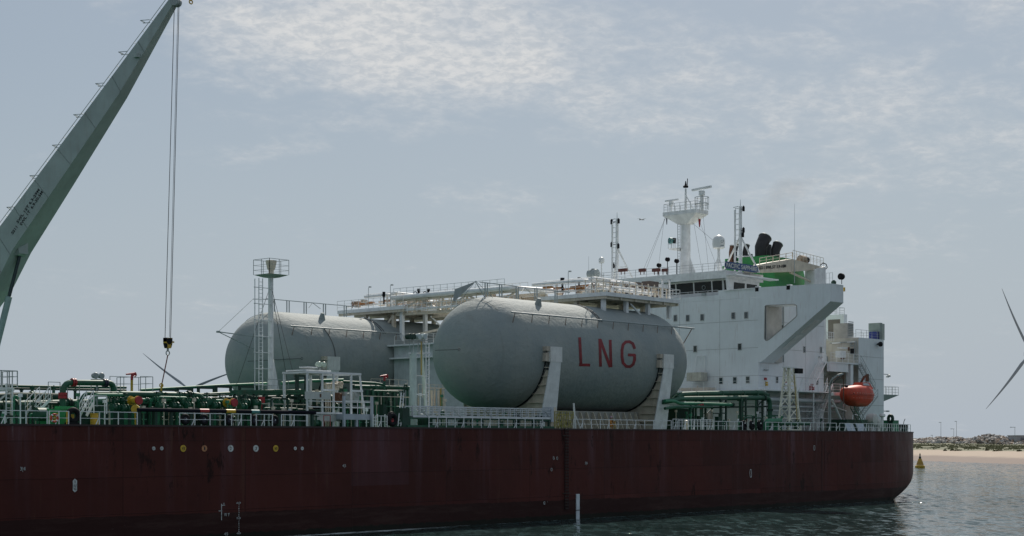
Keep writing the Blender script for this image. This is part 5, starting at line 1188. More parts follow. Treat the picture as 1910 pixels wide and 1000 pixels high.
# provision crane lying behind the wing
Y = 115.6; pc = T('provision_crane', 'cream provision crane with its lettered boom stowed level in front of the green funnel', 'crane', (W(1527, 527, Y).x, Y, 27))
def poly(pp, Yq, th): m_ = MB(); m_.prism([W(px, py, Yq) for px, py in pp], (0, th, 0)); return m_
bm_ = poly([(1400,497),(1440,489),(1478,483),(1492,487),(1538,499),(1530,503),(1478,507),(1400,508.5)], Y, 1.1).build('boom', cream, pc)
c = W(1441.5, 498, Y-.04); text('load_lettering', 'SS11 SWL.5T 3.9-18M', c, (W(1466, 496.2, Y)-W(1416, 500.2, Y)), ZD, (W(1466, 496, Y)-W(1416, 500, Y)).length, .42, txt, bm_, depth=.03, bold=.015)
m_ = poly([(1520,502),(1540,497),(1541,700),(1516,700)], Y-.2, 1.6).build('pedestal', whitec, pc)
m_ = MB(); m_.rail([W(1479, 484, Y+.1), W(1536, 498, Y+.1)], 1.25, .9, (1.,.66,.33), .05); m_.rail([W(1479, 484, Y+1.4), W(1536, 498, Y+1.4)], 1.25, .9, (1.,.5), .05); m_.build('platform_rail', cream, pc)
m_ = MB(); m_.rail([W(1417, 493, Y+.5), W(1478, 482, Y+.5)], .8, 1.6, (1.,.5), .1); m_.build('boom_rail', cream, pc)
m_ = MB(); p = W(1496, 484, Y+.7); m_.lathe(p, [(.4,-.6),(.55,-.5),(.55,.5),(.4,.6)], 14, 'X'); m_.cbox(p+V((0,0,-.3)), (1.8,.8,.5)); m_.build('winch', mat('rusty_beige', (.42,.33,.25), .7, rust=1.), pc); m_ = MB(); m_.lathe(p+V((1.0,0,0)), [(.2,-.3),(.45,-.2),(.45,.3),(.2,.4)], 12, 'X'); m_.build('winch_drum', black, pc)
m_ = MB(); m_.tube([W(1474,508,Y+.4), W(1511,525,Y+.4)], .16, 8); m_.build('luffing_cylinder', cream, pc)
m_ = MB(); m_.tube([W(1530,495,Y), W(1535,490.5,Y), W(1541,493,Y), W(1543,499,Y), W(1540,502,Y)], .07, 6); m_.build('hose', black, pc)
# lights on the wing tip
p = WX(1570, 516, 174); m_ = MB(); m_.tube([(p.x,p.y,27.2), p], .05, 6); m_.lathe(p, [(.15,-.35),(.36,-.2),(.40,.1),(.3,.3)], 14, 'X'); m_.torus(p+V((-.3,0,0)), .36, .06, V((1,0,0)), 14, 5); simple('search_lamp', 'round black searchlight on a post at the outer tip of the bridge wing', 'lamp', m_, black)
p = WX(1555, 525, 174); m_ = MB(); m_.lathe(p+V((0,0,-.35)), [(.3,0),(.33,.3),(.15,.5)], 12); simple('wing_compass', 'small dark green domed compass on top of the wing near its tip', 'compass', m_, greend)
m_ = MB(); m_.rail([WX(1541, 529, 175), WX(1553, 528, 175)], 1.3, .5, (1.,.5), .045); simple('wing_rail', 'short grey rail on the bridge wing behind the green compass', 'rail', m_, grey)
p = W(1574, 540, 101.9); m_ = MB(); m_.cbox(p, (.25,.25,.5)); m_.bar(p, p+V((-.6,.3,0)), .08); simple('side_lamp', 'small yellow lamp bracketed to the outer end of the bridge wing', 'lamp', m_, yellow)
# ================================================================ deck gear
def wp(pts, Y): return [W(a[0], a[1], a[2] if len(a) > 2 else Y) for a in pts]
def pipe_thing(label, pts, Y, rpx, m=green, supports=(), flanges=(), nm='cargo_pipe', cap_=None, bend=None):
    P_ = wp(pts, Y); s_ = S((pts[0][0]+pts[-1][0])/2, Y); r = rpx/s_; c = P_[0].lerp(P_[-1], .5); t = T(nm, label, 'pipe', (c.x, c.y, 9))
    MB().pipe(P_, r, bend or r*2.6, 14).build('pipe', m, t)
    for px, py in supports:
        p = W(px, py, Y); m_ = MB(); m_.bar((p.x, p.y, 9), (p.x, p.y, p.z-r*.5), .18); m_.box((p.x-.14, p.y-r*1.2, p.z-r*1.15), (p.x+.14, p.y+r*1.2, p.z-r*.2)); m_.torus(p, r*1.04, .045, V((1,0,0)), 16, 5); m_.build('pipe_support', m, t)
    for px, py, ax, m2, w_ in flanges:
        p = W(px, py, Y); d = V(ax)*w_/2; m_ = MB(); m_.cyl(p-d*1.0, p-d*.25, r*1.42, 18); m_.cyl(p+d*.25, p+d*1.0, r*1.42, 18); m_.cyl(p-d*.24, p+d*.24, r*1.15, 18)
        for i in range(8):
            a = i*math.pi/4; q = V((0, math.cos(a), math.sin(a))) if abs(ax[0]) > .5 else V((math.cos(a), math.sin(a), 0)) if abs(ax[2]) > .5 else V((math.cos(a), 0, math.sin(a))); m_.bar(p-d*1.15+q*r*1.28, p+d*1.15+q*r*1.28, .06)
        m_.build('flange', m2, t)
    return t
X1_ = (1,0,0); Z1_ = (0,0,1)
pipe_thing('high green deck pipe far behind at the left edge', [(-40,719),(110,722),(235,723)], 119, 2.6, green, [(60,722),(100,722),(180,723)])
pipe_thing('second green deck pipe just below the high one at the left edge', [(-40,724),(235,728)], 121, 2.2, greend, [(40,726),(140,727)])
pipe_thing('thick dark green cargo pipe at the left edge, middle of three', [(-60,742),(-20,741),(46,739),(112,741)], 110, 7.5, greend, [(20,741),(80,741)], [(60,740,X1_,green,.3)])
pipe_thing('thick green cargo pipe at the left edge, lowest of three', [(-60,757),(0,756),(120,753),(162,752)], 108, 8, green, [(5,756),(60,755),(118,753)], [(30,756,X1_,greend,.3),(128,753,X1_,greend,.3)])
pipe_thing('green cargo pipe looping up and over with red and blue flanges', [(117,765),(117,713.5),(212,714.5),(212,742)], 106.5, 5.6, green, (), [(117,738,Z1_,red,.42),(137,713.5,X1_,red,.30),(196,714.5,X1_,navy,.30)], bend=.85)
pipe_thing('green pipe stepping up beside the loop to the valve row', [(141,760),(148,752),(158,734),(222,734)], 105.6, 3.6, green)
pipe_thing('pale green pipe stepping up in front, left of the yellow reducer', [(168,760),(172,748),(178,737),(228,737)], 104.8, 3.4, greenl)
pipe_thing('long thick green header pipe running level under the red sling', [(221,741),(224,735.5),(372,738),(378,748)], 105.5, 6.2, green, [(300,736.5)], [(352,737.5,X1_,greend,.25)])
pipe_thing('rising green pipe carried on frames in front of the far tank', [(262,728),(330,724),(430,718.5),(500,715.5)], 113, 2.8, greenl)
pipe_thing('pale green pipe running behind the white frame hut', [(525,715),(575,711),(640,709)], 112, 3.0, greenl)
pipe_thing('green pipe between mast and hut, lower one', [(372,737),(430,734),(480,731),(560,729)], 110, 3.6, green)
pipe_thing('dark green pipe under the rising pipe', [(380,744),(500,741),(570,740)], 109, 3.2, greend, [(420,743),(520,741)])
pipe_thing('green pipe leading right from the frame hut toward the pillars', [(640,712),(700,715),(716,718)], 110, 2.4, green)
pipe_thing('green pipe below the far tank edge right of the hut', [(655,721),(770,724)], 112, 3.4, green, [(700,722),(760,724)])
pipe_thing('long pale green valve line under the header pipe', [(262,746),(300,746),(425,748)], 104.6, 3.0, greenl, [(280,746),(330,746),(400,747)], [(274,746,X1_,green,.24),(286,746,X1_,green,.24),(322,746,X1_,green,.24),(348,747,X1_,green,.24),(374,747,X1_,green,.24),(398,747,X1_,green,.24)])
# green frames under the rising pipe
def gframe(px, yt, Yq, w_, label):
    a = W(px, yt, Yq); t = T('pipe_portal', label, 'pipe frame', (a.x, Yq, 9), 'green pipe frames'); m_ = MB()
    for dx in (0, w_): m_.bar((a.x+dx, Yq, 9), (a.x+dx, Yq, a.z), .2)
    each(m_, 'post', greend, t); MB().bar((a.x-.1, Yq, a.z+.1), (a.x+w_+.1, Yq, a.z+.1), .22).build('beam', greend, t)
for i, (px, yt, w_) in enumerate(((300,729,1.6),(331,727,1.5),(370,725,1.7),(403,723,1.6),(447,723,2.0))): gframe(px, yt, 112.6, w_, ('first','second','third','fourth','fifth')[i]+' dark green pipe frame from the left under the rising pipe')
# big rack right of the mast
def rack():
    Y0, Y1 = 107.5, 113; t = T('pipe_rack', 'wide dark green pipe rack with many posts between the mast and the white hut', 'pipe rack', (W(510,760,108).x, 110, 9))
    m_ = MB()
    for px in (437, 455, 472, 492, 520, 540, 559, 573):
        for Yq in (Y0, Y1): a = W(px, 735, Yq); m_.bar((a.x, Yq, 9), (a.x, Yq, a.z), .2)
    each(m_, 'post', greend, t); m_ = MB()
    for Yq in (Y0, Y1):
        for y in (730, 735, 749): m_.bar(W(430, y, Yq), W(575, y-1, Yq), .2)
    for px in (437, 472, 520, 559): a, b = W(px, 734, Y0), W(px, 734, Y0); m_.bar(a, (a.x, Y1, a.z), .16)
    m_.build('beam', green, t); m_ = MB(); a, b_ = W(558, 702, 109), W(571, 760, 109)
    for px in (554, 571): m_.bar(W(px, 700, 109), W(px, 790, 109), .26)
    m_.bar(W(551, 700, 109), W(574, 700, 109), .3); m_.build('portal', greend, t)
    m_ = MB(); m_.box((W(527,745,111).x, 110.4, 9), (W(557,745,111).x, 111.5, W(540,733,111).z)); m_.build('green_tank', greend, t)
rack()
# valves: one built, the rest copied
def valve_proto():
    t = T('gate_valve', 'green gate valve with hand wheel on the cargo line', 'valve', (0,0,0), 'green gate valves along the cargo line')
    MB().lathe((0,0,0), [(.32,-.32),(.32,-.24),(.17,-.22),(.24,0),(.17,.22),(.32,.24),(.32,.32)], 14, 'X').build('body', green, t)
    m_ = MB(); m_.lathe((0,0,.15), [(.17,0),(.17,.12),(.07,.14),(.05,.55)], 10); m_.build('stem', green, t)
    m_ = MB(); m_.torus((0,0,.62), .22, .035, Z1_, 14, 5); m_.bar((-.2,0,.62),(.2,0,.62),.04); m_.bar((0,-.2,.62),(0,.2,.62),.04); m_.build('hand_wheel', greend, t); return t
vp = valve_proto(); first = True
spots = [(207,748,105.2),(218,748,105),(232,749,104.9),(292,747,104.6),(309,748,105.2),(335,747,104.6),(344,748,105.3),(361,748,104.6),(386,748,104.6),(410,749,105.2),(446,752,105.),(458,751,104.8),(466,753,105.3),(478,752,104.8),(300,757,103.8),(325,757,104.),(352,757,103.8),(378,757,104),(402,757,103.8),(452,759,103.9),(214,760,104.2),(232,762,104.),(600,760,105),(622,758,105.4),(642,760,105.2),(610,742,106.5),(640,740,106.5),(590,790,103),(655,745,107),(520,752,106),(532,750,106.5)]
for px, py, Yq in spots:
    p = W(px, py, Yq)
    if first: vp.location = p; first = False
    else: dup(vp, p, None)
# manifold ends pointing outboard, yellow reducer and red blind
def mani(px, py, Yend, label, yel=True, rp=.30):
    e = W(px, py, Yend); t = T('manifold_end', label, 'manifold pipe', (e.x, Yend+2, 9), 'manifold ends')
    MB().cyl((e.x, Yend+1.1, e.z), (e.x, Yend+7, e.z), rp*.75, 16).build('pipe', green, t)
    for k in (1.15, 1.5, 3.0, 3.3): MB().cyl((e.x, Yend+k, e.z), (e.x, Yend+k+.1, e.z), rp*1.25, 18).build('flange', green, t)
    MB().lathe((e.x, Yend+.15, e.z), [(rp*1.2,0),(rp*1.2,.1),(rp*.95,.12),(rp*.75,.9),(rp*1.2,.92),(rp*1.2,1.0)], 20, 'Y').build('reducer', yellow if yel else green, t)
    MB().cyl((e.x, Yend, e.z), (e.x, Yend+.14, e.z), rp*1.1, 20).build('blind_flange', red if yel else green, t)
    MB().bar((e.x, Yend+1.3, 9), (e.x, Yend+1.3, e.z-.2), .2).build('support', greend, t)
mani(260, 747, 103.3, 'yellow reducer with red blind flange at the left end of the cargo manifold'); mani(438, 751, 103.3, 'yellow reducer with red blind flange at the right end of the cargo manifold')
for px, lb in ((305, 'first plain green'), (345, 'second plain green'), (392, 'third plain green')): mani(px, 750, 103.9, lb+' manifold end from the left between the two yellow ones', False, .24)
p = W(252.5, 763, 102.7); m_ = MB(); m_.cyl(p-V((.05,.03,0)), p+V((.05,.03,0)), .34, 20); m_.bar(p, (p.x, p.y, 9), .08); simple('yellow_disc', 'tall yellow disc marker at the left end of the black hose rail', 'marker', m_, yellow)
# black hose rail with bands
t = T('hose_rail', 'long black round hose rail with red, yellow and teal bands along the deck edge', 'hose rail', (W(420,768,102.2).x, 102.2, 9)); Yh = 102.1
a, b_ = W(257, 765, Yh), W(588, 771.5, Yh); z = 10.22
MB().cyl((a.x, Yh, z), (b_.x, Yh, z), .15, 16).build('rail', mat('hose_rail_navy', (.010,.011,.018), .85, spec=.1), t)
for p0, p1, m0 in ((372, 389, red), (421, 438, yellow), (468, 483, tealm)): MB().cyl((XP(p0,Yh), Yh, z), (XP(p1,Yh), Yh, z), .158, 16).build('band', m0, t)
for px in (259, 290, 319, 356, 394, 449, 485, 520, 554, 582): x = XP(px, Yh+.1); MB().bar((x, Yh+.1, 9), (x, Yh+.1, z-.1), .22).build('post', greend, t)
for k, (px, lb) in enumerate(((346,'first (leftmost)'),(381,'second'),(428,'third, under the yellow band,'),(475,'fourth, under the teal band,'),(512,'fifth (rightmost)'))):
    x = XP(px, 101.75); t = T('tyre_fender', lb+' black tyre standing under the hose rail', 'tyre', (x, 101.8, 9), 'black tyres along the rail')
    m_ = MB(); m_.torus((x, 101.8, 9.52), .31, .15, V((0,1,0)), 24, 10); m_.build('tyre', black, t)
    m_ = MB(); m_.cyl((x, 101.72, 9.52), (x, 101.95, 9.52), .2, 14); m_.build('hub', navy, t); m_ = MB(); m_.cbox((x+.03, 101.68, 9.55), (.07,.06,.07)); m_.build('hub_bolt', whitec, t)
for px, r, lb in ((731, .50, 'large black tyre hanging by the ladder right of the white hut'),):
    x = XP(px, 101.8); t = T('tyre_fender', lb, 'tyre', (x, 101.8, 9)); m_ = MB(); m_.torus((x, 101.8, 9.72), .42, .22, V((0,1,0)), 24, 10); m_.torus((x, 101.85, 10.0), .3, .16, V((0,1,0)), 20, 8); m_.build('tyre', black, t); MB().cyl((x,101.7,9.65),(x,101.95,9.65),.16,12).build('hub', red, t)
for px, lb in ((1388,'left one'),(1402.5,'middle one'),(1417.5,'right one')):
    x = XP(px, 101.8); t = T('tyre_fender', lb+' of the three black tyres by the rail under the aft pipes', 'tyre', (x, 101.8, 9), 'three black tyres by the aft rail'); m_ = MB(); m_.torus((x, 101.8, 9.5), .26, .2, V((0,1,0)), 20, 8); m_.torus((x, 101.9, 9.85), .2, .14, V((0,1,0)), 20, 8); m_.build('tyre', black, t); MB().cbox((x-.12,101.6,9.85), (.12,.1,.12)).build('hub', whitec, t)
# fairlead ring, winch, lifebuoy, drums, gate
x = XP(138, 102.2); t = T('panama_fairlead', 'big dark oval ring fairlead standing at the deck edge right of the bright green winch', 'fairlead', (x, 102.3, 9)); m_ = MB(); m_.torus((x, 102.3, 9.72), .42, .2, V((0,1,0)), 26, 10); m_.box((x-.6,102.1,9),(x+.6,102.5,9.22)); m_.build('ring', black, t)
x = XP(111, 103.6); t = T('mooring_winch', 'bright green mooring winch behind the lifebuoy at the left', 'winch', (x, 104, 9)); m_ = MB(); m_.box((x-1.0,103.6,9),(x+.9,104.6,10.2)); m_.box((x+.1,103.5,10.2),(x+1.2,104.4,10.42)); m_.build('frame', mat('bright_green_paint', (.02,.30,.09), .4), t); m_ = MB(); m_.cyl((x-1.7,104,9.8),(x-1.0,104,9.8),.5,18); m_.build('drum', green, t); m_ = MB(); m_.box((x-.55,103.3,9.3),(x-.3,103.5,9.9)); m_.box((x+.6,102.9,9),(x+.8,103.2,9.8)); each(m_, 'yellow_bracket', yellow, t)
x = XP(100, 101.5); t = T('lifebuoy', 'orange and white lifebuoy hung on the rail at the left', 'lifebuoy', (x, 101.45, 9.1)); m_ = MB(); m_.torus((x,101.4,9.5), .27, .075, V((0,1,0)), 24, 8); m_.build('ring', orange, t); m_ = MB()
for a in (45,135,225,315): c = V((x+.27*math.cos(rad(a)),101.4,9.5+.27*math.sin(rad(a)))); m_.cyl(c+V((math.sin(rad(a)),0,-math.cos(rad(a))))*.05, c-V((math.sin(rad(a)),0,-math.cos(rad(a))))*.05, .085, 8)
m_.build('white_band', whitec, t)
for px, w_, hh, m0, lb, nm, c_ in ((176,.30,.85,yellow,'yellow bollard post standing behind the rail near the stepped gate','bollard','bollard'),(125,.06,.95,yellow,'thin yellow rail post right of the lifebuoy','marker_post','post'),(1147,.05,.85,yellow,'thin yellow post behind the rail under the near tank','marker_post','post')):
    x = XP(px, 102.2); m_ = MB(); m_.cyl((x,102.2,9),(x,102.2,9+hh),w_,16); m_.cyl((x,102.2,9+hh),(x,102.2,9+hh+.05),w_*1.15,16); simple(nm, lb, c_, m_, m0)
# stairs at the left
def deckstair(pa, pb, Yq, w_, label):
    m_ = MB(); a, b = W(*pa, Yq), W(*pb, Yq); m_.stairs(a, b, (0,1,0), w_); simple('deck_stairs', label, 'stairs', m_, whitec)
deckstair((57,772),(84,745), 106.5, 1.5, 'white inclined deck stairs climbing over the pipes at the left')
deckstair((155,776),(168,752), 103.6, .9, 'short white stairs left of the yellow bollard')
x = XP(175,103.5); m_ = MB(); m_.rail([(x,103.5,9.9),(XP(199,103.5),103.5,9.9)], 1.35, 1.2, (1.,.45), .08); simple('stair_rail', 'tall white handrail at the head of the short stairs', 'rail', m_, whitec)
# white access platform at far left
t = T('access_platform', 'white railed access platform on posts at the left edge', 'platform', (W(10,760,107).x, 107, 9)); zz0 = W(15, 723, 107).z; x0, x1 = XP(-30,107), XP(31,107)
MB().box((x0,106.8,zz0-.25),(x1-.3,109,zz0)).build('platform', white, t); MB().rail([(x0,106.9,zz0),(x1,106.9,zz0),(x1,109,zz0)], 1.25, .7, (1.,.66,.2), .08).build('rail', grey, t)
m_ = MB(); m_.ladder((XP(17,106.7),106.7,9.2),(XP(17,106.7),106.7,zz0+.3),(1,0,0),.5,.34,.05); m_.build('ladder', whitec, t); m_ = MB(); m_.bar((XP(-10,107),107,9),(XP(-10,107),107,zz0),.2); m_.bar((XP(22,108.8),108.8,9),(XP(22,108.8),108.8,zz0),.2); m_.bar((x1-.5,107,zz0-.2),(x1-2,107,zz0-1.4),.12); each(m_, 'post', white, t)
def railthing(px0, px1, py, Yq, h, lb, m0=grey, sp=1.1, bars=(1.,.5), nm='guard_rail', depth=0):
    a, b = W(px0, py, Yq), W(px1, py, Yq); b.z = a.z; pts = [a, b] + ([b+V((0,depth,0))] if depth else []); m_ = MB(); m_.rail(pts, h, sp, bars, .055); m_.bar(a, (a.x,a.y,9), .1); m_.bar(b, (b.x,b.y,9), .1); simple(nm, lb, 'rail', m_, m0)
railthing(90, 112, 742, 107, 1.2, 'white rail behind the left stairs'); railthing(126, 170, 742, 108, 1.2, 'white rail seen through the looped green pipe')
railthing(205, 244, 728, 112, 1.15, 'grey rail left of the red fire monitor', depth=2); railthing(262, 285, 728, 111, 1.15, 'grey rail right of the red fire monitor', sp=.9, depth=3)
railthing(508, 531, 765, 104.5, 1.0, 'short white rail in front of the pipe rack'); railthing(692, 760, 724, 112, .9, 'cream rail below the far tank left of the pillars', cream)
railthing(780, 826, 742, 108, 1.3, 'cream rail behind the gangway left of the near tank', cream, .6)
# fire monitor, lamp pairs
def monitor(px, py, Yq, lb):
    p = W(px, py, Yq); t = T('fire_monitor', lb, 'fire monitor', (p.x, Yq, 9), 'red fire monitors'); MB().cyl((p.x,Yq,9),(p.x,Yq,p.z-.3),.1,10).build('standpipe', yellow if px < 400 else green, t)
    m_ = MB(); m_.pipe([p+V((0,0,-.35)), p+V((0,0,.05)), p+V((.3,0,.15))], .11); m_.tube([p+V((.3,0,.2)), p+V((-.55,0,.1))], .1, 10, True, .06); m_.torus(p+V((.3,0,.1)), .17, .05, X1_, 12, 5); m_.build('nozzle', red, t)
monitor(246, 701, 109, 'red fire monitor on a yellow standpipe above the left header pipe'); monitor(717, 704, 110, 'red fire monitor at the end of the green pipe before the far tank'); monitor(1307, 757, 104.5, 'red fire monitor on a green standpipe before the accommodation')
def lamps(px, py, Yq, zb, lb, m0=greend, n_=2, sp=.55, post=True):
    p = W(px, py, Yq); t = T('floodlight_pair', lb, 'floodlights', (p.x, Yq, zb), 'deck floodlight groups')
    m_ = MB(); 
    if post: m_.bar((p.x,Yq,zb), (p.x,Yq,p.z-.25), .12)
    m_.bar((p.x-sp*n_/2,Yq,p.z-.3), (p.x+sp*n_/2,Yq,p.z-.3), .08); m_.build('bracket', grey, t)
    for i in range(n_):
        c = V((p.x+(i-(n_-1)/2)*sp, Yq, p.z)); m_ = MB(); m_.lathe(c, [(.22,-.3),(.26,-.24),(.2,.1),(.1,.25)], 14, 'Y'); m_.build('lamp', m0 if i < 2 else whitec, t)
lamps(181, 701, 107.5, 10.5, 'pair of dark floodlights on a post above the looped green pipe', grey)
lamps(597, 680, 105.2, 13.2, 'pair of pale floodlights on top of the white frame hut', mat('pale_green_lamp', (.35,.45,.38), .4))
# white frame hut
def hut():
    Y0, Y1 = 103.2, 106.2; t = T('manifold_frame_hut', 'white open steel frame hut with platform beside the manifold', 'frame hut', (W(620,790,104).x, 104.6, 9))
    X = lambda px: XP(px, Y0); zt = W(620, 698, Y0).z; z1 = W(620, 749, Y0).z; z2 = W(620, 773, Y0).z
    m_ = MB()
    for px in (573, 601, 622): m_.bar((X(px),Y0,9),(X(px),Y0,zt),.15)
    m_.bar((X(673)+.4,Y0,z2),(X(671),Y0,zt),.13); m_.bar((X(655),Y0,z2),(X(655),Y0,zt),.15)
    for px in (573, 622, 671): m_.bar((X(px),Y1,9),(X(px),Y1,zt),.18)
    each(m_, 'post', whitec, t); m_ = MB()
    for Yq in (Y0, Y1): m_.bar((X(570),Yq,zt+.1),(X(673),Yq,zt+.1),.17)
    for px in (573, 601, 622, 671): m_.bar((X(px),Y0,zt+.08),(X(px),Y1,zt+.08),.14)
    m_.bar((X(601),Y0-.02,W(620,728,Y0).z),(X(624),Y0-.02,W(620,728,Y0).z),.16); m_.bar((X(655),Y0-.02,W(620,728,Y0).z),(X(676),Y0-.02,W(620,728,Y0).z),.16); m_.build('beam', whitec, t)
    m_ = MB(); 
    for z in (z1, z1-.5): m_.bar((X(573),Y0-.12,z),(X(692),Y0-.12,z),.08)
    m_.bar((X(573),Y0-.12,z2+.1),(X(640),Y0-.12,z2+.1),.14); m_.build('rail', whitec, t)
    MB().box((X(565),Y0-.32,W(590,745,Y0).z),(X(612),Y0-.24,W(590,731,Y0).z)).build('sign_panel', mat('panel_grey_white', (.50,.53,.50), .5, rust=.3), t); MB().cbox((X(593),Y0-.34,W(593,738,Y0).z),(.14,.06,.3)).build('notice', brown, t)
    zb = W(665,783,Y0-1).z; zc_ = W(665,772.5,Y0-1).z; Xa, Xb = XP(640,102.2), XP(692,102.2)
    MB().box((Xa,102.2,zb),(Xb,103.1,zc_)).build('platform_box', mat('blue_grey_panel', (.40,.45,.50), .45, .2), t)
    m_ = MB()
    for x in (Xa, Xb): m_.bar((x,102.1,9.02),(x,102.1,W(665,739,102).z),.2)
    m_.bar(((Xa+Xb)/2,102.3,9.02),((Xa+Xb)/2,102.3,zb),.22); each(m_, 'corner_post', mat('blue_grey_panel', (0,0,0)), t); MB().rail([(Xa,102.15,zc_),(Xb,102.15,zc_)], 1.15, .75, (1.,.6), .06).build('platform_rail', whitec, t)
    m_ = MB(); m_.box((X(586),103.1,W(600,786,103).z),(X(634),103.25,z2)); m_.build('lower_panel', MATS['panel_grey_white'], t)
    m_ = MB(); m_.box((X(576),Y0+.3,zt+.22),(X(622),Y1,zt+.34)); m_.box((X(578),Y0+.4,zt+.5),(X(598),Y0+1.4,zt+.6)); m_.build('roof_grating', whitec, t)
    for px, py, s_, m0 in ((610,755,.5,black),(630,742,.6,brown),(625,720,.5,cream),(633,718,.4,cream),(588,764,.5,black),(645,742,.7,grey),(662,738,.6,grey)):
        p = W(px,py,Y0+1.6); m_ = MB(); m_.cbox(p,(s_,.5,s_*1.5)); m_.torus(p+V((0,-.3,.1)),s_*.4,.05,V((0,1,0)),12,5); m_.build('valve_actuator', m0, t)
    m_ = MB(); 
    for dx in (0,.25,.5): m_.pipe([(X(625)+dx,Y0+1.2,9),(X(625)+dx,Y0+1.2,zt-.8),(X(640)+dx,Y0+1.2,zt-.8),(X(640)+dx,Y0+2.5,zt-.8)], .06)
    m_.build('hose_bundle', cream, t)
    m_ = MB(); m_.rail([(XP(604,101.9),101.9,9.05),(XP(616,101.9),101.9,9.05)], .95, .5, (1.,.5), .06); m_.build('red_gate', red, t)
hut()
# far-tank connection boxes on cradle top visible at px 630
# pillars with floodlights (px 765-805)
t = T('twin_pillar_mast', 'white twin pillar mast with ladder and four floodlights beside the near tank front', 'mast', (XP(780,104.5), 104.5, 9)); Y = 104.6
X = lambda px: XP(px, Y)
MB().tube([(X(770.5),Y,9),(X(770.5),Y,W(770,658,Y).z)], .33, 18).build('pillar', mat('pale_green_white', (.52,.62,.57), .4, grime=.2), t)
a, b_, c = W(796,790,Y+.4), W(793,745,Y+.4), W(786,655,Y+.4); MB().tube([a, b_, c], .2, 12, True, .15).build('pillar', MATS['pale_green_white'], t)
m_ = MB(); m_.tube([W(772,760,Y), W(781,772,Y+.3), W(790,775,Y+.4)], .12, 8); m_.bar(W(770,700,Y), W(797,702,Y+.4), .08); m_.bar(W(770,735,Y), W(797,737,Y+.4), .08); m_.bar(W(762,659,Y), W(802,659,Y), .12); m_.build('brace', whitec, t)
m_ = MB(); m_.ladder(W(797.5,782,Y), W(797.5,640,Y), (1,0,0), .4, .4, .045); m_.build('ladder', whitec, t)
m_ = MB(); 
for px, m0 in ((764,0),(771,0),(780,0),(789,0)): m_.bar(W(px,658,Y), W(px,636,Y), .06)
m_.bar(W(760,635.5,Y), W(806,635.5,Y), .09); m_.build('lamp_frame', grey, t); MB().bar(W(786,700,Y-.2), W(786,637,Y-.2), .1).build('yellow_pipe', mat('ochre_pipe', (.40,.30,.10), .6), t)
for px, m0 in ((761,greend),(768.5,greend),(779,mat('pale_lamp', (.45,.52,.52), .4)),(789,mat('pale_lamp', (0,0,0)))):
    p = W(px, 628, Y); m_ = MB(); m_.lathe(p, [(.26,-.3),(.29,-.22),(.26,.15),(.12,.28)], 14, 'Y'); m_.build('floodlight', m0, t)
# gangway stowed on a green stand
t = T('gangway', 'long grey aluminium gangway stowed level along the deck edge before the near tank', 'gangway', (XP(900,102), 102.2, 9)); Xa, Xb = XP(768,102), XP(1027,102); zg0, zg1 = 10.05, 10.95
m_ = MB()
for Yq in (101.9, 102.9):
    m_.bar((Xa,Yq,zg0),(Xb,Yq,zg0),.12,.2); m_.bar((Xa,Yq,zg1),(Xb,Yq,zg1),.09)
    n_ = 22
    for i in range(n_+1): x = Xa+(Xb-Xa)*i/n_; m_.bar((x,Yq,zg0),(x,Yq,zg1),.07)
    for z in (10.35, 10.6, 10.78): m_.bar((Xa,Yq+.02,z),(Xb,Yq+.02,z),.05)
m_.build('truss', alu, t); MB().box((Xa,101.98,zg0-.06),(Xb,102.82,zg0+.05)).build('walkway', alu, t)
m_ = MB(); m_.box((Xb-.1,101.8,9.7),(Xb+.25,103,11.15)); m_.build('end_frame', mat('blue_grey_panel', (0,0,0)), t)
m_ = MB()
for i in range(5): x = Xa+1+(Xb-Xa-2)*i/4; m_.bar((x,101.85,10.7),(x+.9,101.85,10.0),.06)
m_.build('brace', grey, t)
t = T('gangway_stand', 'green stand of beams and posts under the stowed gangway', 'stand', (XP(900,102), 102.4, 9)); m_ = MB(); m_.bar((Xa-.8,101.75,9.15),(Xb+.2,101.75,9.15),.16,.2); m_.bar((Xa-.8,102,9.88),(Xb+.3,102,9.88),.12,.16); m_.build('beam', green, t)
for i in range(9): x = Xa-.4+(Xb-Xa)*i/8; MB().bar((x,101.9,9),(x,101.9,9.85),.16).build('post', greend, t)
t = T('roller_post', 'dark green box post at the left end of the gangway', 'post', (XP(752,102), 102, 9)); MB().box((XP(748,102),101.8,9),(XP(761,102),102.8,W(752,761,102).z)).build('box', greend, t); m_ = MB(); m_.ladder(W(745,795,101.9), W(751,733,102.8), (1,0,0), .35, .3, .04); m_.build('ladder', whitec, t)
railthing(808, 1010, 803-2, 103.4, 1.15, 'white rail behind the gangway stand', whitec, .8)
# gangway end net frame (yellow), pole, rope ladder
t = T('pilot_station', 'yellow netted boarding frame with rails at the head of the rope ladder', 'boarding frame', (XP(1050,102), 102.3, 9)); m_ = MB(); xa, xb = XP(1033,101.9), XP(1068,101.9)
for i in range(9): x = xa+(xb-xa)*i/8; m_.bar((x,101.8,9.1),(x,101.8,10.75),.05)
for z in (9.3, 9.7, 10.1, 10.45, 10.75): m_.bar((xa,101.8,z),(xb,101.8,z),.05)
for i in range(4): x = xa+(xb-xa)*i/4; m_.bar((x,101.82,9.1),(x+(xb-xa)/4,101.82,10.7),.045)
m_.rail([(xa,102.9,9),(xb,102.9,9)], 1.5, .5, (1.,.66,.33), .06); m_.build('net_frame', mat('faded_yellow', (.36,.32,.08), .7, rust=.4), t)
m_ = MB()
for i in range(10): m_.cbox((xa+(xb-xa)*random.random(),102.3,9.3+random.random()*1.2),(.3,.3,.3))
each(m_, 'bundle', cream, t); MB().box((xa-.3,102,9),(xa+.5,102.8,W(1040,760,102).z)).build('box_post', cream, t)
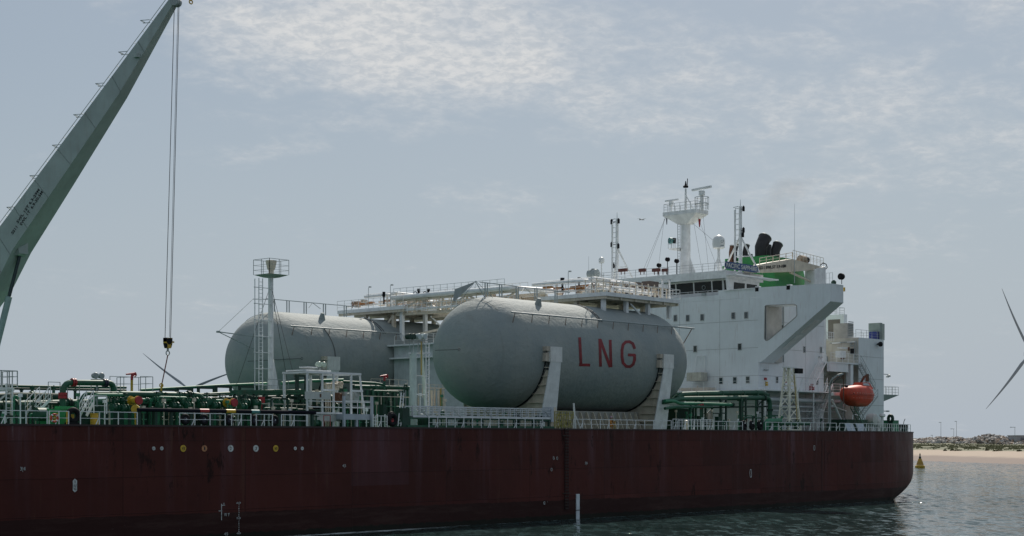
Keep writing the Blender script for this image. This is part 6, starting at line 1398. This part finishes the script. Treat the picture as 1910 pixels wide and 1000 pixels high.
p = W(1070, 752, 102); m_ = MB(); m_.tube([(p.x+.25,102,9),(p.x,102,p.z)], .13, 8, True, .09); m_.bar((p.x+.2,101.9,10.3),(p.x+1.0,101.9,9.02),.09); simple('boarding_pole', 'leaning white pole with red tip right of the yellow net frame', 'pole', m_, white)
t = T('rope_ladder', 'dark rope pilot ladder hanging down the hull side to the water', 'rope ladder', (XP(1057,101.3), 101.3, 2)); xl = XP(1056.5, 101.3); zb = W(1057, 950, 101.3).z
m_ = MB()
for dx in (-.24, .24): m_.tube([(xl+dx,101.28,9.1),(xl+dx,101.28,zb)], .035, 6)
m_.build('side_rope', black, t); m_ = MB(); z = zb+.1; i = 0
while z < 9: wd = 1.15 if i in (5, 24) else .52; m_.cbox((xl,101.27,z),(wd,.1,.07)); z += .30; i += 1
m_.build('rung', mat('ladder_wood_dark', (.045,.035,.03), .8), t)
# orange-yellow clothed crew member crouching? (small figure at the rail)
def person(px, Yq, lab):
    x = XP(px, Yq); t = T('person', lab, 'person', (x, Yq, 9)); s_ = 1
    pts = {'pel':(0,0,.42),'spine':(.02,-.03,.62),'chest':(.05,-.06,.86),'neck':(.08,-.08,1.02),'head':(.11,-.11,1.13),'lk':(.30,-.26,.50),'la':(.20,-.12,.10),'lt':(.34,-.20,.05),'rk':(-.16,-.34,.40),'ra':(-.12,-.04,.10),'rt':(-.06,-.2,.05),'ls':(.24,-.06,.92),'le':(.40,-.20,.72),'lh':(.38,-.40,.66),'rs':(-.13,-.09,.92),'re':(-.24,-.26,.72),'rh':(-.12,-.42,.62)}
    ed = [('pel','spine'),('spine','chest'),('chest','neck'),('neck','head'),('pel','lk'),('lk','la'),('la','lt'),('pel','rk'),('rk','ra'),('ra','rt'),('chest','ls'),('ls','le'),('le','lh'),('chest','rs'),('rs','re'),('re','rh')]
    R_ = {'pel':.17,'spine':.16,'chest':.18,'neck':.065,'head':.06,'lk':.085,'rk':.085,'la':.06,'ra':.06,'lt':.05,'rt':.05,'ls':.09,'rs':.09,'le':.06,'re':.06,'lh':.04,'rh':.04}
    keys = list(pts); me = bpy.data.meshes.new('body'); me.from_pydata([pts[k] for k in keys], [(keys.index(a), keys.index(b)) for a, b in ed], []); o = bpy.data.objects.new('body', me); COL.objects.link(o)
    sk = o.modifiers.new('skin', 'SKIN'); ss = o.modifiers.new('sub', 'SUBSURF'); ss.levels = ss.render_levels = 1
    for k, sv in zip(keys, me.skin_vertices[0].data): sv.radius = (R_[k], R_[k]); sv.use_root = (k == 'pel')
    me2 = bpy.data.meshes.new_from_object(o.evaluated_get(bpy.context.evaluated_depsgraph_get())); bpy.data.objects.remove(o)
    me2.materials.clear(); me2.materials.append(mat('coverall_orange_yellow', (.48,.20,.03), .8, var=.3)); bo_ = bpy.data.objects.new('body', me2); COL.objects.link(bo_); bo_.parent = t
    for p_ in me2.polygons: p_.use_smooth = True
    m_ = MB(); h = V((x+.11, Yq-.13, 9.0+1.2)); prof = [(.03,-.14),(.075,-.11),(.095,-.02),(.1,.04),(.08,.11),(.03,.14)]; m_.lathe(h, prof, 14); m_.cbox(h+V((0,-.105,-.01)), (.025,.04,.04)); m_.cbox(h+V((-.1,0,0)), (.02,.04,.05)); m_.cbox(h+V((.1,0,0)), (.02,.04,.05)); m_.build('head', mat('skin', (.35,.2,.14), .6), t)
    m_ = MB(); m_.lathe(h+V((0,0,.045)), [(.125,0),(.12,.06),(.09,.12),(.03,.145)], 16); m_.build('helmet', mat('pale_pink_helmet', (.50,.32,.42), .4), t)
person(1137, 102.3, 'person in orange coverall and pale helmet crouching behind the rail under the near tank')

# ================================================================ aft pipes on green frames
pipe_thing('upper thick green pipe running level before the accommodation front', [(1262,743),(1270,736),(1300,734.5),(1420,732.5),(1432,738)], 106.5, 4.6, green, [(1298,735),(1345,734),(1385,733.5),(1410,733)])
pipe_thing('second thick green pipe bending down at its right end', [(1235,750),(1262,746),(1268,744),(1300,743.5),(1436,742),(1436,800)], 105.2, 4.4, green, [(1310,744),(1380,743)], [(1425,742,X1_,greend,.25),(1436,765,Z1_,greend,.25)], bend=.9)
pipe_thing('third green pipe with lighter top, ending at a blind flange', [(1240,748),(1258,748),(1268,753),(1300,753),(1366,755)], 104.6, 3.0, greenl, (), [(1366,755,X1_,greend,.3)])
pipe_thing('lowest thin green pipe before the accommodation, left half', [(1240,762),(1262,759),(1328,759)], 104.4, 2.6, green, [(1288,759)])
pipe_thing('thin dark green pipe right half before the accommodation', [(1330,760),(1432,758)], 105.8, 1.6, greend)
pipe_thing('pale green bent pipe by the rail below the aft downpipe', [(1429,803),(1429,786),(1455,785)], 102.9, 5.0, greenl, bend=.7)
pipe_thing('low green pipe lying behind the lattice tower', [(1450,790),(1510,790)], 103.5, 3.4, green)
def gf2(px0, px1, yt, Yq, lb):
    t = T('pipe_portal', lb, 'pipe frame', (XP(px0,Yq), Yq, 9), 'green pipe frames'); m_ = MB()
    for px in (px0, px1): p = W(px, yt, Yq); m_.bar((p.x,Yq,9),(p.x,Yq,p.z),.2)
    each(m_, 'post', greend, t); m_ = MB(); a, b = W(px0, yt, Yq), W(px1, yt, Yq)
    for z in (a.z, a.z-1.6, 9.7): m_.bar((a.x,Yq,z),(b.x,Yq,z),.14)
    m_.bar((a.x,Yq,a.z-.9),(b.x,Yq,a.z-.1),.1); m_.build('beam', greend, t)
gf2(1344, 1354, 745, 105, 'leftmost dark green double-post frame under the aft pipes'); gf2(1382, 1391, 742, 105, 'tall green double-post frame right above the three tyres'); gf2(1412, 1422, 745, 106.5, 'rightmost green frame inside the bend of the aft pipe'); gf2(1316, 1328, 760, 106.5, 'dark green frame right of the aft red monitor'); gf2(1288, 1293, 758, 106.5, 'narrow green frame left of the aft red monitor')
t = T('deck_store', 'dark green deck store box behind the second cradle', 'store', (XP(1270,108), 108, 9)); MB().box((XP(1256,108),107.6,9),(XP(1284,108),110,W(1270,764,108).z)).build('wall', greend, t); MB().box((XP(1255,108)-.05,107.5,W(1270,764,108).z),(XP(1284,108)+.1,110.1,W(1270,764,108).z+.12)).build('roof', green, t)
x = XP(1281,102.4); t = T('small_pump', 'cream pump with valves standing behind the aft rail', 'pump', (x,102.5,9)); m_ = MB(); m_.lathe((x,102.5,9), [(.3,0),(.3,.3),(.2,.35),(.26,.6),(.3,1.0),(.12,1.1)], 14); m_.cbox((x+.2,102.5,9.5),(.4,.3,.3)); m_.build('casing', cream, t); MB().torus((x-.3,102.3,9.6),.14,.03,V((0,1,0)),12,5).build('hand_wheel', yellow, t)
for px, py, m0, lb in ((1390, 782, red, 'red hose box fixed to the green frame above the tyres'), (1321, 777, beige, 'cream notice cabinet before the accommodation wall'), (488, 746, red, 'small red call box by the floodlight mast foot')):
    p = W(px, py, 105.6); m_ = MB(); m_.cbox(p, (.45 if m0 is red else .6, .3, .5 if m0 is red else .8)); m_.bar(p, (p.x, p.y, 9), .08); simple('hose_box', lb, 'cabinet', m_, m0)
# lattice light tower
def tower():
    Yq = 103.4; t = T('lattice_tower', 'white lattice light tower with a black lamp box in front of the accommodation side', 'lattice tower', (XP(1482,Yq), Yq, 9)); m_ = MB(); zt = W(1478, 686, Yq).z; s_ = 1
    c0 = V((XP(1484,Yq), Yq+.9, 9)); c1 = V((XP(1479.5,Yq)-.0, Yq+.7, zt)); w0, w1 = 1.35, .40
    cn = [(-1,-1),(1,-1),(1,1),(-1,1)]; base = [c0+V((a*w0,b*w0*.6,0)) for a, b in cn]; top = [c1+V((a*w1+.2,b*w1,0)) for a, b in cn]
    for a, b in zip(base, top): m_.bar(a, b, .17)
    tw = mat('tower_cream_white', (.82,.80,.68), .5, rust=.3)
    each(m_, 'leg', tw, t); m_ = MB(); lv = [.02, .2, .38, .56, .72, .86, 1.]
    for k in range(4):
        for i in range(len(lv)-1):
            p0, p1 = base[k].lerp(top[k], lv[i]), base[(k+1)%4].lerp(top[(k+1)%4], lv[i+1]); q0 = base[(k+1)%4].lerp(top[(k+1)%4], lv[i]); q1 = base[k].lerp(top[k], lv[i+1])
            m_.bar(p0 if i % 2 else q0, p1 if i % 2 else q1, .085); m_.bar(p0 if i % 2 else base[k].lerp(top[k], lv[i]), q0, .11)
    m_.build('bracing', tw, t); m_ = MB(); m_.box((c1.x-.65,c1.y-.5,zt),(c1.x+1.1,c1.y+.5,zt+.14)); m_.build('top_plate', whitec, t)
    p = W(1489.5, 692, Yq); MB().cbox(p, (1.25,.5,.6)).build('lamp_box', black, t); m_ = MB(); a = W(1487, 783, Yq-.2); b = W(1481, 700, Yq-.2); m_.tube([a,b], .07, 6); m_.build('cable_pipe', mat('ochre_pipe', (0,0,0)), t)
    m_ = MB(); m_.bar(W(1497,706,Yq), W(1490,730,Yq), .12); m_.build('cable_arm', whitec, t)
tower()
# lifeboat with davit
def lifeboat():
    Yq = 104.9; a, b_ = W(1574, 735, Yq), W(1622.5, 735, Yq); L_ = b_.x-a.x; xm = (a.x+b_.x)/2; t = T('lifeboat', 'orange enclosed lifeboat hanging in its davit near the stern', 'lifeboat', (xm, Yq, W(1596,757,Yq).z))
    zc_ = W(1596, 737, Yq).z; Hh = 1.15; W_ = 1.25; N = 26; M = 28
    def ip(u, L__):
        for (u0, v0), (u1, v1) in zip(L__, L__[1:]):
            if u <= u1: k = (u-u0)/(u1-u0); return v0+(v1-v0)*k
        return L__[-1][1]
    def ring_(u):
        return (ip(u, [(0,.45),(.06,.85),(.16,1.15),(.35,1.35),(.7,1.35),(.88,1.05),(.97,.6),(1,.3)]), ip(u, [(0,.62),(.04,.92),(.2,1.1),(.4,1.28),(.72,1.36),(.84,1.1),(.93,.45),(1,.02)]), ip(u, [(0,.30),(.07,.8),(.28,1.42),(.5,1.52),(.72,1.50),(.86,1.1),(.95,.65),(1,.42)]))
    m_ = MB()
    for i in range(N+1):
        u = .004+.992*i/N; wv, ht, hb = ring_(u); x = a.x+L_*u
        for j in range(M):
            th = 2*math.pi*j/M; cy, sy = math.cos(th), math.sin(th); ex = .62; cyy = math.copysign(abs(cy)**ex, cy); syy = math.copysign(abs(sy)**(.75 if sy > 0 else .95), sy)
            bulge = 1.04 if abs(sy) < .2 else 1
            m_.v.append(V((x, Yq+wv*cyy*bulge, zc_+(ht if sy > 0 else hb)*syy)))
    for i in range(N):
        for j in range(M): m_.f.append([i*M+j, i*M+(j+1)%M, (i+1)*M+(j+1)%M, (i+1)*M+j]); m_.mi.append(0)
    m_.f.append(list(range(M))[::-1]); m_.mi.append(0); m_.f.append([N*M+j for j in range(M)]); m_.mi.append(0)
    m_.build('hull', orange, t, smooth=.9)
    z0 = zc_+1.05; xa, xb = a.x+L_*.50, a.x+L_*.86; m_ = MB(); m_.hexa([(xa-.3,Yq-.95,z0-.2),(xb+.25,Yq-.95,z0-.2),(xb+.25,Yq+.95,z0-.2),(xa-.3,Yq+.95,z0-.2),(xa+.35,Yq-.6,z0+.62),(xb-.25,Yq-.6,z0+.62),(xb-.25,Yq+.6,z0+.62),(xa+.35,Yq+.6,z0+.62)]); m_.build('canopy', orange, t)
    m_ = MB(); m_.hexa([(xa+.25,Yq-.82,z0+.22),(xb-.5,Yq-.82,z0+.22),(xb-.5,Yq-.7,z0+.22),(xa+.25,Yq-.7,z0+.22),(xa+.5,Yq-.69,z0+.52),(xb-.7,Yq-.69,z0+.52),(xb-.7,Yq-.6,z0+.52),(xa+.5,Yq-.6,z0+.52)]); m_.build('window', mat('pale_window', (.35,.38,.38), .2), t)
    m_ = MB(); pts = []
    for i in range(1, 26): u = i/26; wv, ht, hb = ring_(u); pts.append(V((a.x+L_*u, Yq-wv*1.04-.02, zc_+.02)))
    m_.tube(pts, .06, 6); m_.build('rubbing_strake', mat('dark_orange', (.36,.04,.015), .5), t)
    m_ = MB()
    for i in range(3, 24, 2): u = i/26; wv, ht, hb = ring_(u); m_.cbox((a.x+L_*u, Yq-wv*1.03-.03, zc_+.22), (.22,.06,.05)); m_.cbox((a.x+L_*u, Yq-wv*.93-.05, zc_-.42), (.18,.06,.04))
    m_.build('grab_line', mat('reflective_tape', (.60,.38,.30), .4), t)
    m_ = MB(); m_.cbox((a.x+L_*.13, Yq-.9, zc_+.1), (.35,.3,.25)); m_.cbox((a.x+L_*.10,Yq,zc_+1.0), (.3,.3,.4)); m_.cbox((b_.x-.9,Yq,zc_-1.0),(.5,.2,.35)); m_.build('release_gear', black, t)
    # davit
    d = T('lifeboat_davit', 'white davit frame with two curved arms holding the orange lifeboat', 'davit', (a.x, 106.5, 9))
    for px, pts in ((1546, [(1548,803,106.5),(1548,718,106.5),(1552,708,105.8),(1562,700,105),(1573,697,104.6)]), (1600, [(1602,745,107.2),(1605,716,106.3),(1611,704,105.4),(1619,699,104.6)])):
        m_ = MB(); P_ = [W(*q) for q in pts]
        for p, q in zip(P_[:-1], P_[1:]): m_.bar(p, q, .4 if q.z < 15 else .22, .22)
        m_.build('arm', grey if px == 1546 else mat('davit_brown', (.10,.06,.04), .7), d)
    m_ = MB(); m_.tube([W(1573.5,698,104.6), W(1573.5,754,104.6)], .07, 6); m_.cbox(W(1573.5,701,104.6), (.3,.3,.9)); m_.tube([W(1619,699,104.6), W(1619,712,104.6)], .1, 6); m_.cbox(W(1618,705,104.6), (.35,.3,.9)); m_.build('fall', mat('davit_brown', (0,0,0)), d)
    m_ = MB(); m_.tube([W(1551,716,106), W(1568,701,105), W(1573,700,104.8)], .06, 6); m_.tube([W(1556,712,105.9), W(1571,704,105)], .05, 6); m_.build('wire', wire, d)
    m_ = MB(); m_.bar(W(1552,745,106.6), W(1576,800,106.6), .2); m_.bar(W(1552,757,106.6), W(1600,775,107.5), .16); m_.bar(W(1585,770,107.5), W(1560,800,106.6), .16); m_.bar(W(1552,735,106.8), W(1580,735,107.5), .4); m_.build('brace', whitec, d)
    m_ = MB(); m_.hexa([W(1578,800,107)+V((0,0,0)), W(1588,800,107), W(1588,800,108), W(1578,800,108), W(1576,757,107), W(1592,757,107), W(1592,757,108), W(1576,757,108)]); m_.build('davit_foot', mat('davit_beige', (.40,.36,.31), .6), d)
    m_ = MB(); m_.stairs(W(1613,803,104.8), W(1590,760,104.8), (0,1,0), .6); m_.build('embarkation_ladder', green, d)
lifeboat()
# small scattered pipework and lockers to fill the deck between rails: each its own thing
random.seed(21)
def clutter(px0, px1, n_, yts, Ys, mats, group, kinds):
    for i in range(n_):
        px = random.uniform(px0, px1); Yq = random.uniform(*Ys); p = W(px, random.uniform(*yts), Yq); k = random.choice(kinds); m_ = MB()
        if k == 'vent':
            m_.tube([(p.x,Yq,9),(p.x,Yq,p.z)], .07, 8); m_.pipe([(p.x,Yq,p.z-.1),(p.x,Yq,p.z+.25),(p.x+.3,Yq,p.z+.25),(p.x+.3,Yq,p.z)], .09); lb = 'green goose neck vent pipe on deck'; nm = 'deck_vent'; c_ = 'vent'
        elif k == 'box':
            w_ = random.uniform(.3,.8); m_.box((p.x-w_/2,Yq-.2,9),(p.x+w_/2,Yq+.3,p.z)); m_.box((p.x-w_/2-.04,Yq-.24,p.z+.003),(p.x+w_/2+.04,Yq+.34,p.z+.05)); lb = 'green deck box standing among the pipes'; nm = 'deck_box'; c_ = 'box'
        else:
            L_ = random.uniform(1.5, 4); m_.pipe([(p.x,Yq,9),(p.x,Yq,p.z),(p.x+L_,Yq,p.z),(p.x+L_,Yq,9)], random.uniform(.05,.12)); lb = 'thin green arched pipe among the deck pipes'; nm = 'small_pipe'; c_ = 'pipe'
        m_.build(nm, random.choice(mats), None, label=lb, category=c_, group=group+' '+c_)
gm_ = [green, greend, greend, greenl]
clutter(-10, 260, 26, (742, 782), (104, 113), gm_, 'deck clutter', ['vent','box','pipe'])
clutter(262, 572, 46, (738, 782), (103.6, 112), gm_, 'deck clutter', ['vent','box','pipe','pipe'])
clutter(572, 770, 34, (722, 780), (105, 114), gm_, 'deck clutter', ['vent','box','pipe'])
clutter(770, 1030, 22, (770, 788), (103.2, 106), gm_, 'deck clutter', ['vent','box','pipe'])
clutter(1245, 1430, 20, (766, 788), (103.2, 109), gm_, 'deck clutter', ['vent','box','pipe'])
clutter(1440, 1560, 8, (780, 792), (103, 106), gm_, 'deck clutter', ['vent','box'])
def riser(px, y0, y1, Yq, m0, lb, r=.05):
    a, b = W(px, y0, Yq), W(px, y1, Yq); m_ = MB(); m_.tube([(a.x,Yq,9),(a.x,Yq,b.z)], r, 6); m_.cbox((a.x,Yq,b.z), (r*5,r*4,r*5)); m_.bar((a.x-r*3,Yq,9.5),(a.x+r*6,Yq,9.5),r); simple('deck_standpipe', lb, 'standpipe', m_, m0, group='thin standpipes on deck '+lb)
for i in range(26): riser(random.uniform(262, 566), 0, random.uniform(738, 772), random.uniform(102.6, 105.5), random.choice([whitec, cream, cream, greenl]), 'thin pale standpipe among the manifold pipes')
for i in range(14): riser(random.uniform(576, 690), 0, random.uniform(705, 775), random.uniform(104, 107), random.choice([whitec, cream, greenl]), 'thin pale standpipe inside the white frame hut')
for i in range(12): riser(random.uniform(690, 846), 0, random.uniform(735, 780), random.uniform(103.5, 108), random.choice([whitec, cream, greenl, cream]), 'thin pale standpipe between hut and near tank')
for i in range(12): riser(random.uniform(1258, 1430), 0, random.uniform(765, 790), random.uniform(102.6, 106), random.choice([whitec, cream, greenl]), 'thin pale standpipe below the aft pipes')
for i in range(10): riser(random.uniform(4, 240), 0, random.uniform(735, 775), random.uniform(102.8, 106), random.choice([whitec, greenl, cream]), 'thin pale standpipe on the left deck')
for px0, px1, y_, Yq, lb in ((20,112,733,107.5,'thin pale cable tray above the left cargo pipes'),(300,470,733,108.6,'thin pale cable tray behind the header pipe'),(440,575,752,105.4,'thin pale cable tray low before the pipe rack'),(655,765,738,106,'thin pale cable tray right of the hut')):
    a, b = W(px0, y_, Yq), W(px1, y_, Yq); b.z = a.z; m_ = MB(); m_.bar(a, b, .07)
    for k in range(7): q = a.lerp(b, k/6); m_.bar(q, (q.x, q.y, 9), .05)
    simple('cable_tray', lb, 'cable tray', m_, cream)
for px, lb in ((700,'white deck ladder post right of the hut, left one'),(722,'white deck ladder post right of the hut, right one')):
    m_ = MB(); x = XP(px, 102.4); m_.ladder((x,102.4,9),(x,102.4,10.2),(1,0,0),.5,.28,.05); simple('rail_ladder', lb, 'ladder', m_, whitec)
# cream pipe cluster left of the near tank
t = T('pipe_cluster', 'cluster of cream upright pipes with cross bars left of the near tank bottom', 'pipes', (XP(815,107), 107, 9)); ztop = W(810, 724, 107).z
for px in (794, 800, 806, 811, 818, 822, 827): x = XP(px, 107); MB().tube([(x,107,9+ (1.5 if px % 2 else 2)),(x,107,ztop-.1*(px % 3))], .10, 8).build('pipe', cream if px % 3 else mat('ochre_pipe', (0,0,0)), t)
m_ = MB(); m_.bar((XP(790,107),107,ztop),(XP(829,107),107,ztop),.12); m_.bar((XP(806,107),107,10.6),(XP(822,107),107,10.6),.1); m_.bar((XP(814,107),107,9),(XP(814,107),107,10.6),.12); m_.bar((XP(814,107),107,9.8),(XP(822,107),107,10.6),.08); m_.build('cross_bar', cream, t)
# dark trunk behind everything: low green cargo trunk and cross beams on deck
t = T('pipe_tunnel', 'long low dark green pipe trunk lying behind the cargo pipes on the left deck', 'pipe trunk', (90, 114.5, 9)); MB().box((20,114,9),(112,117,10.9)).build('wall', greend, t)
m_ = MB()
for i in range(46): x = 21+i*2; m_.box((x,113.8,9),(x+.15,113.997,10.8))
each(m_, 'rib', green, t)
for px, py, r, lb in ((640, 755, .9, 'dark green horizontal tank behind the white frame hut'), (712, 752, .95, 'dark green horizontal tank left of the twin pillars')):
    p = W(px, py, 109.5); t = T('deck_tank', lb, 'tank', (p.x, 109.5, 9), 'green deck tanks'); m_ = MB(); m_.lathe(p, [(.1,-2.2),(r*.7,-2.1),(r,-1.8),(r,1.8),(r*.7,2.1),(.1,2.2)], 24, 'X'); m_.build('shell', greend, t); m_ = MB(); m_.box((p.x-1.4,109,9),(p.x-1.1,110,p.z)); m_.box((p.x+1.1,109,9),(p.x+1.4,110,p.z)); m_.build('saddle', green, t)
t = T('pump_house', 'dark green ribbed deck house right of the white frame hut', 'deck house', (XP(700,107.5), 108, 9)); za_ = W(700, 728, 107.5).z
MB().box((XP(682,107.5),107.5,9),(XP(742,107.5),109,za_)).build('wall', greend, t); m_ = MB()
for px in range(684, 742, 10): x = XP(px,107.4); m_.box((x,107.35,9),(x+.18,107.497,za_))
each(m_, 'rib', green, t)
# smoke
sm = bpy.data.materials.new('thin_brown_exhaust_smoke'); sm.use_nodes = True; t_ = NT(sm.node_tree); sm.node_tree.nodes.remove(sm.node_tree.nodes['Principled BSDF'])
pv = t_.n('ShaderNodeVolumePrincipled'); pv.inputs['Color'].default_value = (.42,.33,.25,1); g = t_.n('ShaderNodeNewGeometry').outputs['Position']; d_ = t_.m('MULTIPLY', t_.ramp(t_.noise(g, .2, 3, .6), .34, .72), .024); t_.set(pv.inputs['Density'], d_); sm.node_tree.links.new(pv.outputs[0], sm.node_tree.nodes['Material Output'].inputs['Volume'])
m_ = MB(); P_ = [W(1430,440,122), W(1432,420,122), W(1442,395,122), W(1462,368,122), W(1490,335,122)]
o_ = len(m_.v); rs = [1.0, 1.8, 2.6, 3.2, 3.4]
for i, p in enumerate(P_):
    for j in range(14): a = 2*math.pi*j/14; m_.v.append(p+V((math.cos(a)*rs[i], math.sin(a)*rs[i], 0)))
for i in range(len(P_)-1):
    for j in range(14): m_.f.append([i*14+j, i*14+(j+1)%14, (i+1)*14+(j+1)%14, (i+1)*14+j]); m_.mi.append(0)
m_.f.append(list(range(14))[::-1]); m_.mi.append(0); m_.f.append([4*14+j for j in range(14)]); m_.mi.append(0)
m_.build('exhaust_smoke', sm, kind='stuff', label='faint brown smoke drifting up from the black exhaust pipes', category='smoke')
